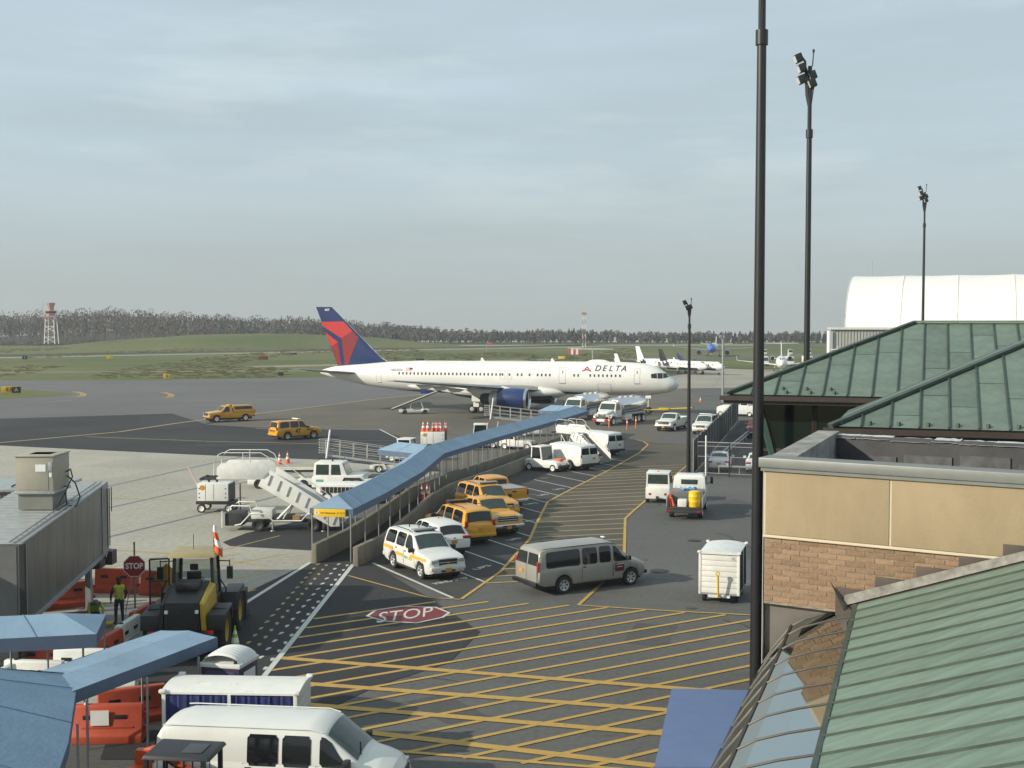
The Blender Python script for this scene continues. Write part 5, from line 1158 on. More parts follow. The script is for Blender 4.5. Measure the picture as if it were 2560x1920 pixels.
# fuel tankers
TANK = M('polished_tank', (.72,.73,.73), .16, 1., var=.05, scale=.8)
def tanker(label, loc, rz):
    r = thing('fuel_truck', label, 'fuel truck', loc, rz, 'fuel trucks by the airliner')
    MB().rbar((-4.6,0,.85),(3.9,0,.85),1.0,.22).build('chassis', DARKM, r)
    rings = []
    for x, k in ((-4.75,.05),(-4.72,.6),(-4.6,.92),(-4.4,1),(1.0,1),(1.2,.92),(1.32,.6),(1.35,.05)):
        rings.append([(x,1.2*k*math.copysign(abs(math.sin(2*math.pi*i/28))**.8, math.sin(2*math.pi*i/28)),2.12+.92*k*math.copysign(abs(math.cos(2*math.pi*i/28))**.8, math.cos(2*math.pi*i/28))) for i in range(28)])
    tk = MB().loft(rings).build('tank', TANK, r, ang=50)
    for x in (-3,-1.6,-.2): MB().lathe([(.3,0),(.3,.1),(.2,.14),(0,.15)], (x,0,3.02), n=16).build('hatch', ALU, tk)
    rail(tk, [(-4.3,.5,3.0),(-4.3,.5,3.25),(.8,.5,3.25),(.8,.5,3.0)], .03, 'top_rail', ALU)
    MB().box(-4.2,.8,-1.15,1.15,1.05,1.3).build('tank_skirt', STEEL, r, bev=.02); MB().box(-.8,.9,-1.2,-.7,.5,1.1).build('pump_cabinet', WHITE2, r, bev=.03); MB().box(-.8,.9,.7,1.2,.5,1.1).build('pump_cabinet', WHITE2, r, bev=.03)
    cb = MB().loft([[(1.55,-1.1,.9),(3.1,-1.1,.9),(3.1,1.1,.9),(1.55,1.1,.9)],[(1.55,-1.12,1.75),(3.1,-1.12,1.75),(3.1,1.12,1.75),(1.55,1.12,1.75)],[(1.6,-1.0,2.55),(2.65,-.98,2.55),(2.65,.98,2.55),(1.6,1.0,2.55)],[(1.75,-.85,2.68),(2.5,-.82,2.68),(2.5,.82,2.68),(1.75,.85,2.68)]]).build('cab', WHITE, r, bev=.05)
    MB().add([(3.10,-.95,1.80),(3.10,.95,1.80),(2.72,.88,2.46),(2.72,-.88,2.46)], [(0,1,2,3)]).xf(Matrix.Translation((.03,0,0))).build('windscreen', GLS2, cb, fix=False)
    for sd in (1,-1):
        MB().add([(1.85,sd*1.13,1.78),(2.95,sd*1.13,1.78),(2.66,sd*1.02,2.45),(1.88,sd*1.02,2.45)], [(0,1,2,3)]).build('side_window', GLS, cb, fix=False)
        MB().rbar((2.9,sd*1.1,2.1),(3.0,sd*1.45,2.1),.04,.04).box(2.9,3.0,min(sd*1.35,sd*1.5),max(sd*1.35,sd*1.5),1.75,2.25).build('mirror', BLK, cb)
        MB().prism([(2.6,.9),(2.75,1.25),(3.6,1.32),(4.1,1.15),(4.2,.9),(4.0,.9),(3.85,1.08),(3.1,1.08),(2.9,.9)], lambda u, v, t: (u,t,v), sd*.75, sd*1.18).build('fender', WHITE, r, bev=.03)
        MB().box(4.15,4.28,sd*.85-.16,sd*.85+.16,1.0,1.22).build('headlight', LENS, r, bev=.03)
        wheel_parts(r, 3.45, sd*.98, .5, .28, 'dish', sd)
        for x in (-3.9,-2.7): wheel_parts(r, x, sd*.88, .5, .5, 'dish', sd)
    MB().loft([[(3.0,-.95,1.0),(3.0,.95,1.0),(3.0,.95,1.78),(3.0,-.95,1.78)],[(4.1,-.72,1.0),(4.1,.72,1.0),(4.1,.70,1.5),(4.1,-.70,1.5)],[(4.25,-.6,1.0),(4.25,.6,1.0),(4.25,.58,1.38),(4.25,-.58,1.38)]]).build('hood', WHITE, r, bev=.04)
    g = MB().box(4.22,4.32,-.5,.5,.85,1.42).build('grille', CHR, r, bev=.03)
    for i in range(7): MB().box(4.315,4.33,-.42+i*.14-.025,-.42+i*.14+.025,.9,1.36).build('grille_slot', BLK, g)
    MB().box(4.1,4.45,-1.15,1.15,.45,.80).build('bumper', DRED2, r, bev=.04); MB().box(4.45,4.47,-.55,.45,.52,.78).build('placard', REFL, r)
    MB().box(1.7,2.5,-.5,.5,2.68,2.74).build('roof_panel', ALU, cb); MB().lathe([(.07,0),(.07,.12),(0,.15)], (2.1,.5,2.68), n=12).build('beacon', ORA, cb)
    return r
ta = math.atan2(-.83,-.55)
tanker('white fuel truck with a polished tank, nearer of the two under the airliner', (12.55,144.0,0), ta)
tanker('white fuel truck with a polished tank, behind the walkway end', (8.9,151.2,0), ta+.03)
# service truck with a flat bed
sv = thing('service_truck', 'white service truck seen from behind with a yellow drum on its bed', 'truck', (10.95,76.2,0), math.atan2(.97,.22))
MB().box(-3.4,-.2,-1.05,1.05,.62,.78).build('bed', DARKM, sv, bev=.02); MB().box(-3.0,2.2,-.4,.4,.45,.62).build('chassis', DARKM, sv)
cbn = MB().loft([[(-.05,-1.0,.75),(1.85,-1.0,.75),(1.85,1.0,.75),(-.05,1.0,.75)],[(-.05,-1.0,1.6),(1.85,-1.0,1.6),(1.85,1.0,1.6),(-.05,1.0,1.6)],[(.0,-.95,2.15),(1.3,-.92,2.15),(1.3,.92,2.15),(.0,.95,2.15)],[(.12,-.8,2.3),(1.15,-.78,2.3),(1.15,.78,2.3),(.12,.8,2.3)]]).build('cab', WHITE, sv, bev=.06)
MB().box(-.06,-.03,-.5,.5,1.72,2.02).build('rear_window', GLS2, cbn, bev=.02)
for i in range(7): MB().rbar((-.04,-.84+i*.28,1.35),(-.04,-.84+i*.28,1.65),.06,.04).build('cab_rib', WHITE, cbn)
for sd in (1,-1):
    MB().add([(.25,sd*1.005,1.62),(1.6,sd*1.005,1.62),(1.28,sd*.955,2.1),(.25,sd*.965,2.1)], [(0,1,2,3)]).build('side_window', GLS, cbn, fix=False)
    MB().bar((1.5,sd*1.0,1.6),(1.5,sd*1.3,1.75),.02).box(1.42,1.52,min(sd*1.2,sd*1.36),max(sd*1.2,sd*1.36),1.6,2.05).build('mirror', BLK, cbn)
    for x in (1.3,-2.2): wheel_parts(sv, x, sd*.86, .38, .26, 'dish', sd)
    MB().box(-3.4,-.3,min(sd*1.02,sd*1.08),max(sd*1.02,sd*1.08),.78,1.35).build('side_board', STEEL, sv, bev=.01)
MB().box(-1.6,-.35,-.98,.98,.78,1.52).build('equipment_box', M('dull_steel', (.20,.20,.20), .45, .5, var=.15), sv, bev=.03)
MB().lathe([(.33,0),(.34,.03),(.34,.28),(.35,.3),(.34,.32),(.34,.58),(.35,.6),(.34,.62),(.33,.9),(.2,.95),(0,.95)], (-3.0,-.55,.78), n=20).build('yellow_drum', SGY, sv)
MB().box(-3.3,-2.7,-.1,.42,.78,1.2).build('hose_reel_frame', WHITE2, sv, bev=.03); MB().lathe([(.18,-.2),(.18,.2)], (-3.0,.16,1.0), (0,1,0), 16, cap=True).build('hose_reel', BLK, sv)
MB().tube([(-3.2,.85,.8),(-3.1,.85,1.5),(-2.9,.7,1.7)], .05).tube([(-3.2,.65,.8),(-3.15,.8,1.3)], .06).tube([(-3.2,1.0,.8),(-3.15,.9,1.3)], .06).build('orange_stand', ORA, sv)
MB().tube([(-1.3+.25*math.cos(a*.6),-.55+.9*(a/20)+.1*math.sin(a),1.6+.07*math.sin(a*1.3)) for a in range(21)], .06).build('blue_hose', M('hose_blue', (.08,.28,.55), .5), sv)
MB().box(-3.55,-3.35,-1.05,1.05,.45,.62).build('rear_bumper', DARKM, sv, bev=.02)
for sd in (1,-1): MB().box(-3.58,-3.54,sd*.85-.1,sd*.85+.1,.5,.6).build('tail_light', RED, sv)
# baggage carts
def bag_cart(label, loc, rz, curtain, L=2.6, W_=1.66, front='slats', num=None):
    r = thing('baggage_cart', label, 'baggage cart', loc, rz); z0, z1 = .42, 2.12
    # x axis: drawbar end at +x; sides carry curtains
    MB().box(-L/2,L/2,-W_/2,W_/2,z0-.06,z0+.02).build('floor', STEEL, r)
    rm = M('cart_roof', (.66,.68,.66), .5, var=.1, dirt=.12)
    MB().loft([[(-L/2-.06,y,z1+.10*(1-(y/(W_/2))**2)) for y in [(-1+2*i/8)*W_/2 for i in range(9)]]+[(-L/2-.06,W_/2,z1-.05),(-L/2-.06,-W_/2,z1-.05)],[(L/2+.06,y,z1+.10*(1-(y/(W_/2))**2)) for y in [(-1+2*i/8)*W_/2 for i in range(9)]]+[(L/2+.06,W_/2,z1-.05),(L/2+.06,-W_/2,z1-.05)]]).build('roof', MATS['rusty_roof'] if 'rusty_roof' in MATS and num is None else rm, r, ang=50)
    n = 7
    for e in (1,-1):
        for i in range(n):
            za = z0+.02+(z1-z0-.1)*i/n; zb = z0+.02+(z1-z0-.1)*(i+1)/n-.012
            MB().box(min(e*(L/2-.04),e*L/2),max(e*(L/2-.04),e*L/2),-W_/2+.06,W_/2-.06,za,zb).build('end_plank', WHITE2, r, bev=.006)
    for sx in (1,-1):
        for sy in (1,-1):
            MB().box(sx*(L/2-.03)-.05,sx*(L/2-.03)+.05,sy*(W_/2-.03)-.05,sy*(W_/2-.03)+.05,z0-.05,z1-.02).build('corner_post', WHITE2, r, bev=.01)
            MB().box(sx*(L/2+.0)-.09,sx*(L/2+.0)+.09,sy*(W_/2-.0)-.07,sy*(W_/2-.0)+.07,z1-.02,z1+.07).build('corner_block', WHITE2, r, bev=.03)
    for sy in (1,-1):
        def fn(u, v, sy=sy): x = -L/2+.1+(L-.2)*u; return (x, sy*(W_/2-.02+.05*math.sin(x*14)*(1-v)+.02*math.sin(x*37)), z0+.06+(z1-z0-.14)*v)
        MB().grid(fn, 50, 3).build('side_curtain', curtain, r, fix=False)
        MB().box(-.04,.04,sy*(W_/2)-.03,sy*(W_/2)+.03,z0,z1-.04).build('centre_post', WHITE2, r)
        for x in (-L/2+.45,L/2-.45): wheel_parts(r, x, sy*(W_/2-.16), .2, .16, 'dark', sy)
    MB().bar((L/2,0,.36),(L/2+.25,0,.34),.05).bar((L/2+.25,0,.34),(L/2+.38,0,1.25),.045).lathe([(.09,-.03),(.09,.03),(.05,.03),(.05,-.03),(.09,-.03)], (L/2+.39,0,1.33), (1,0,0), 14).build('drawbar', TBY, r)
    MB().box(L/2-.2,L/2+.05,-.45,.45,.26,.36).build('steering_plate', WHITE2, r)
    if num: text_on('number', num, .17, lambda x, y: (L/2+.008, -.55+x if False else (.60-x)*-1*-1, z1-.22+y), M('faint_grey', (.30,.29,.25), .7), r)
    return r
bag_cart('white closed baggage cart numbered 20 with a yellow drawbar, right of the lane', (8.98,52.3,0), math.atan2(-.955,-.29), M('dark_curtain', (.03,.03,.034), .8), num='20')
M('rusty_roof', (.68,.68,.63), .6, var=.06, dirt=.0)
t_ = MATS['rusty_roof'].node_tree; b_ = t_.nodes['Principled BSDF']; src = b_.inputs['Base Color'].links[0].from_socket
n_ = t_.nodes.new('ShaderNodeTexNoise'); n_.inputs['Scale'].default_value = 2.3; n_.inputs['Detail'].default_value = 9; n_.inputs['Roughness'].default_value = .72
r_ = t_.nodes.new('ShaderNodeValToRGB'); r_.color_ramp.elements[0].position = .60; r_.color_ramp.elements[1].position = .72; r_.color_ramp.elements[0].color = (0,0,0,1); r_.color_ramp.elements[1].color = (.8,.8,.8,1)
x_ = t_.nodes.new('ShaderNodeMix'); x_.data_type = 'RGBA'; x_.inputs[7].default_value = (.30,.13,.05,1)
c_ = t_.nodes.new('ShaderNodeTexCoord'); t_.links.new(c_.outputs['Object'], n_.inputs[0]); t_.links.new(n_.outputs[0], r_.inputs[0]); t_.links.new(r_.outputs[0], x_.inputs[0]); t_.links.new(src, x_.inputs[6]); t_.links.new(x_.outputs[2], b_.inputs['Base Color'])
bag_cart('white baggage cart with a rust stained roof and blue curtains behind the near van', (-7.25,32.35,0), RAD(-3), M('blue_curtain', (.015,.025,.12), .7, var=.3), L=3.5, W_=1.6)
# ---------------------------------------------------------------- terminal wings on the right
def rnd_mat(name, col, rough, var, spread, streak=(6,6,.6), metal=0., dirtc=None, bump=.1):
    """material whose tone differs a little from piece to piece, with streaks down the piece"""
    m = bpy.data.materials.new(name); m.use_nodes = True; t = m.node_tree; b = t.nodes['Principled BSDF']; N = t.nodes.new; K = t.links.new
    b.inputs['Roughness'].default_value = rough; b.inputs['Metallic'].default_value = metal
    oi = N('ShaderNodeObjectInfo'); tc = N('ShaderNodeTexCoord'); mp = N('ShaderNodeMapping'); mp.inputs['Scale'].default_value = streak; K(tc.outputs['Object'], mp.inputs[0])
    n = N('ShaderNodeTexNoise'); n.inputs['Scale'].default_value = 1.3; n.inputs['Detail'].default_value = 8; n.inputs['Roughness'].default_value = .68; K(mp.outputs[0], n.inputs[0])
    ad = N('ShaderNodeMath'); ad.operation = 'MULTIPLY_ADD'; ad.inputs[1].default_value = spread; K(oi.outputs['Random'], ad.inputs[0]); K(n.outputs[0], ad.inputs[2])
    r = N('ShaderNodeValToRGB'); r.color_ramp.elements[0].position = .28; r.color_ramp.elements[1].position = .72+spread
    r.color_ramp.elements[0].color = tuple(c*(1-var) for c in (dirtc or col)) + (1,); r.color_ramp.elements[1].color = tuple(c*(1+var) for c in col) + (1,)
    K(ad.outputs[0], r.inputs[0]); K(r.outputs[0], b.inputs['Base Color'])
    bp = N('ShaderNodeBump'); bp.inputs['Strength'].default_value = bump; bp.inputs['Distance'].default_value = .02; n2 = N('ShaderNodeTexNoise'); n2.inputs['Scale'].default_value = 25; K(tc.outputs['Object'], n2.inputs[0]); K(n2.outputs[0], bp.inputs['Height']); K(bp.outputs[0], b.inputs['Normal'])
    MATS[name] = m; return m
COPPER = rnd_mat('verdigris_copper', (.132,.182,.146), .6, .24, .25, (2.2,2.2,2.2), .0, (.098,.134,.108))
COPPER_N = rnd_mat('pale_verdigris', (.150,.215,.165), .55, .26, .18, (1.2,6,1.2), .0, (.110,.155,.118))
SEAMC = M('seam_copper', (.050,.070,.055), .6, var=.3); BROWN = M('bronze_trim', (.052,.040,.032), .5, .2, var=.2)
BRICK = rnd_mat('tan_brick', (.260,.170,.102), .9, .22, .40, (9,9,9), .0, (.195,.120,.072), .5)
MORTAR = M('mortar', (.62,.53,.40), .9, var=.12, scale=8); STUC = rnd_mat('beige_panel', (.315,.245,.150), .85, .14, .1, (.7,.7,.35), .0, (.285,.220,.135), .2)
COPE = M('coping_metal', (.19,.20,.185), .45, .25, var=.1); TAR = M('roof_membrane', (.055,.055,.058), .75, var=.3, scale=1.2, bump=.4, dirt=.3)
LOWW = M('dark_stucco', (.135,.122,.105), .9, var=.08, bump=.2); FLASH = M('flashing_strip', (.62,.62,.58), .4, .4, var=.3, scale=5, bump=.5)
CURT = M('curtain_wall_glass', (.006,.012,.012), .05, var=.3, spec=.7)
wing = thing('terminal_wing', 'beige panelled terminal wing with a tan brick band and flat parapet roof', 'building')
U = Vector((.843,-.538,0)).normalized(); NW = Vector((-U.y*-1, 0, 0)) if False else Vector((U.y, -U.x, 0)); O = Vector((4.1,20,0))     # NW points at the camera
def wp(u, z, d=0): p = O+U*u+NW*d; return Vector((p.x, p.y, z))
def wbox(u0, u1, z0, z1, d0, d1):
    return MB().add([wp(u0,z0,d0),wp(u1,z0,d0),wp(u1,z0,d1),wp(u0,z0,d1),wp(u0,z1,d0),wp(u1,z1,d0),wp(u1,z1,d1),wp(u0,z1,d1)], [(0,3,2,1),(4,5,6,7),(0,1,5,4),(1,2,6,5),(2,3,7,6),(3,0,4,7)])
UL = 9.0; SIDE = (Vector((6.27,25.3,0))-O); SL = SIDE.length; SIDE.normalize()
core = MB().add([O+Vector((0,0,7.1)),O+U*UL+Vector((0,0,7.1)),O+U*UL+SIDE*SL+Vector((0,0,7.1)),O+SIDE*SL+Vector((0,0,7.1)),O+Vector((0,0,8.9)),O+U*UL+Vector((0,0,8.9)),O+U*UL+SIDE*SL+Vector((0,0,8.9)),O+SIDE*SL+Vector((0,0,8.9))], [(0,3,2,1),(4,5,6,7),(0,1,5,4),(1,2,6,5),(2,3,7,6),(3,0,4,7)])
core.build('roof_deck', [TAR], wing)
wbox(0,UL,7.10,9.30,-.25,0).build('wall_backing', MORTAR, wing)
for a, b in ((.03,2.02),(2.05,3.98),(4.01,5.95),(5.98,8.0)): wbox(a,b,8.24,9.27,0,.05).build('wall_panel', STUC, wing, bev=.012)
for a in (.015,2.035,3.995,5.965): wbox(a-.016,a+.016,8.24,9.27,0,.035).build('panel_caulk', MATS['pale_stone'] if 'pale_stone' in MATS else M('pale_stone', (.52,.45,.33), .8), wing)
wbox(-.04,UL,9.27,9.33,-.30,.09).build('coping', COPE, wing); wbox(-.07,UL,9.33,9.485,-.36,.12).build('coping', COPE, wing, bev=.012)
wbox(-.01,UL,8.19,8.235,0,.06).build('sill_band', M('pale_stone', (.52,.45,.33), .8), wing, bev=.008)
# bricks, one by one, running bond; the stepped flashing hides the lower right ones
bl, bh = .30, .0875
bmesh_ = MB().box(-bl/2+.007,bl/2-.007,-.005,.03,-bh/2+.007,bh/2-.007).mesh('brick', BRICK, bev=.004)
ang = math.atan2(U.y, U.x)
for c in range(12):
    z = 8.19-bh*(c+.5)
    u = (.15 if c % 2 else 0)+.0
    while u < 5.4:
        uc = u+bl/2-(.30 if c % 2 else 0)+.0
        zr = 7.27+.372*(uc-1.53)
        if uc < .01: uc = .075
        if uc > 0 and (z > zr+.06 or uc < 1.3):
            p = wp(uc, z, .0); o = inst('brick', bmesh_, wing, p, (0,0,ang)); o.location = wp(uc, z, .001+random.uniform(0,.004)); o.scale = (.5 if abs(uc-.075) < .001 else 1,1,1)
        u += bl
for i in range(7):                                        # stepped counter flashing and its apron
    u0 = 1.2+i*.62; zr = 7.30+.372*(u0-1.53); wbox(u0,u0+.64,zr-.35,zr+.33,.03,.055+.002*i).build('step_flashing', BROWN, wing, bev=.004)
fl = MB(); fl.add([wp(1.1,7.62,.06),wp(1.42,7.2,.30),wp(1.42,7.2,.06)], [(0,1,2)]); fl.add([wp(1.35,7.24,.09),wp(6,8.98,.09),wp(6,9.10,.075),wp(1.35,7.40,.075)], [(0,1,2,3)])
fl.build('apron_flashing', M('stained_flashing', (.21,.20,.18), .5, .3, var=.4, scale=6), wing, fix=False)
wbox(-.02,UL,0,7.09,-.7,-.12).build('lower_wall', LOWW, wing); wbox(1.14,1.17,2,7.08,-.12,-.10).build('wall_joint', BODYGAP, wing)
# side and back parapets
def sbox(a, b, w, z0, z1, name, mat, bev=.0):
    d = (b-a).normalized(); n = Vector((-d.y,d.x,0))*w
    return MB().add([a+Vector((0,0,z0)),b+Vector((0,0,z0)),b+n+Vector((0,0,z0)),a+n+Vector((0,0,z0)),a+Vector((0,0,z1)),b+Vector((0,0,z1)),b+n+Vector((0,0,z1)),a+n+Vector((0,0,z1))], [(0,3,2,1),(4,5,6,7),(0,1,5,4),(1,2,6,5),(2,3,7,6),(3,0,4,7)]).build(name, mat, wing, bev=bev)
c1 = O+SIDE*SL
sbox(O+SIDE*.3, c1, -.42, 7.1, 9.46, 'side_parapet', M('stained_stone', (.27,.265,.245), .85, var=.35, scale=3, bump=.5, dirt=.5)); sbox(O+SIDE*.0-U*.03, c1-U*.03, -.012, 0, 9.40, 'side_wall', M('pale_side_wall', (.40,.39,.36), .8))
sbox(c1, c1+U*UL, -.4, 7.1, 9.40, 'back_parapet', TAR)
random.seed(3); u = .3
while u < UL:
    L = random.uniform(.5,.95); a = c1+U*u; z = 9.41+random.uniform(-.01,.02)
    MB().grid(lambda p, q: tuple(a+U*(L*.97*p)+Vector((0,0,z+.02*mnoise.noise(Vector((u+p*5,q*3,1)))-q*.05))+Vector((U.y,-U.x,0))*(q*.46-.02)), 6, 3).build('parapet_flashing', FLASH, wing, fix=False); u += L
for k in range(8): a = c1+U*(.8+k*1.05)+Vector((U.y,-U.x,0))*.405; sbox(a, a+U*.9, -.03, 8.92, 9.05+.05*(k % 3), 'membrane_upstand', M('membrane_patch', (.075,.075,.078), .7, var=.4, scale=4))
# hipped copper roofs
def hip_roof(name, label, corner, e, pitch, ridge_run, length, strip, copper, guards, wallz, seed):
    r = thing(name, label, 'roof building'); random.seed(seed)
    e = Vector(e).normalized(); inn = Vector((-e.y, e.x, 0)); up = (inn*math.cos(pitch)+Vector((0,0,math.sin(pitch)))); nrm = e.cross(up); nrm = nrm if nrm.z > 0 else -nrm
    cp = Vector(corner)
    def P(u, s, off=0): return cp+e*u+up*s+nrm*off
    smax = ridge_run/math.cos(pitch); n = int(length/strip)
    ln = lambda u: min(smax, max(0, u)/math.cos(pitch))
    MB().add([P(0,0,-.03),P(length,0,-.03),P(length,smax,-.03),P(ridge_run,smax,-.03)], [(0,1,2,3)]).build('roof_deck', BROWN, r, fix=False)
    for i in range(n):
        u0, u1 = i*strip+.012, (i+1)*strip-.012; l0, l1 = ln(u0), ln(u1); cuts = [0]
        if l1 > 1.6: cuts.append(random.uniform(.35,.85)*min(l0,smax))
        for k, c in enumerate(cuts):
            top0 = cuts[k+1]-.012 if k+1 < len(cuts) else l0; top1 = cuts[k+1]-.012 if k+1 < len(cuts) else l1
            b0, b1 = min(c, l0), min(c, l1); o_ = .004*(k+1)
            pts = [P(u0,b0,o_),P(u1,b1,o_),P(u1,top1,o_),P(u0,top0,o_)]
            if u0 < ridge_run < u1 and k == len(cuts)-1: pts = [P(u0,b0,o_),P(u1,b1,o_),P(u1,top1,o_),P(ridge_run,smax,o_),P(u0,top0,o_)]
            org = sum(pts, Vector())/len(pts); mb = MB(); mb.add([p-org for p in pts], [tuple(range(len(pts)))]); mb.build('copper_panel', copper, r, fix=False, loc=org)
        a, b = P(i*strip,0,.03), P(i*strip,max(.05,ln(i*strip)),.03); MB().rbar(a,b,.03,.045).build('standing_seam', SEAMC, r)
        if guards == 'all' or i in guards:
            for gu, gs in ((.3,.35),(.48,.12)) if guards != 'all' else ((.3,.12),):
                q = P(i*strip+strip*gu, gs, .05); MB().box(-.035,.035,-.03,.03,-.05,.03).xf(Matrix.Rotation(.7,4,'Z')).build('snow_guard', SEAMC, r, loc=q)
    MB().rbar(P(-.05,-.05,.05),P(ridge_run,smax,.05),.16,.07).build('hip_cap', SEAMC, r); MB().rbar(P(ridge_run,smax,.05),P(length,smax,.05),.18,.07).build('ridge_cap', COPPER, r)
    MB().rbar(P(-.2,-.08,-.07),P(length,-.08,-.07),.14,.12).build('gutter', BROWN, r); MB().rbar(P(-.1,.1,-.2),P(length,.1,-.2),.35,.2).build('soffit_beam', BROWN, r)
    # left flank of the hip, back slope and the glazed wall beneath
    ap = P(ridge_run,smax); bk = cp+inn*(2*ridge_run)
    MB().add([cp,ap,bk], [(0,1,2)]).add([bk,ap,P(length,smax),bk+e*length], [(0,1,2,3)]).build('rear_roof', copper, r, fix=False)
    w0 = cp+e*.7+inn*.7; w0.z = 0; w1 = cp+e*length+inn*.7; w1.z = 0; w2 = bk+e*.7-inn*.7; w2.z = 0; zt = cp.z-.12
    gw = MB().add([w0,w1,w1+Vector((0,0,zt)),w0+Vector((0,0,zt))], [(0,1,2,3)]).add([w2,w0,w0+Vector((0,0,zt)),w2+Vector((0,0,zt))], [(0,1,2,3)]).build('glazed_wall', CURT, r, fix=False)
    for k in range(int(length/1.5)):
        q = w0+e*(k*1.5); MB().rbar(q+Vector((0,0,.1)),q+Vector((0,0,zt)),.10,.12).build('mullion', BROWN, gw)
    for z in (zt-1.4,zt-2.8): MB().rbar(w0+Vector((0,0,z)),w1+Vector((0,0,z)),.06,.08).build('transom', BROWN, gw)
    MB().rbar(w0+inn*-.05+Vector((0,0,zt-.05)),w0+e*.9+inn*-.05+Vector((0,0,zt-3.4)),.14,.14).build('raking_strut', M('green_strut', (.05,.10,.085), .5), r)
    return r
hip_roof('copper_roof_pavilion', 'glazed terminal pavilion with a green copper hip roof, farther of two', (5.75,33.0,9.76), (.947,-.321,0), RAD(22), 4.67, 14, .615, COPPER, (2,3,4), 0, 5)
hip_roof('copper_roof_pavilion', 'green copper hip roof directly behind the parapet roof', (7.0,27.0,9.40), (.947,-.321,0), RAD(22.7), 6.0, 9, .60, COPPER, 'all', 0, 8)
# near copper roof running down to the curved glazing
near = thing('near_copper_roof', 'near green copper roof with standing seams in the bottom right corner', 'roof')
A_ = Vector((5.39,19.18,7.27)); E_ = Vector((-2.34,-7.0,0)).normalized(); UPV = (U+Vector((0,0,.372))).normalized(); NR = UPV.cross(E_); NR = NR if NR.z > 0 else -NR
def Q_(e, s, off=0): return A_+E_*e+UPV*s+NR*off
MB().add([Q_(-.1,-.02,-.05),Q_(12,-.02,-.05),Q_(12,7,-.05),Q_(-.1,7,-.05)], [(0,1,2,3)]).build('roof_deck', BROWN, near, fix=False)
for i in range(20):
    e0, e1 = i*.6+.01, (i+1)*.6-.01; org = Q_((e0+e1)/2,0)
    mb = MB(); mb.grid(lambda p, q: Q_(e0+(e1-e0)*p, 7*q, .004+.012*mnoise.noise(Vector((i*3.1+p,q*4,0))))-org, 3, 8); o = mb.build('copper_panel', COPPER_N, near, fix=False, loc=org)
    MB().rbar(Q_(i*.6,-.03,.014),Q_(i*.6,7,.014),.022,.034).build('standing_seam', SEAMC, near)
MB().rbar(Q_(-.1,-.03,-.02),Q_(12,-.03,-.02),.06,.10).build('eave_edge', SEAMC, near)
# gable wall under the eave and the barrel glazing in front of it
OUT = Vector((E_.y, -E_.x, 0)).normalized(); OUT = OUT if OUT.x < 0 else -OUT
def Cg(e, o, z): p = A_+E_*e+OUT*o; return Vector((p.x, p.y, z))
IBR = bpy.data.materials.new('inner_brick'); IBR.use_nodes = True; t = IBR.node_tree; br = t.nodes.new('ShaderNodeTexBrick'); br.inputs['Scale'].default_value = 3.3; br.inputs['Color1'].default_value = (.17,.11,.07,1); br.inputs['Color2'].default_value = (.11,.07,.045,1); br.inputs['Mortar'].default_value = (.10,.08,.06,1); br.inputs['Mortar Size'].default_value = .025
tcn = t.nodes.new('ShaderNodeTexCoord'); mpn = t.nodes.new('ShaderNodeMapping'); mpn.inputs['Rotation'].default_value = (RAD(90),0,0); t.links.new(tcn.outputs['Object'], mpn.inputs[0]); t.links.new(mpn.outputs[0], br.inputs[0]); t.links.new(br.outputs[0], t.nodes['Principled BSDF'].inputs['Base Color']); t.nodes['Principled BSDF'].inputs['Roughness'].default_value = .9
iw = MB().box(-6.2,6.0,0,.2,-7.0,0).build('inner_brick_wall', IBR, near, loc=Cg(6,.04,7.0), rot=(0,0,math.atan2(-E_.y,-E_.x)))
SG = bpy.data.materials.new('clear_glazing'); SG.use_nodes = True; t = SG.node_tree; t.nodes.clear(); oo = t.nodes.new('ShaderNodeOutputMaterial'); mx = t.nodes.new('ShaderNodeMixShader'); tr = t.nodes.new('ShaderNodeBsdfTransparent'); gl = t.nodes.new('ShaderNodeBsdfGlossy'); fr = t.nodes.new('ShaderNodeFresnel'); fr.inputs[0].default_value = 1.55
tr.inputs[0].default_value = (.50,.55,.53,1); gl.inputs['Roughness'].default_value = .06; gl.inputs['Color'].default_value = (.55,.58,.57,1); t.links.new(fr.outputs[0], mx.inputs[0]); t.links.new(tr.outputs[0], mx.inputs[1]); t.links.new(gl.outputs[0], mx.inputs[2]); t.links.new(mx.outputs[0], oo.inputs[0])
glz = thing('curved_glass_canopy', 'curved glass canopy with bronze ribs below the near copper roof', 'glass canopy')
prof = [(0,7.16),(.45,7.04),(.80,6.92),(1.03,6.78),(1.29,6.44),(1.47,6.15),(1.60,5.85),(1.70,5.35),(1.75,4.7),(1.76,3.6),(1.76,2.0),(1.76,.02)]
RIBM = M('bronze_rib', (.060,.055,.047), .5, .3, var=.15); ribs = [.35+i*.92 for i in range(13)]
for e in [-.25]+ribs: MB().tube([Cg(e,o,z) for o, z in prof], .016, 6).build('rib', RIBM, glz)
ee = [-.25]+ribs
for a, b in zip(ee, ee[1:]):
    for (i0, i1) in ((0,3),(3,6),(6,8),(8,11)):
        mb = MB()
        for k in range(i0, i1):
            (o0,z0),(o1,z1) = prof[k], prof[k+1]; mb.add([Cg(a+.03,o0,z0),Cg(b-.03,o0,z0),Cg(b-.03,o1,z1),Cg(a+.03,o1,z1)], [(0,1,2,3)])
        mb.build('glass_pane', SG, glz, fix=False, ang=60)
for k, rr in ((3,.028),(6,.022),(8,.02)): MB().tube([Cg(-.25,*prof[k]),Cg(11.5,*prof[k])], rr, 6).build('purlin', RIBM, glz)
MB().rbar(Cg(-.25,.02,7.14),Cg(11.5,.02,7.14),.08,.1).build('head_rail', RIBM, glz)
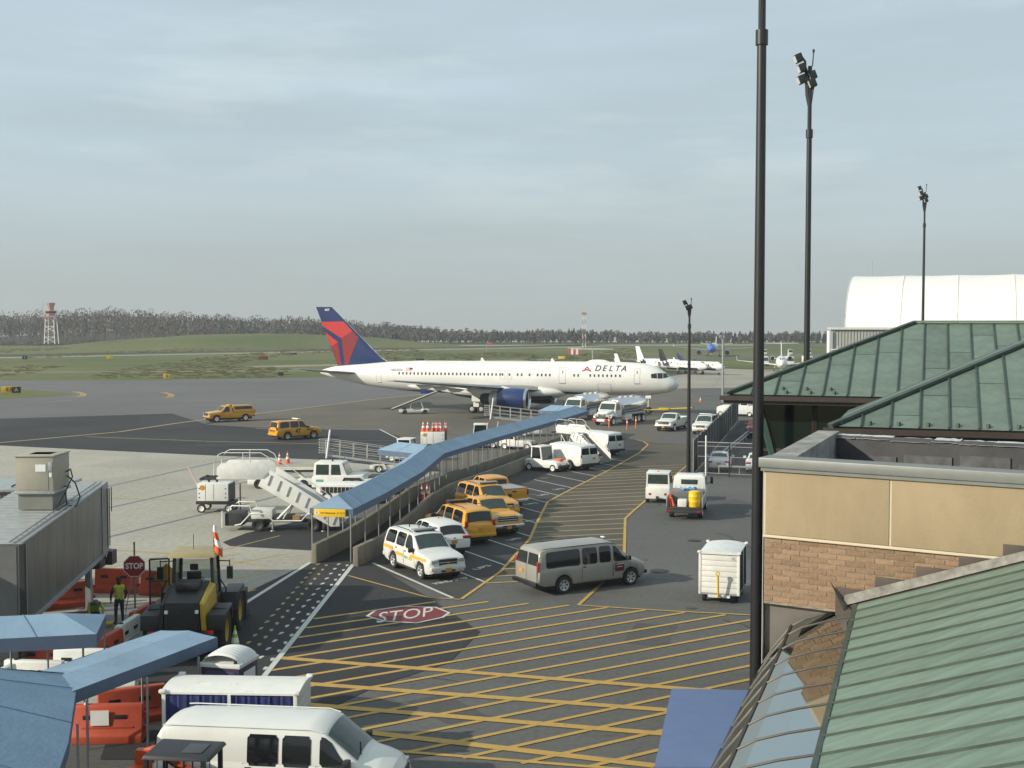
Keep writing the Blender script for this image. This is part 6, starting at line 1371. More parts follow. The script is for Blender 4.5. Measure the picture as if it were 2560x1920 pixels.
# low blue awning
aw = thing('blue_awning', 'flat blue awning over the entrance at the foot of the glass canopy', 'awning')
q = [G(1679,1721,3.0), G(1900,1726,3.0), G(1860,1918,3.0), G(1636,1916,3.0)]; zv = Vector((0,0,.35))
MB().add([*q, *[p-zv for p in q]], [(0,1,2,3),(4,7,6,5),(0,4,5,1),(1,5,6,2),(2,6,7,3),(3,7,4,0)]).build('canvas', M('deep_blue_canvas', (.110,.165,.310), .75, var=.05, bump=.15), aw)
for p in q: MB().bar((p.x*.985+.05,p.y*.985+.35,0),(p.x*.985+.05,p.y*.985+.35,2.7),.04).build('post', GPOST, aw)
# floodlight masts
BLKP = M('black_mast', (.012,.012,.013), .4, var=.2, coat=.2)
LAMP = M('flood_lens', (.62,.64,.60), .2, var=.1)
def mast(label, x, y, h, r0, r1, heads, yaw=0, mat=None):
    r = thing('light_mast', label, 'light mast', (x,y,0), yaw); mt = mat or BLKP
    MB().bar((0,0,0),(0,0,h*.86),r0,16,r1).build('pole', mt, r); MB().lathe([(r1*1.35,0),(r1*1.35,.35)], (0,0,h*.86-.2), n=16, cap=True).build('collar', mt, r)
    MB().bar((0,0,h*.86),(0,0,h-.4),r1*.8,10).build('upper_pole', mt, r); MB().bar((.1,0,h-.4),(.14,0,h+.18),.025).bar((.14,0,h+.18),(.14,0,h+.30),.05).build('beacon_rod', mt, r)
    for k, (dx, dy, dz) in enumerate((x*.62,y*.62,z*.8) for x, y, z in heads):
        a = MB().tube([(0,0,h*.9),(dx*.4,dy*.4,h*.93),(dx*.6,dy*.6,h-dz-.2),(dx,dy,h-dz)], .05).build('bracket', mt, r)
        hd = MB().box(-.30,.0,-.2,.2,-.18,.18).build('lamp_head', mt, r, bev=.04, loc=(dx,dy,h-dz), rot=(0,RAD(-22),0))
        MB().box(-.315,-.30,-.16,.16,-.14,.14).build('lamp_lens', LAMP, hd)
    return r
HD = [(-.55,.1,.0),(-.35,-.1,.55),(-.3,.2,1.1),(.4,.1,.9),(.35,-.1,1.35)]
mast('thick black floodlight mast in front of the copper roofs, leaving the frame at the top', 5.97, 30.0, 21.5, .158, .112, HD)
mast('black floodlight mast with a cluster of lamps behind the copper roof', 12.6, 53.0, 22.9, .155, .11, HD)
mast('black floodlight mast far right in front of the white hangar', 36.4, 110.0, 23.6, .16, .10, HD)
mast('slim black mast with a forked head beside the fence gate', 13.75, 96.2, 13.3, .17, .10, [(-.4,.0,.0),(-.1,-.2,.5),(.3,.1,.4)])
mast('slim grey pole with dark lamps right of the airliner nose', 27.4, 161, 10.0, .16, .13, [(-.3,0,0),(.35,0,.1),(.1,.2,.4)], 0, GPOST)
# fence with dark screen, gate and guard rail
FEN = M('screen_mesh', (.016,.018,.017), .8, var=.3, scale=8); fn = thing('screened_fence', 'tall fence covered with dark green screen beside the vehicle lane', 'fence')
a = Vector((13.96,95.0,0)); b = Vector((27.1,148.3,0)); nseg = 18
for i in range(nseg):
    p = a.lerp(b, i/nseg); q = a.lerp(b, (i+1)/nseg); MB().bar((p.x,p.y,0),(p.x,p.y,2.75),.04).build('post', GPOST, fn)
    s = .25*math.sin(i*1.7)*.2; MB().grid(lambda u, v: tuple(p.lerp(q,u)+Vector((.05*math.sin(u*6.3+i),0,.05+2.55*v+.04*math.sin(u*9+i*2)*v))), 8, 5).build('screen_panel', FEN, fn, fix=False)
MB().bar((b.x,b.y,0),(b.x,b.y,2.75),.04).build('post', GPOST, fn); MB().bar((a.x,a.y,2.7),(b.x,b.y,2.7),.025).build('top_rail', GPOST, fn)
LINK = bpy.data.materials.new('chain_link'); LINK.use_nodes = True; t = LINK.node_tree; pb_ = t.nodes['Principled BSDF']; pb_.inputs['Base Color'].default_value = (.12,.12,.12,1); pb_.inputs['Roughness'].default_value = .6
ch = t.nodes.new('ShaderNodeTexChecker'); ch.inputs['Scale'].default_value = 14; mpn = t.nodes.new('ShaderNodeMapping'); mpn.inputs['Rotation'].default_value = (0,RAD(45),0); tcn = t.nodes.new('ShaderNodeTexCoord'); mth = t.nodes.new('ShaderNodeMath'); mth.operation = 'MULTIPLY'; mth.inputs[1].default_value = .28
t.links.new(tcn.outputs['Object'], mpn.inputs[0]); t.links.new(mpn.outputs[0], ch.inputs[0]); t.links.new(ch.outputs[1], mth.inputs[0]); t.links.new(mth.outputs[0], pb_.inputs['Alpha'])
gt = thing('chain_link_gate', 'chain link gate with grey rails in front of the fenced car park', 'gate'); a = Vector((14.2,94.4,0)); b = Vector((21.5,91.5,0)); dd = (b-a).normalized()
MB().add([a,b,b+Vector((0,0,2.6)),a+Vector((0,0,2.6))], [(0,1,2,3)]).build('mesh_panel', LINK, gt, fix=False)
for k, (tt, hh, rr, mt) in enumerate(((.08,3.1,.055,REFL),(.31,2.7,.045,BLK),(.55,2.7,.04,BLK),(.8,2.7,.04,BLK))): p = a.lerp(b, tt); MB().bar((p.x,p.y,0),(p.x,p.y,hh),rr).build('gate_post', mt, gt)
for z in (.25,1.5,2.3,2.6): MB().bar((a.x,a.y,z),(b.x,b.y,z),.022 if z < 2.5 else .035).build('gate_rail', GPOST, gt)
gr = thing('guard_rail', 'grey steel guard rail running along the inside of the fence', 'guard rail'); a = Vector((15.2,96.0,0)); b = Vector((26.0,132.0,0))
for z in (.45,.75): MB().bar((a.x,a.y,z),(b.x,b.y,z),.07).build('rail_beam', GPOST, gr)
for i in range(13): p = a.lerp(b, i/12); MB().bar((p.x,p.y,0),(p.x,p.y,.8),.06).build('rail_post', GPOST, gr)
a = Vector((16.0,95.4,0)); b = Vector((22.0,93.6,0)); g2 = thing('guard_rail', 'low grey guard rail across the back of the parked white sedan', 'guard rail')
MB().bar((a.x,a.y,.6),(b.x,b.y,.6),.09).build('rail_beam', GPOST, g2)
for i in range(5): p = a.lerp(b, i/4); MB().bar((p.x,p.y,0),(p.x,p.y,.65),.05).build('rail_post', GPOST, g2)
sheet('fenced_car_park', [V(14.5,95.5),V(27.5,148),V(60,140),V(60,80),V(22,90)], .016, PARK)
# ---------------------------------------------------------------- jet bridge, works area and near canopies on the left
STEELP = M('weathered_steel', (.215,.22,.215), .38, .75, var=.25, scale=1.2, bump=.2, stretch=(4,4,.35), dirt=.3); ROOFG = M('ridged_roof_metal', (.40,.42,.41), .4, .4, var=.12)
jb = thing('jet_bridge', 'grey steel jet bridge tunnel at the left edge of the frame', 'jet bridge')
n0, n1 = Vector((-15.95,40.0,0)), Vector((-16.45,50.2,0)); wv = Vector((-3.2,.1,0))
zt0, zt1, zb0, zb1 = 4.46, 5.17, 1.75, 2.42
def JB(t, w, z): p = n0.lerp(n1, t)+wv*w; return Vector((p.x, p.y, z))
MB().add([JB(0,0,zb0),JB(1,0,zb1),JB(1,1,zb1),JB(0,1,zb0),JB(0,0,zt0),JB(1,0,zt1),JB(1,1,zt1),JB(0,1,zt0)], [(0,3,2,1),(4,5,6,7),(0,1,5,4),(1,2,6,5),(2,3,7,6),(3,0,4,7)]).build('tunnel', STEELP, jb)
MB().add([JB(.91,-.006,zb1-.05),JB(1.0,-.006,zb1+.02),JB(1.0,-.006,zt1+.03),JB(.91,-.006,zt1-.04)], [(0,1,2,3)]).build('end_panel', M('pale_steel', (.32,.33,.32), .4, .6, var=.15), jb, fix=False)
MB().add([JB(0,.0,zt0+.012),JB(1,.0,zt1+.012),JB(1,1,zt1+.012),JB(0,1,zt0+.012)], [(0,1,2,3)]).build('roof_sheet', ROOFG, jb, fix=False)
for i in range(22):
    t = (i+.5)/22; MB().rbar(JB(t,.08,zt0+(zt1-zt0)*t+.02),JB(t,1,zt0+(zt1-zt0)*t+.02),.10,.035).build('roof_rib', ROOFG, jb)
for w, z, r in ((-.01,.06,.045),(.05,.10,.03),(.12,.09,.03)): MB().tube([JB(t,w,zt0+(zt1-zt0)*t+z) for t in (0,.3,.6,.97)], r).build('conduit', GPOST, jb)
MB().rbar(JB(0,-.012,zb0),JB(1,-.012,zb1),.10,.12).build('bottom_beam', GPOST, jb)
MB().rbar(JB(0,-.01,0.5),JB(0,-.01,zt0),.16,.16).build('corner_post', BLK, jb); MB().rbar(JB(.02,-.02,1),JB(.02,-.02,zt0),.06,.06).build('corner_trim', GPOST, jb)
MB().add([JB(0,.05,0),JB(0,1.4,0),JB(0,1.4,zt0-.05),JB(0,.05,zt0-.05)], [(0,1,2,3)]).xf(Matrix.Translation((0,-.02,0))).build('end_wall', M('dull_grey_panel', (.13,.135,.135), .6, .2, var=.1), jb, fix=False)
for t, z in ((.955,.25),(.985,.2)):
    m = MB(); a = JB(t,-.03,zt1-.25); 
    for dx in (0,.03): q = JB(t+dx,-.03,0); m.bar((q.x,q.y,zt1-.2),(q.x,q.y,zt1-1.2 if t > .96 else zb1+.2),.02)
    m.build('cable_tray', BLK, jb)
m = MB().box(-.9,.3,-.35,.35,-.3,.0).build('under_box', DARKM, jb, loc=JB(.86,.05,zb1-.15), bev=.02); MB().box(-.2,.35,-.3,.3,-.45,.1).build('drive_box', BROWN, jb, loc=JB(.99,.03,zb1-.1)); MB().lathe([(0,.02),(.07,.02),(.07,-.02)], JB(.90,-.05,zb1-.05), (1,0,0), 12).build('red_lamp', RED, jb)
for t in (.18,.93):
    for w in (.2,.8): q = JB(t,w,0); MB().rbar((q.x,q.y,0),(q.x,q.y,zb0+(zb1-zb0)*t),.22,.22).build('support_leg', GPOST, jb)
ACM = M('unit_beige', (.36,.335,.265), .55, var=.06, dirt=.1); acp = JB(.55,.52,0); zr = zt0+(zt1-zt0)*.55
ac = thing('rooftop_unit', 'beige air conditioning unit standing on top of the jet bridge', 'air conditioner', (-17.35,45.6,zr), RAD(1))
MB().box(-.62,.62,-.75,.75,.02,.62).build('plenum', M('unit_grey', (.20,.20,.175), .6, var=.1), ac); MB().box(-.72,.72,-.85,.95,.60,.70).build('base_rail', STEEL, ac, bev=.01)
h = MB().box(-.68,.68,-.82,.92,.70,1.98).build('housing', ACM, ac, bev=.015)
MB().box(-.60,.50,-.835,-.82,.76,1.72).build('access_panel', ACM, h, bev=.006); MB().box(.05,.42,-.85,-.835,1.42,1.68).build('data_plate', REFL, h); MB().box(.52,.66,-.85,-.82,1.42,1.76).build('switch_box', STEEL, h, bev=.01); MB().box(.54,.63,-.84,-.82,1.22,1.38).build('label_plate', REFL, h)
MB().box(-.4,.4,-.3,.5,1.98,2.0).build('fan_grille', BLK, h); MB().box(-.72,.72,-.86,.96,1.96,2.0).build('lid', ACM, h, bev=.008)
MB().tube([(.68,.6,1.25),(.85,.55,1.35),(1.0,.3,1.1),(.8,.1,.55),(.95,-.2,.1),(1.25,-.1,.05),(1.3,.2,.35),(1.05,.45,.85),(.70,.6,1.1)], .028).tube([(.68,.3,.75),(.9,.1,.75),(.75,-.4,.2),(.9,-1.2,.05)], .022).build('power_cable', BLK, ac)
cg = thing('corrugated_annex', 'corrugated grey annex with a flat roof behind the rooftop unit', 'building', (-21.5,50.5,0))
MB().box(-2.8,2.55,0,3.5,1.9,4.75).build('wall', M('annex_grey', (.19,.195,.19), .5, .4), cg)
for i in range(26): MB().box(-2.7+i*.2,-2.6+i*.2,-.035,0,1.95,4.6).build('corrugation', MATS['annex_grey'], cg)
MB().box(-2.9,2.65,-.15,3.6,4.75,4.87).build('roof_slab', ROOFG, cg, bev=.02); MB().tube([(.8,.5,4.9),(1.1,.6,5.05),(1.5,.5,4.95),(2.2,.4,4.92)], .04).build('cable', BLK, cg)
for sx in (-2.5,2.3): MB().rbar((sx,1,0),(sx,1,1.9),.2,.2).build('leg', GPOST, cg)
# canopies in the left foreground
ca = thing('near_canopy', 'blue canopy pointing at the wheel loader, nearest long roof on the left', 'canopy'); 
canopy(ca, [(-9.42,35.75),(-11.95,29.95)], 1.02, ze=2.62, rise=.10, drop=.33, hip0=False, hip1=False, name='canopy_roof')
for (x, y) in ((-8.75,34.2),(-9.6,32.2),(-10.5,30.2),(-10.7,35.4),(-11.6,33.4)): inst('post', pm, ca, (x,y,0))
cb_ = thing('near_canopy', 'blue hipped canopy cut by the lower left corner of the frame', 'canopy'); canopy(cb_, [(-12.9,31.2),(-11.3,26.0),(-10.2,21.5)], 1.75, ze=2.58, rise=.72, drop=.3, hip0=True, hip1=False)
for (x, y) in ((-10.1,28.4),(-9.7,26.4)): inst('post', pm, cb_, (x,y,0))
cc = thing('near_canopy', 'blue canopy with a dark valance below the jet bridge at the left edge', 'canopy'); canopy(cc, [(-12.35,36.9),(-15.6,36.2)], 1.25, ze=2.62, rise=.38, drop=.4, hip0=True, hip1=False)
for (x, y) in ((-12.6,36.0),(-13.6,35.9),(-14.6,35.7),(-12.6,37.9)): inst('post', pm, cc, (x,y,0))
# water filled barriers
BO = M('barrier_orange', (.45,.066,.026), .55, var=.12, dirt=.15); BWH = M('barrier_white', (.66,.67,.63), .55, var=.06, dirt=.18)
def barrier_mesh(mat, L=1.9):
    P = [(-.30,0),(-.30,.22),(-.17,.42),(-.13,.98),(-.10,1.05),(.10,1.05),(.13,.98),(.17,.42),(.30,.22),(.30,0)]
    m = MB().prism(P, lambda u, v, t: (t,u,v), -L/2, L/2); return m.mesh('body', mat, bev=.03)
BM = {'o': barrier_mesh(BO), 'w': barrier_mesh(BWH)}
SLOT = MB().box(-.17,.17,-.01,.01,-.06,.06).mesh('slot', BLK, bev=.008)
def barrier(label, x, y, rz, kind, txt=None):
    r = thing('plastic_barrier', label, 'barrier', (x,y,0), rz, 'water filled barriers of the works area'); b = inst('body', BM[kind], r)
    for sd in (1,-1):
        for xx in (-.5,.35): inst('slot', SLOT, r, (xx,sd*.158,.72), (sd*-.07,0,0)); inst('slot', SLOT, r, (xx,sd*.255,.20))
        MB().box(-.7,.7,min(sd*.14,sd*.19),max(sd*.14,sd*.19),.40,.46).build('rib', BO if kind == 'o' else BWH, r, bev=.01)
    MB().lathe([(.07,0),(.07,.04),(0,.045)], (-.6,0,1.05), n=12).build('filler_cap', BLK if kind == 'w' else BWH, r); MB().box(.95,1.05,-.06,.06,.3,.42).box(.95,1.05,-.06,.06,.7,.82).build('lug', BO if kind == 'o' else BWH, r)
    if txt: text_on('lettering', txt, .15, lambda u, v: (.5+u, -.172, .70+v), BLK, r, bold=.005)
    return r
barrier('orange barrier behind the two workers, left of two in line', -17.1,53.2, RAD(-8), 'o'); barrier('orange barrier behind the standing worker, right of two in line', -15.0,52.6, RAD(-18), 'o')
barrier('white barrier behind the stop sign', -13.4,51.2, RAD(-12), 'w'); barrier('orange barrier half hidden by the jet bridge leg', -18.2,50.4, RAD(28), 'o')
barrier('red orange barrier beside the loader wheel', -13.85,46.0, RAD(84), 'o'); barrier('white barrier lying between two orange ones by the loader', -13.75,43.9, RAD(86), 'w')
barrier('orange barrier at the end of the slanting row, nearest the canopy', -13.8,41.8, RAD(82), 'o')
barrier('white lettered barrier under the edge of the left canopy, right of two', -14.0,40.0, RAD(-3), 'w', 'ROCK'); barrier('white lettered barrier at the left edge behind the canopy posts', -15.05,38.6, RAD(-6), 'w', 'ROCK')
barrier('white barrier standing end on at the left edge of the frame', -15.75,37.3, RAD(80), 'w'); barrier('white barrier behind the lettered pair, under the canopy', -12.9,38.9, RAD(5), 'w')
barrier('orange barrier behind the white lettered barriers', -15.4,40.6, RAD(-4), 'o')
barrier('orange barrier with a white notice beneath the near canopy', -11.25,34.1, RAD(4), 'o'); barrier('orange barrier tipped behind the one with the notice', -11.1,35.7, RAD(25), 'o')
nb = [o for o in C.objects if o.get('label') == 'orange barrier with a white notice beneath the near canopy'][0]; MB().box(-.45,.05,-.20,-.185,.5,.92).build('notice', REFL, nb)
# works slab, sawhorse and tools
sheet('work_slab', [V(-18,43.5),V(-13.2,43),V(-12.6,50.5),V(-17.5,51.2)], .020, M('wet_slab', (.16,.16,.155), .6, var=.2, scale=1.5))
sh = thing('sawhorse', 'small red sawhorse under the edge of the jet bridge', 'sawhorse', (-16.3,45.7,0), RAD(20)); RDF = M('red_frame', (.30,.03,.025), .6)
for a in (-.35,.35):
    for b in (-.25,.25): MB().bar((a,b*1.2,0),(a,b*.3,.85),.03).build('leg', RDF, sh)
MB().rbar((-.5,0,.87),(.5,0,.87),.1,.08).build('beam', RDF, sh)
jh = thing('jackhammer', 'yellow and black jackhammer lying on the slab beside the kneeling worker', 'tool', (-15.6,47.0,.02), RAD(20))
MB().bar((-.35,0,.12),(.3,0,.12),.1).build('casing', TBY, jh); MB().bar((.3,0,.12),(.75,0,.06),.03).build('chisel', DARKM, jh); MB().bar((-.35,-.22,.12),(-.35,.22,.12),.03).build('handle', BLK, jh); MB().tube([(-.4,0,.1),(-.8,.2,.03),(-1.1,-.1,.03),(-1.3,.2,.03)], .025).build('air_hose', BLK, jh)
# stop sign on a stand, diamond sign behind it
sp = thing('stop_sign', 'red octagonal stop sign on a portable post beside the loader', 'sign', (-15.05,49.0,0), RAD(6))
R8 = .43; pts = [(R8*math.cos(RAD(22.5+45*i)),R8*math.sin(RAD(22.5+45*i))) for i in range(8)]
SR = M('sign_red', (.28,.018,.016), .45, var=.1, dirt=.15)
MB().bar((0,.04,0),(0,.04,2.95),.035).build('post', M('weathered_wood', (.20,.15,.10), .8), sp); MB().bar((-.4,.05,0),(-.1,.04,1.6),.02).build('brace', GPOST, sp)
pl = MB().prism(pts, lambda u, v, t: (u,t,1.98+v), -.012, .012).build('plate', SR, sp)
MB().prism([(x*1.06,y*1.06) for x, y in pts], lambda u, v, t: (u,t,1.98+v), -.008, .006).build('white_border', REFL, pl)
text_on('lettering', 'STOP', .29, lambda x, y: (x*.98, -.016, 1.98+y*1.1), REFL, pl, bold=.008)
ds = thing('diamond_sign', 'yellow diamond warning sign below the stop sign', 'sign', (-14.1,50.2,0), RAD(6)); MB().prism([(.55,0),(0,.55),(-.55,0),(0,-.55)], lambda u, v, t: (u,t,1.32+v), -.012, .012).build('plate', M('sign_amber', (.50,.27,.02), .5, dirt=.15), ds)
MB().bar((0,.03,0),(0,.03,1.8),.03).bar((-.3,.3,0),(0,.03,.8),.02).bar((.3,.3,0),(0,.03,.8),.02).build('stand', GPOST, ds)
# green cone by the loader
GC = cone_mesh(.92,.2,.2).mesh('green_cone', [M('cone_lime', (.30,.55,.03), .5), REFL, BLK]); cone('lime green cone with white bands beside the loader wheel', G(588,1628), GC, 'traffic_cone')
# portable toilet
pt_ = thing('portable_toilet', 'portable toilet with a white ribbed roof behind the baggage cart', 'portable toilet', (-8.0,34.7,0), RAD(-14))
PU = M('toilet_plastic', (.035,.025,.07), .5); b = MB().box(-.58,.58,-.58,.58,.1,2.05).build('cabin', PU, pt_, bev=.02)
MB().box(-.62,.62,-.62,.62,2.05,2.17).build('roof_rim', BWH, pt_, bev=.03)
MB().grid(lambda u, v: (-.58+1.16*u, -.56+1.12*v, 2.17+.30*(max(0,1-(2*u-1)**2))**.6*(1-.25*(2*v-1)**4)+.018*(1 if int(v*14) % 2 else 0)), 16, 28).build('roof_dome', BWH, pt_, fix=False, ang=60)
MB().lathe([(.05,0),(.05,.16),(.04,.16)], (.42,-.48,2.15), n=12).build('vent_pipe', BLK, pt_); MB().box(.6,.62,-.35,.35,1.55,1.9).build('vent_grille', REFL, b)
MB().box(-.45,.45,-.605,-.58,.2,1.95).build('door', M('toilet_door', (.06,.045,.11), .5), pt_, bev=.01); MB().box(-.66,.66,-.66,.66,0,.1).build('skid', BLK, pt_)
# two timber posts under the canopy end
for i, x in enumerate((-8.62,-8.28)): tag(MB().box(x-.07,x+.07,36.3,36.44,0,1.75).build('timber_post', M('raw_timber', (.42,.36,.26), .8, var=.15, scale=5)), 'short timber post beneath the canopy end, ' + ('left' if i == 0 else 'right') + ' of two', 'post')
# wheel loader seen from behind
wl = thing('wheel_loader', 'yellow and black wheel loader seen from behind with an orange flag', 'wheel loader', (-11.6,45.0,0), RAD(94))
LY = M('loader_yellow', (.46,.30,.015), .45, var=.1, dirt=.35); LB_ = M('loader_black', (.016,.017,.019), .5, var=.2)
for sd in (1,-1):
    for x in (-1.55,1.6):
        w = inst('wheel', _wheel.setdefault('loader', MB().lathe([(.42,-.26),(.66,-.30),(.76,-.22),(.78,0),(.76,.22),(.66,.30),(.42,.26)], ax=(0,1,0), n=30).mesh('wheel', RUB)), wl, (x,sd*1.12,.78))
        MB().lathe([(0,.18),(.15,.2),(.18,.12),(.38,.16),(.43,.26)], (0,0,0), (0,sd,0), 24).build('rim', LY, w)
        for k in range(16): a = 2*math.pi*k/16; MB().rbar((.74*math.cos(a),-.24,.74*math.sin(a)),(.78*math.cos(a+.12),.24,.78*math.sin(a+.12)),.07,.08).build('tread_lug', RUB, w)
    MB().prism([(-2.45,1.0),(-2.4,1.52),(-.75,1.58),(-.6,1.0),(-.75,1.0),(-.9,1.45),(-2.25,1.4),(-2.3,1.0)], lambda u, v, t: (u,t,v), sd*.82, sd*1.45).build('rear_fender', LB_, wl, bev=.02)
    MB().prism([(.7,.95),(.85,1.62),(2.4,1.62),(2.4,1.5),(1.0,1.5),(.85,.95)], lambda u, v, t: (u,t,v), sd*.82, sd*1.42).build('front_fender', LB_, wl, bev=.02)
    MB().loft([[(-2.55,sd*.66,1.0),(-2.55,sd*.82,1.0),(-2.55,sd*.74,1.9),(-2.55,sd*.60,1.97)],[(-.55,sd*.70,1.0),(-.55,sd*.90,1.0),(-.55,sd*.84,2.22),(-.55,sd*.62,2.32)]]).build('engine_side_panel', LY if sd < 0 else LB_, wl, bev=.02)
    MB().tube([(-.3,sd*.92,1.15),(-.3,sd*1.12,1.15),(-.25,sd*1.15,2.0),(-.2,sd*.95,2.3)], .03).build('grab_rail', LB_, wl)
    MB().bar((.1,sd*.8,2.95),(.0,sd*1.25,2.95),.02).bar((0,sd*1.25,3.0),(0,sd*1.25,2.6),.02).box(-.06,.06,min(sd*1.15,sd*1.36),max(sd*1.15,sd*1.36),2.3,2.75).build('mirror', LB_, wl)
    MB().box(-2.66,-2.58,sd*.52-.06,sd*.52+.06,1.62,1.74).build('work_light', REFL, wl, bev=.02); MB().box(-2.9,-2.86,sd*.7-.16,sd*.7+.16,.72,.94).build('rear_sticker', REFL, wl)
    MB().box(-2.86,-2.8,sd*1.0-.12,sd*1.0+.12,.98,1.08).build('tail_light', RED, wl)
MB().loft([[(-2.6,-.62,1.0),(-2.6,.62,1.0),(-2.6,.58,2.0),(-2.6,-.58,2.0)],[(-.5,-.66,1.0),(-.5,.66,1.0),(-.5,.62,2.36),(-.5,-.62,2.36)]]).build('engine_hood', LB_, wl, bev=.05)
g = MB().box(-2.63,-2.59,-.52,.52,1.02,1.6).build('radiator_grille', BLK, wl)
for i in range(8): MB().box(-2.65,-2.63,-.5,.5,1.05+i*.068,1.075+i*.068).build('grille_bar', LB_, g)
MB().box(-1.6,-.7,-.4,.4,2.2,2.45).build('air_intake', LB_, wl, bev=.04); MB().loft([[(-2.9,-1.15,.55),(-2.9,1.15,.55),(-2.9,1.15,.98),(-2.9,-1.15,.98)],[(-2.2,-1.0,.5),(-2.2,1.0,.5),(-2.2,1.0,1.0),(-2.2,-1.0,1.0)]]).build('counterweight', LB_, wl, bev=.05)
MB().box(-2.3,2.2,-.5,.5,.6,1.05).build('frame', LB_, wl)
for x in (-.45,.95):
    for sd in (1,-1): MB().rbar((x,sd*.74,1.4),(x*.9+.05,sd*.66,3.2),.11,.11).build('cab_pillar', LB_, wl)
MB().box(-.5,1.05,-.78,.78,1.0,1.65).build('cab_base', LB_, wl, bev=.03); MB().loft([[(-.62,-.86,3.18),(1.1,-.86,3.18),(1.1,.86,3.18),(-.62,.86,3.18)],[(-.55,-.8,3.34),(1.0,-.8,3.34),(1.0,.8,3.34),(-.55,.8,3.34)]]).build('cab_roof', M('tan_roof', (.33,.27,.13), .5, dirt=.2), wl, bev=.04)
for sd in (1,-1): MB().add([(-.4,sd*.745,1.7),(.9,sd*.745,1.7),(.82,sd*.68,3.1),(-.36,sd*.68,3.1)], [(0,1,2,3)]).build('cab_glass', SG, wl, fix=False)
MB().add([(-.48,-.68,2.2),(-.48,.68,2.2),(-.44,.62,3.12),(-.44,-.62,3.12)], [(0,1,2,3)]).build('rear_glass', SG, wl, fix=False)
MB().box(-.15,.35,-.28,.28,1.65,2.0).box(-.25,-.12,-.26,.26,1.95,2.62).box(-.24,-.14,-.15,.15,2.66,2.9).build('seat', LB_, wl, bev=.05); MB().lathe([(.2,-.015),(.22,0),(.2,.015)], (.6,0,2.2), (.5,0,.85), 20).build('steering_wheel', LB_, wl)
d = thing  # open door leaf, swung out to the left
dl = MB()
for p, q in (((-.45,.85,1.5),(-.45,.85,3.15)),((-.45,.85,3.15),(-.6,1.5,3.15)),((-.6,1.5,3.15),(-.6,1.5,1.5)),((-.6,1.5,1.5),(-.45,.85,1.5)),((-.45,.85,2.35),(-.6,1.5,2.35))): dl.bar(p, q, .035)
dd_ = dl.build('open_door', LB_, wl); MB().add([(-.46,.9,1.55),(-.6,1.46,1.55),(-.6,1.46,3.1),(-.46,.9,3.1)], [(0,1,2,3)]).build('door_glass', SG, dd_, fix=False)
for sd in (1,-1): MB().rbar((1.2,sd*.5,1.7),(3.0,sd*.5,.7),.16,.3).build('lift_arm', LY, wl)
MB().loft([[(3.0,-1.4,z),(3.0+dx,-1.4,z2),(3.0+dx,1.4,z2),(3.0,1.4,z)] for z, dx, z2 in ((.15,1.1,.1),(.6,.3,.45),(1.2,.5,1.25))]).build('bucket', DARKM, wl)
MB().bar((-.3,-.75,3.3),(-.35,-.75,4.35),.02).build('flag_pole', LB_, wl)
fl = MB().grid(lambda u, v: (-.35-.02-.1*math.sin(u*3), -.75-.32*u*(1-.65*v)-.03*math.sin(v*6), 4.35-(1-v)*.95-.25*u*(1-v)), 6, 12)
fl.m = [0 if (i//6)//3 % 2 == 0 else 1 for i in range(len(fl.f))]; fl.build('warning_flag', [ORA, REFL], wl, fix=False); MB().bar((.3,.1,3.34),(.3,.1,3.9),.012).build('antenna', BLK, wl)
# skid steer, cropped by the bottom edge
sk = thing('skid_steer_loader', 'skid steer loader with a black cab roof and orange arms at the bottom edge', 'skid steer', (-7.55,27.35,0), RAD(-6)); KO = M('machine_orange', (.50,.075,.012), .45, var=.08, dirt=.15)
MB().box(-.95,.75,-.66,.66,.45,1.1).build('body', LB_, sk, bev=.04); MB().loft([[(-.55,-.6,2.06),(1.0,-.6,2.06),(1.0,.6,2.06),(-.55,.6,2.06)],[(-.5,-.56,2.16),(.95,-.56,2.14),(.95,.56,2.14),(-.5,.56,2.16)]]).build('cab_roof', LB_, sk, bev=.03)
MB().box(.25,.72,-.3,.3,2.145,2.165).build('roof_hatch', M('hatch_grey', (.05,.052,.055), .5), sk, bev=.01)
for x in (-.45,.85):
    for sd in (1,-1): MB().rbar((x,sd*.55,1.05),(x,sd*.55,2.08),.09,.09).build('cab_pillar', LB_, sk)
for sd in (1,-1):
    for i in range(7): MB().bar((-.4+i*.2,sd*.55,1.1),(-.4+i*.2,sd*.55,2.05),.012).build('side_screen_bar', LB_, sk)
    MB().tube([(-1.0,sd*.72,1.75),(-.75,sd*.72,1.85),(-.2,sd*.72,1.5),(.9,sd*.72,1.0),(1.4,sd*.72,.5)], .11).build('lift_arm', KO, sk); MB().rbar((-1.05,sd*.66,.6),(-1.0,sd*.66,1.85),.2,.34).build('arm_tower', KO, sk)
    for x in (-.6,.55): wheel_parts(sk, x, sd*.78, .4, .28, 'dark', sd)
MB().box(-1.25,-.85,-.6,.6,.55,1.55).build('rear_door', KO, sk, bev=.06); MB().box(-.3,.2,-.25,.25,1.05,1.6).build('seat', BLK, sk, bev=.05); MB().box(1.3,1.8,-.85,.85,.1,.6).build('bucket', DARKM, sk, bev=.02)
MB().tube([(.6,-.62,1.3),(1.15,-.75,1.35),(1.2,-.75,1.75),(.95,-.6,1.85)], .02).build('grab_handle', LB_, sk)
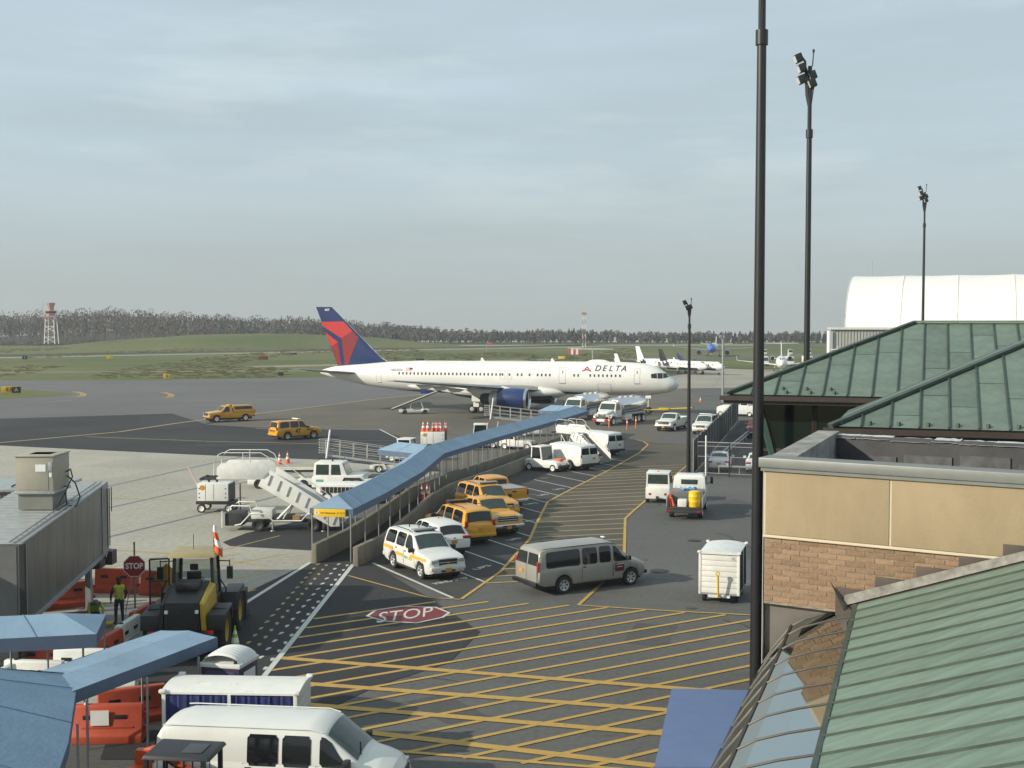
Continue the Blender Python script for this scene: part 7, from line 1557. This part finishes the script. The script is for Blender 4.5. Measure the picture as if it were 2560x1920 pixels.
# ---------------------------------------------------------------- workers
def person(label, joints, edges, zones, loc, rz, mats):
    r = thing('person', label, 'person', loc, rz)
    names = list(joints); me = bpy.data.meshes.new('body'); me.from_pydata([joints[n][0] for n in names], [(names.index(a),names.index(b)) for a, b in edges], [])
    o = bpy.data.objects.new('body', me); C.objects.link(o); md = o.modifiers.new('s', 'SKIN'); md.use_smooth_shade = True
    for i, n in enumerate(names):
        sv_ = me.skin_vertices[0].data[i]; q = joints[n][1]; sv_.radius = q if isinstance(q, tuple) else (q,q); sv_.use_root = (i == 0)
    o.modifiers.new('u', 'SUBSURF').levels = 2; o.modifiers['u'].render_levels = 2
    dg = bpy.context.evaluated_depsgraph_get(); em = bpy.data.meshes.new_from_object(o.evaluated_get(dg)); bpy.data.objects.remove(o)
    for m_ in mats: em.materials.append(m_)
    for p in em.polygons: p.material_index = zones(p.center); p.use_smooth = True
    b = bpy.data.objects.new('body', em); C.objects.link(b); b.parent = r
    return r
SKIN = M('skin', (.34,.20,.14), .6); HOOD = M('dark_hoodie', (.022,.020,.026), .85); JEAN = M('dark_jeans', (.020,.026,.048), .85, var=.2); VEST = M('hi_vis_vest', (.36,.48,.05), .7, var=.1); VESTO = M('vest_band', (.62,.40,.16), .6); BOOT = M('boots', (.05,.035,.025), .8); GREYH = M('grey_hood', (.14,.155,.17), .85)
J = dict(pelvis=((0,0,.98),(.15,.11)), belly=((0,0,1.15),(.155,.11)), chest=((.02,0,1.36),(.18,.12)), neck=((.0,0,1.53),.065), head0=((.015,0,1.62),(.085,.09)), head1=((.02,0,1.74),(.085,.095)),
  shl=((0,.19,1.46),.075), ell=((-.02,.29,1.20),.052), wrl=((.06,.30,.98),.038), hal=((.08,.29,.90),.042), shr=((0,-.19,1.46),.075), elr=((-.02,-.28,1.20),.052), wrr=((.08,-.24,.98),.038), har=((.10,-.22,.91),.042),
  hil=((0,.10,.90),.10), knl=((.02,.12,.50),.07), anl=((0,.13,.10),.05), tol=((.14,.15,.045),.045), hir=((0,-.10,.90),.10), knr=((.03,-.12,.50),.07), anr=((-.02,-.13,.10),.05), tor=((.12,-.16,.045),.045))
Ed = [('pelvis','belly'),('belly','chest'),('chest','neck'),('neck','head0'),('head0','head1'),('chest','shl'),('shl','ell'),('ell','wrl'),('wrl','hal'),('chest','shr'),('shr','elr'),('elr','wrr'),('wrr','har'),('pelvis','hil'),('hil','knl'),('knl','anl'),('anl','tol'),('pelvis','hir'),('hir','knr'),('knr','anr'),('anr','tor')]
def z1(c):
    if c.z < .13: return 3
    if c.z < .99 and abs(c.y) < .21: return 2
    if c.z > 1.66 or (c.z > 1.54 and c.x < .03): return 1
    if c.z > 1.52: return 0
    if c.z < .96: return 0
    if abs(c.y) > .205: return 1
    if c.z > 1.05: return 4
    return 4
def fingers(r, base, d, mat):
    m = MB()
    for k in range(4): m.tube([Vector(base)+Vector((0,.022*(k-1.5),-.02)), Vector(base)+Vector((.02,.022*(k-1.5),-.06)), Vector(base)+Vector((.035,.02*(k-1.5),-.09+.008*abs(k-1.4)))], .0095, 6)
    m.tube([Vector(base)+Vector((.02,d*.03,0)), Vector(base)+Vector((.05,d*.045,-.03)), Vector(base)+Vector((.06,d*.04,-.055))], .0105, 6); m.build('hand_fingers', mat, r)
w1 = person('standing worker in a lime safety vest and dark jeans, back to the camera', J, Ed, z1, (-15.2,47.5,.02), RAD(118), [SKIN, HOOD, JEAN, BOOT, VEST])
fingers(w1, (.08,.29,.90), -1, SKIN); fingers(w1, (.10,-.22,.91), 1, SKIN)
for z in (1.10,1.22): MB().loft([[(.135*math.cos(a)*k-.0+.01, .195*math.sin(a)*k, z+dz) for a in [2*math.pi*i/24 for i in range(24)]] for k, dz in ((1.0,-.02),(1.0,.02))], False, False).build('vest_band', VESTO, w1, fix=False)
for y in (-.1,.1): MB().tube([(-.125,y,1.12),(-.135,y,1.3),(-.10,y,1.46),(0,y,1.55)], .022).build('vest_band', VESTO, w1)
MB().lathe([(.098,0),(.102,.03),(.095,.09),(.06,.13),(0,.145)], (.015,0,1.70), n=20).build('beanie', HOOD, w1)
MB().lathe([(0,.02),(.016,.01),(.02,-.02)], (.115,0,1.66), (1,0,-.3), 8).build('nose', SKIN, w1)
K2 = dict(pelvis=((0,0,.48),(.16,.13)), belly=((.12,0,.62),(.16,.13)), chest=((.28,0,.80),(.18,.14)), neck=((.42,0,.90),.065), head0=((.50,0,.93),(.085,.09)), head1=((.58,0,.97),(.09,.095)),
  shl=((.30,.19,.84),.075), ell=((.42,.30,.58),.052), wrl=((.55,.20,.36),.038), hal=((.60,.17,.29),.042), shr=((.30,-.19,.84),.075), elr=((.45,-.28,.60),.052), wrr=((.58,-.16,.38),.038), har=((.62,-.12,.31),.042),
  hil=((.0,.12,.42),.11), knl=((.36,.17,.14),.08), anl=((-.08,.16,.08),.055), tol=((-.22,.16,.06),.045), hir=((.0,-.12,.42),.11), knr=((.36,-.17,.14),.08), anr=((-.08,-.16,.08),.055), tor=((-.22,-.16,.06),.045))
def z2(c):
    if c.x > .46 and c.z > .84: return 1
    if c.z < .45 and c.x > .52: return 0
    if c.x < -.1 and c.z < .16: return 3
    if c.z < .52 and abs(c.x) < .5 and c.z < .40+c.x*.6: return 2
    if abs(c.y) > .21: return 4
    if c.z > .78 and c.x < .40: return 1
    return 4
w2 = person('kneeling worker in a lime vest bending over the slab', K2, Ed, z2, (-16.2,47.6,.02), RAD(-65), [SKIN, GREYH, JEAN, BOOT, VEST])
fingers(w2, (.60,.17,.29), -1, SKIN); fingers(w2, (.62,-.12,.31), 1, SKIN); MB().lathe([(.10,0),(.115,.05),(.10,.13),(.05,.18),(0,.19)], (.46,0,.90), (.85,0,.45), 18).build('hood', GREYH, w2)
# unseen block added left of the frame to throw shade over the loader
shade_blk = thing('shade_block', 'beige block added out of view left of the frame to shade the loader', 'building', (-25.6,40.8,0))
MB().box(-5,5,-3.2,3.6,0,5.0).build('wall', STUC, shade_blk); MB().box(-5.2,5.2,-3.4,3.8,5.0,5.3).build('parapet', COPE, shade_blk, bev=.03)
for i in range(4): MB().box(-4.4+i*2.3,-2.6+i*2.3,-3.23,-3.2,2.4,4.2).build('window', CURT, shade_blk)
# ---------------------------------------------------------------- things across the airfield
def jet(label, loc, rz, L, R, span, ttail=True, eng='rear', body=None, fin=None, nose=None, belly=None, sweep=.5, name='business_jet', cat='airplane', tail_h=None, gear=1.0, group=None):
    r = thing(name, label, cat, loc, rz, group); body = body or PWHITE; zc = gear+R; rings = []     # x: nose at +L/2
    prof = [(0,.03,-.25),(.015,.3,-.2),(.04,.55,-.1),(.09,.85,0),(.14,1,0),(.66,1,0),(.80,.78,.14),(.92,.42,.35),(1,.08,.5)]
    for t, k, dz in prof: rings.append([(L/2-L*t, R*k*math.sin(2*math.pi*i/20), zc+dz*R+R*k*math.cos(2*math.pi*i/20)) for i in range(20)])
    f = MB().loft(rings).build('fuselage', body, r, ang=50)
    if nose: MB().loft([[(p[0]+.01,p[1]*1.012,zc+(p[2]-zc)*1.012) for p in rg] for rg in rings[:nose[1]]], True, False).build('nose_paint', nose[0], f, fix=False)
    if belly: MB().grid(lambda u, v: (L*.36-L*.66*v, R*1.015*math.sin(math.pi+(2*u-1)*1.1), zc+R*1.015*math.cos(math.pi+(2*u-1)*1.1)), 8, 6).build('belly_paint', belly, f, fix=False)
    def top(t): return zc+R*.28 if t else 0
    for sd in (1,-1):
        MB().add([(L/2-L*.052,sd*.10*R,zc+.56*R),(L/2-L*.066,sd*.52*R,zc+.42*R),(L/2-L*.10,sd*.55*R,zc+.74*R),(L/2-L*.088,sd*.10*R,zc+.90*R)], [(0,1,2,3)]).build('cockpit_window', CG, f, fix=False)
        for i in range(int(L*.45/1.1)): MB().box(-.13,.13,-.02,.02,-.16,.16).build('cabin_window', CG, f, loc=(L*.30-i*1.1,sd*R*.965,zc+.28*R))
        xr = L*.08 if eng == 'wing' else -L*.02; sp = span/2
        zw = zc-R*.65
        w = MB().loft([aero(-(xr)-L*.02+0,-(xr)+L*.14,sd*.2,zw,.12),aero(-(xr)+L*.01,-(xr)+L*.14,sd*R,zw+.05,.12),aero(-(xr)+sp*sweep,-(xr)+sp*sweep+L*.045,sd*sp,zw+sp*.09,.10)])
        w.v = [(-x,y,z) for x, y, z in w.v]; w = w.build('wing', WSKIN if eng == 'wing' else PWHITE, r)
        xt = xr-sp*sweep; MB().add([(xt,sd*sp,zw+sp*.09),(xt-L*.045,sd*sp,zw+sp*.09),(xt-L*.07,sd*(sp+.2),zw+sp*.09+1.1),(xt-L*.045,sd*(sp+.2),zw+sp*.09+1.1),(xt,sd*(sp+.06),zw+sp*.09),(xt-L*.045,sd*(sp+.06),zw+sp*.09),(xt-L*.07,sd*(sp+.24),zw+sp*.09+1.1),(xt-L*.045,sd*(sp+.24),zw+sp*.09+1.1)], [(0,1,2,3),(7,6,5,4),(0,4,5,1),(1,5,6,2),(2,6,7,3),(3,7,4,0)]).build('winglet', fin or PWHITE, w)
        er = R*(.42 if eng == 'rear' else .52); ex, ey, ez = (-L*.24, R*1.55, zc+R*.45) if eng == 'rear' else (xr-sp*.33*sweep+L*.06, sp*.34, zw-er*.75)
        e = MB().lathe([(er*.86,.1),(er*.95,0),(er*1.05,.25),(er*1.08,er*1.6),(er*.8,er*4.2),(er*.5,er*4.4)], (ex,sd*ey,ez), (-1,0,0), 18).build('engine', nose[0] if (nose and eng == 'wing') else PWHITE, r); MB().lathe([(0,.3),(er*.25,.4),(er*.9,.5)], (ex,sd*ey,ez), (-1,0,0), 14).build('fan', DARKM, e); MB().lathe([(er*.85,.15),(er*.9,-.02),(er*1.0,.06),(er*1.02,.2)], (ex,sd*ey,ez), (-1,0,0), 18).build('intake_lip', CHR, e)
        if eng == 'rear': MB().box(ex-er*3.2,ex-er*.8,min(sd*R*.7,sd*ey),max(sd*R*.7,sd*ey),ez-.08,ez+.08).build('pylon', PWHITE, r)
        wheel_parts(r, -L*.04, sd*R*1.3, .38, .22, 'dark', sd); MB().bar((-L*.04,sd*R*1.2,.4),(-L*.04,sd*R*1.1,zw),.09).build('main_gear_strut', PGREY, r)
    th = tail_h or R*3.6; zb = zc+R*.55; x0, x1 = -L*.34, -L*.49; xt0, xt1 = -L*.46, -L*.54; P = [(x0,zb),(xt0,zb+th*.72),(xt1,zb+th*.72),(x1,zb)]
    fn_ = MB().prism(P, lambda u, v, t: (u,t,v), -.09, .09).build('fin', fin or PWHITE, r, bev=.03)
    zs = zb+th*.70 if ttail else zb-.1
    for sd in (1,-1):
        s = MB().loft([aero(-(xt0+.1),-(xt1),sd*.05,zs,.1),aero(-(xt0+.1)+span*.07,-(xt1)+span*.03,sd*span*.20,zs+(0 if ttail else .4),.1)]); s.v = [(-x,y,z) for x, y, z in s.v]; s.build('tailplane', PWHITE, r)
    MB().bar((L*.38,0,.3),(L*.38,0,zc),.08).build('nose_gear_strut', PGREY, r); wheel_parts(r, L*.38, .0, .3, .2, 'dark', 1)
    return r
GB = 'small jets parked beyond the airliner'
NAVY = M('navy_paint', (.015,.02,.07), .4, coat=.3); TANF = M('tan_fin', (.50,.42,.24), .4); BLKF = M('black_fin', (.015,.015,.018), .35, coat=.3); SKYB = M('bright_blue', (.06,.16,.52), .35, coat=.3)
jet('white business jet with a tall white fin behind the airliner roof line', (35.0,292,0), RAD(-56), 17, 1.15, 18, False, group=GB, tail_h=4.6)
jet('white business jet with a black fin and dark belly behind the airliner nose', (39.2,284,0), RAD(-56), 16, 1.05, 16, False, fin=BLKF, belly=BLKF, group=GB, tail_h=4.2)
jet('white business jet with navy and tan fin, its nose farthest right', (43.0,282,0), RAD(-48), 13.5, 1.0, 15, False, fin=NAVY, belly=NAVY, group=GB, tail_h=3.2)
jet('small white jet whose fin alone shows above the airliner', (27.0,278,0), RAD(-60), 13, .9, 14, False, group=GB, tail_h=3.2)
jet('grey t-tailed regional jet standing directly behind the airliner', (17.3,262,0), RAD(85), 26, 1.3, 21, True, name='regional_jet', body=M('pale_grey_paint', (.55,.57,.57), .4), fin=MATS['pale_grey_paint'], tail_h=4.9)
jet('white t-tailed regional jet facing the camera above the copper roof', (65.2,300,0), RAD(-102), 27, 1.35, 21.5, True, name='regional_jet', tail_h=5.0)
jet('blue nosed airliner taxiing toward the camera across the field', (71.5,440,0), RAD(-103), 32, 1.6, 29, False, 'wing', nose=(SKYB,5), name='taxiing_airliner', sweep=.42, tail_h=4, gear=1.4)
# de-icing trucks
for i, (x, y) in enumerate(((69.0,340),(75.5,338),(81.5,342),(93,345))):
    r = thing('deicing_truck', 'white de-icing truck behind the regional jet, ' + ('leftmost of the row','second of the row','third of the row','rightmost of the row')[i], 'truck', (x,y,0), RAD(-95), 'de-icing trucks'); 
    MB().box(-3,1.6,-1.15,1.15,.7,2.6).build('tank_body', WHITE2, r, bev=.1); MB().loft([[(1.7,-1.1,.6),(3.2,-1.1,.6),(3.2,1.1,.6),(1.7,1.1,.6)],[(1.7,-1.05,2.5),(2.8,-1.05,2.5),(2.8,1.05,2.5),(1.7,1.05,2.5)]]).build('cab', WHITE2, r, bev=.08)
    MB().add([(3.17,-.9,1.5),(3.17,.9,1.5),(2.9,.85,2.35),(2.9,-.85,2.35)], [(0,1,2,3)]).build('windscreen', GLS2, r, fix=False); MB().rbar((-2,0,2.8),(2.2,0,3.3),.35,.35).build('boom', WHITE2, r); MB().box(1.9,2.9,-.6,.6,3.3,4.5).build('operator_basket', WHITE2, r, bev=.08); MB().box(2.9,2.93,-.5,.5,3.8,4.4).build('basket_window', GLS2, r)
    MB().box(-.5,1.5,-1.17,-1.15,1.0,1.7).build('yellow_panel', TBY, r)
    for sd in (1,-1):
        for xx in (2.4,-1.8): wheel_parts(r, xx, sd*1.0, .48, .3, 'dish', sd)
# arched fabric hangar
hg = thing('fabric_hangar', 'large white arched fabric hangar behind the copper roofs', 'hangar', (66.0,240,0), RAD(-20)); FAB = M('hangar_fabric', (.74,.75,.70), .6, var=.04, scale=.3, dirt=.05)
arch = [(-19*math.cos(math.pi*i/28)*(1), 5.5+15.2*math.sin(math.pi*i/28)**.8) for i in range(29)]; arch = [(-19,0)]+arch+[(19,0)]
HLEN = 95
for i in range(10):
    x0, x1 = HLEN*i/10+.06, HLEN*(i+1)/10-.06; MB().grid(lambda u, v: (x0+(x1-x0)*u, arch[min(30,int(round(v*30)))][0], arch[min(30,int(round(v*30)))][1]-.12*math.sin(math.pi*u)), 4, 30).build('fabric_bay', FAB, hg, fix=False)
for i in range(11): MB().tube([(HLEN*i/10,y*1.001,z*1.001) for y, z in arch], .07, 5).build('arch_rib', M('rib_offwhite', (.60,.60,.56), .7), hg)  # ribs slightly greyer than the fabric bays
MB().add([(.2,y,z) for y, z in arch], [tuple(range(len(arch)))]).build('end_wall', FAB, hg, fix=False); MB().bar((3.5,-2,20.6),(3.5,-2,23.6),.06).build('lightning_rod', GPOST, hg)
sh_ = thing('corrugated_shed', 'grey corrugated shed at the left end of the white hangar', 'shed', (53.0,205,0), RAD(-12)); CGM = M('shed_grey', (.34,.345,.32), .55, var=.08, stretch=(3,3,1))
MB().box(0,12,0,9,0,10.6).build('wall', CGM, sh_)
for i in range(24): MB().box(.1+i*.5,.35+i*.5,-.10,0,.2,10.4).build('corrugation', CGM, sh_)
MB().box(-.5,12.5,-.5,9.5,10.6,10.95).build('roof', M('shed_roof', (.55,.56,.53), .5), sh_); MB().bar((-.6,-.4,0),(-.6,-.4,10.4),.35).build('downpipe', REFL, sh_)
for z in (4.5,6.0,7.2): MB().bar((-.6,-.4,z),(.8,-1.2,z+.2),.08).bar((.8,-1.2,z-.4),(.8,-1.2,z+.7),.12).build('antenna', STEEL, sh_)
vt = MB().tube([(112,200,10.5),(112,200,13.4),(112.3,200,14.1),(111.6,200,14.6),(110.8,200,14.2),(110.6,200,13.8)], .55, 8).build('roof_vent', STEEL); tag(vt, 'bent metal roof vent pipe rising in front of the white hangar', 'vent')
# control tower, masts and poles far left
PINK = M('hazed_red', (.40,.20,.18), .6); tw = thing('lattice_tower', 'red and white lattice control tower on the far left horizon', 'tower', (-222,598,0)); tw.scale = (.8,.8,.84)  # tower and mast red paled in the colour itself to suggest haze
for sx in (-1,1):
    for sy in (-1,1): MB().rbar((sx*3.2,sy*3.2,2),(sx*2.4,sy*2.4,17.5),.4,.4).build('leg', REFL, tw)
for k in range(5):
    z = 3+k*3; s = 3.2-.16*k
    for sx in (-1,1): MB().rbar((sx*s,-s,z),(sx*(s-.16)*-1,-s+.1,z+3),.22,.22).build('brace', PINK if k % 2 else REFL, tw)
    MB().rbar((-s,-s,z),(s,-s,z),.25,.25).build('girt', PINK if k % 2 == 0 else REFL, tw)
MB().box(-4.2,4.2,-4.2,4.2,17.3,17.9).build('gallery', PINK, tw); MB().lathe([(3.0,0),(3.0,1.2),(3.2,1.25),(3.5,3.0),(2.0,3.2),(1.8,5.0),(2.6,7.0),(2.6,7.6),(0,7.7)], (0,0,17.9), n=8).build('cab', PINK, tw); MB().lathe([(3.22,1.4),(3.5,2.8)], (0,0,17.9), n=8).build('cab_glazing', GLS, tw)
for sx in (-4.1,4.1): MB().bar((sx,-4.1,17.9),(sx,-4.1,19.6),.1).build('rail_post', REFL, tw)
MB().bar((-5,0,18),(-5,0,26),.12).build('whip_antenna', GPOST, tw)
def striped_mast(label, x, y, h, w):
    r = thing('lattice_mast', label, 'mast', (x,y,0)); n = int(h/2.2)
    for i in range(n):
        z0, z1 = h*i/n, h*(i+1)/n
        for sx in (-1,1): MB().rbar((sx*w,0,z0),(sx*w,0,z1),.18,.18).build('leg', PINK if i % 2 else REFL, r)
        MB().rbar((-w,0,z0),(w,0,z1),.12,.12).build('brace', PINK if i % 2 else REFL, r)
    MB().box(-w*1.5,w*1.5,-.5,.5,h,h+1.2).build('head', PINK, r); return r
striped_mast('slender red and white lattice mast above the airliner', 34.0, 585, 15.5, .75)
hut = thing('striped_hut', 'small red and white striped equipment hut in the grass', 'hut', (23.3,463,0))
for i in range(5): MB().box(-2.3+i*.92,-2.3+(i+1)*.92,-1.2,1.2,0,2.3).build('wall_stripe', M('hut_red', (.50,.07,.045), .6) if i % 2 == 0 else REFL, hut)
MB().box(-2.4,2.4,-1.3,1.3,2.3,2.45).build('roof', REFL, hut)
wsk = thing('windsock', 'orange windsock on a pole in the far grass', 'windsock', (-9.8,481,0)); MB().bar((0,0,0),(0,0,4.2),.09).build('pole', GPOST, wsk); MB().lathe([(.45,0),(.40,.8),(.3,1.6),(.2,2.1)], (.1,0,4.0), (1,0,-.25), 10).build('sock', ORA, wsk)
for i, (px, pt, pb) in enumerate(((251,810,858),(274,823,846),(291,807,851),(298,818,858))):
    b = G(px,pb); t = AT(px,pt,b.y); r = thing('utility_pole', 'thin utility pole on the left horizon, ' + ('leftmost','second','third','rightmost')[i] + ' of four', 'pole', b, 0, 'poles on the left horizon'); MB().bar((0,0,0),(0,0,t.z),.25,6).build('pole', M('pale_pole', (.42,.43,.42), .7), r)
    if i in (3,): MB().bar((-1.6,0,t.z),(1.6,0,t.z),.18,6).build('crossarm', MATS['pale_pole'], r)
# airfield signs
def field_sign(label, px, py, w, h, col, txt=None, tcol=None):
    b = G(px,py); r = thing('airfield_sign', label, 'sign', b, -math.atan2(b.x, b.y)); MB().box(-w/2,w/2,-.15,.15,.25,.25+h).build('panel', col, r, bev=.03)
    for x in (-w/3,w/3): MB().bar((x,0,0),(x,0,.3),.06).build('leg', STEEL, r)
    if txt: text_on('lettering', txt, h*.8, lambda x, y: (x,-.17,.25+h/2+y), tcol or BLK, r, bold=.02)
SY = M('sign_panel_yellow', (.75,.47,.03), .5)
field_sign('yellow airfield sign in the grass island at the left edge', 24,985,2.4,1.0,SY,'E B'); field_sign('black airfield sign lettered A beside the yellow one at the left edge', 41,986,1.4,1.0,BLK,'A',SY)
field_sign('yellow airfield sign standing alone in the middle of the grass', 417,948,1.3,.9,SY,'E'); field_sign('black backed airfield sign near the airliner tail', 702,942,1.2,.8,BLK)
field_sign('yellow airfield sign beside the far taxiway', 275,899,2.0,1.1,SY); field_sign('dark red airfield sign beside the far taxiway', 658,901,3.0,1.0,M('sign_dark_red', (.16,.02,.02), .6)); field_sign('black and white airfield sign far left', 62,900,1.5,1.1,BLK,'1',REFL)
field_sign('small black airfield sign behind the airliner fin', 733,888,2.4,.7,BLK); field_sign('dark long airfield sign above the airliner cabin', 1050,903,2.6,.5,BLK); field_sign('yellow and black airfield sign over the forward cabin', 1404,899,2.2,.8,SY); field_sign('dark airfield sign above the forward cabin roof', 1333,896,.8,.7,BLK)
# wooded horizon
TR1 = rnd_mat('bare_twigs_brown', (.090,.080,.067), .95, .2, .0, (.2,.2,.2), 0, (.070,.060,.050)); TR2 = rnd_mat('bare_twigs_grey', (.100,.095,.088), .95, .25, .0, (.2,.2,.2), 0, (.070,.068,.064)); TR3 = rnd_mat('dark_evergreen', (.040,.052,.036), .95, .3, .0, (.2,.2,.2), 0, (.024,.032,.024)); TR4 = rnd_mat('rust_leaves', (.110,.082,.062), .95, .2, .0, (.2,.2,.2), 0, (.105,.065,.045))
def hillz(x, y): return max(0, 7.5*math.exp(-((x+215)/120)**2)*min(1, max(0, (y-700)/90))-.05)
struct(MB().grid(lambda u, v: (-520+460*u, 690+320*v, hillz(-520+460*u, 690+320*v)-.04), 40, 16).build('wooded_hill', ground_mat('leaf_litter', (.075,.062,.045), (.10,.085,.06), .02, .4, .3), fix=False))
def ctop(x, y):      # wanted crown height above ground along the horizon, read off the skyline
    px = 1280+x/y*3100
    yt = itp([(-400,785),(0,779),(120,776),(230,770),(300,767),(420,776),(620,790),(780,790),(860,798),(960,806),(1080,818),(1200,826),(1330,823),(1420,822),(1560,828),(1800,830),(2100,829),(2600,826)], px)
    return max(4.0, HC+(808-yt)/3100*y-hillz(x, y))
def wood(name, x0, x1, rows, label_seed):
    random.seed(label_seed); m = MB(); Vv, Ff, Mm = [], [], []
    def quad(c, a, b, mi):
        k = len(Vv); Vv.extend([tuple(c-a-b), tuple(c+a-b), tuple(c+a+b), tuple(c-a+b)]); Ff.append((k,k+1,k+2,k+3)); Mm.append(mi)
    for y0, dens, hk in rows:
        x = x0
        while x < x1:
            yy = y0+random.uniform(-9,9); zg = hillz(x, yy); h = ctop(x, yy)*hk*random.uniform(.74,1.06); px = 1280+x/yy*3100
            ev = random.random() < (.45 if px > 1250 else .08); mi = 2 if ev else random.choice((0,0,1,1,3) if px < 900 else (0,1,1,1)); w = h*(.20 if ev else .30)
            b = Vector((x,yy,zg)); quad(b+Vector((0,0,h*.32)), Vector((.22,0,0)), Vector((0,0,h*.34)), 1)
            for k in range(2): t = random.uniform(.25,.5)*h; d = random.choice((-1,1)); quad(b+Vector((d*w*.3,0,t+h*.12)), Vector((.10,0,.0)), Vector((d*w*.32,0,h*.16)), 1)
            for k in range(90):
                q = random.random(); zz = h*(.22+.78*q**.8); rad = w*((1-q)*.95+.05 if ev else math.sqrt(max(0,1-((q-.45)/.58)**2))*.95); a = random.uniform(0,6.28); s = random.uniform(.22,.55)*(1.15 if q < .7 else .6)
                c = b+Vector((math.cos(a)*rad*random.random()**.5, math.sin(a)*rad, zz)); an = random.uniform(-.6,.6)
                quad(c, Vector((s*.62*math.cos(an), random.uniform(-.3,.3), s*.5*math.sin(an))), Vector((-s*.7*math.sin(an), random.uniform(-.3,.3), s*1.05*math.cos(an))), mi if random.random() < .85 else random.choice((0,1)))
            x += dens*random.uniform(.6,1.4)
    me = bpy.data.meshes.new(name); me.from_pydata(Vv, [], Ff)
    for t_ in (TR1,TR2,TR3,TR4): me.materials.append(t_)
    me.polygons.foreach_set('material_index', Mm); me.update(); o = bpy.data.objects.new(name, me); C.objects.link(o); stuff(o); tag(o, label_seed_txt[label_seed], 'wood'); return o
label_seed_txt = {21: 'bare brown autumn wood covering the hill on the left horizon', 22: 'low mixed wood of bare trees and evergreens along the right horizon'}
wood('hillside_wood', -400, -55, ((712,3.4,.86),(728,3.4,.93),(748,3.4,.97),(775,3.6,1.0)), 21)
wood('horizon_wood', -75, 340, ((700,3.2,.80),(714,3.2,.92),(730,3.2,1.0),(750,3.4,1.04)), 22)
# scrub and equipment at the foot of the tower
random.seed(5); Vv, Ff = [], []
for k in range(900):
    x = random.uniform(-290,-150); y = random.uniform(640,668); z = random.uniform(0,2.6)*abs(mnoise.noise(Vector((x*.08,y*.08,0))))*2.2+.2; s = random.uniform(.4,1.0); n = len(Vv); a = random.uniform(-.5,.5)
    Vv += [(x-s,y,z-s*.5),(x+s,y+a,z-s*.5),(x+s,y+a,z+s*.5),(x-s,y,z+s*.5)]; Ff.append((n,n+1,n+2,n+3))
me = bpy.data.meshes.new('scrub'); me.from_pydata(Vv, [], Ff); me.materials.append(TR3); o = bpy.data.objects.new('scrub', me); C.objects.link(o); stuff(o); tag(o, 'dark scrub along the field edge below the lattice tower', 'scrub')
# grass tufts give the level field a broken, dry texture in the distance
random.seed(9); Vv, Ff = [], []
for k in range(5200):
    y = random.uniform(262,680); x = random.uniform(-.42*y,.10*y); 
    if mnoise.noise(Vector((x*.03,y*.006,3))) < .02: continue
    s = random.uniform(.5,1.6); h = random.uniform(.06,.2); n = len(Vv); Vv += [(x-s,y,-.03),(x+s,y,-.03),(x+s*.6,y,h),(x-s*.6,y,h)]; Ff.append((n,n+1,n+2,n+3))
me = bpy.data.meshes.new('grass_tufts'); me.from_pydata(Vv, [], Ff); me.materials.append(M('dry_tuft', (.095,.085,.036), .95, var=.3, scale=.05)); o = bpy.data.objects.new('grass_tufts', me); C.objects.link(o); stuff(o); tag(o, 'dry grass tufts scattered over the airfield', 'grass')

# ---------------------------------------------------------------- thin autumn haze over the whole field
hz = MB().box(-900,900,-60,1100,-55,34).build('haze', None)
hm = bpy.data.materials.new('haze_air'); hm.use_nodes = True; t = hm.node_tree; t.nodes.clear(); oo = t.nodes.new('ShaderNodeOutputMaterial'); pv = t.nodes.new('ShaderNodeVolumePrincipled')
pv.inputs['Color'].default_value = (.86,.90,.93,1); pv.inputs['Density'].default_value = .00027; pv.inputs['Anisotropy'].default_value = .2
t.links.new(pv.outputs[0], oo.inputs['Volume']); hz.data.materials.clear(); hz.data.materials.append(hm); stuff(hz); tag(hz, 'thin pale haze hanging over the whole airfield', 'haze')
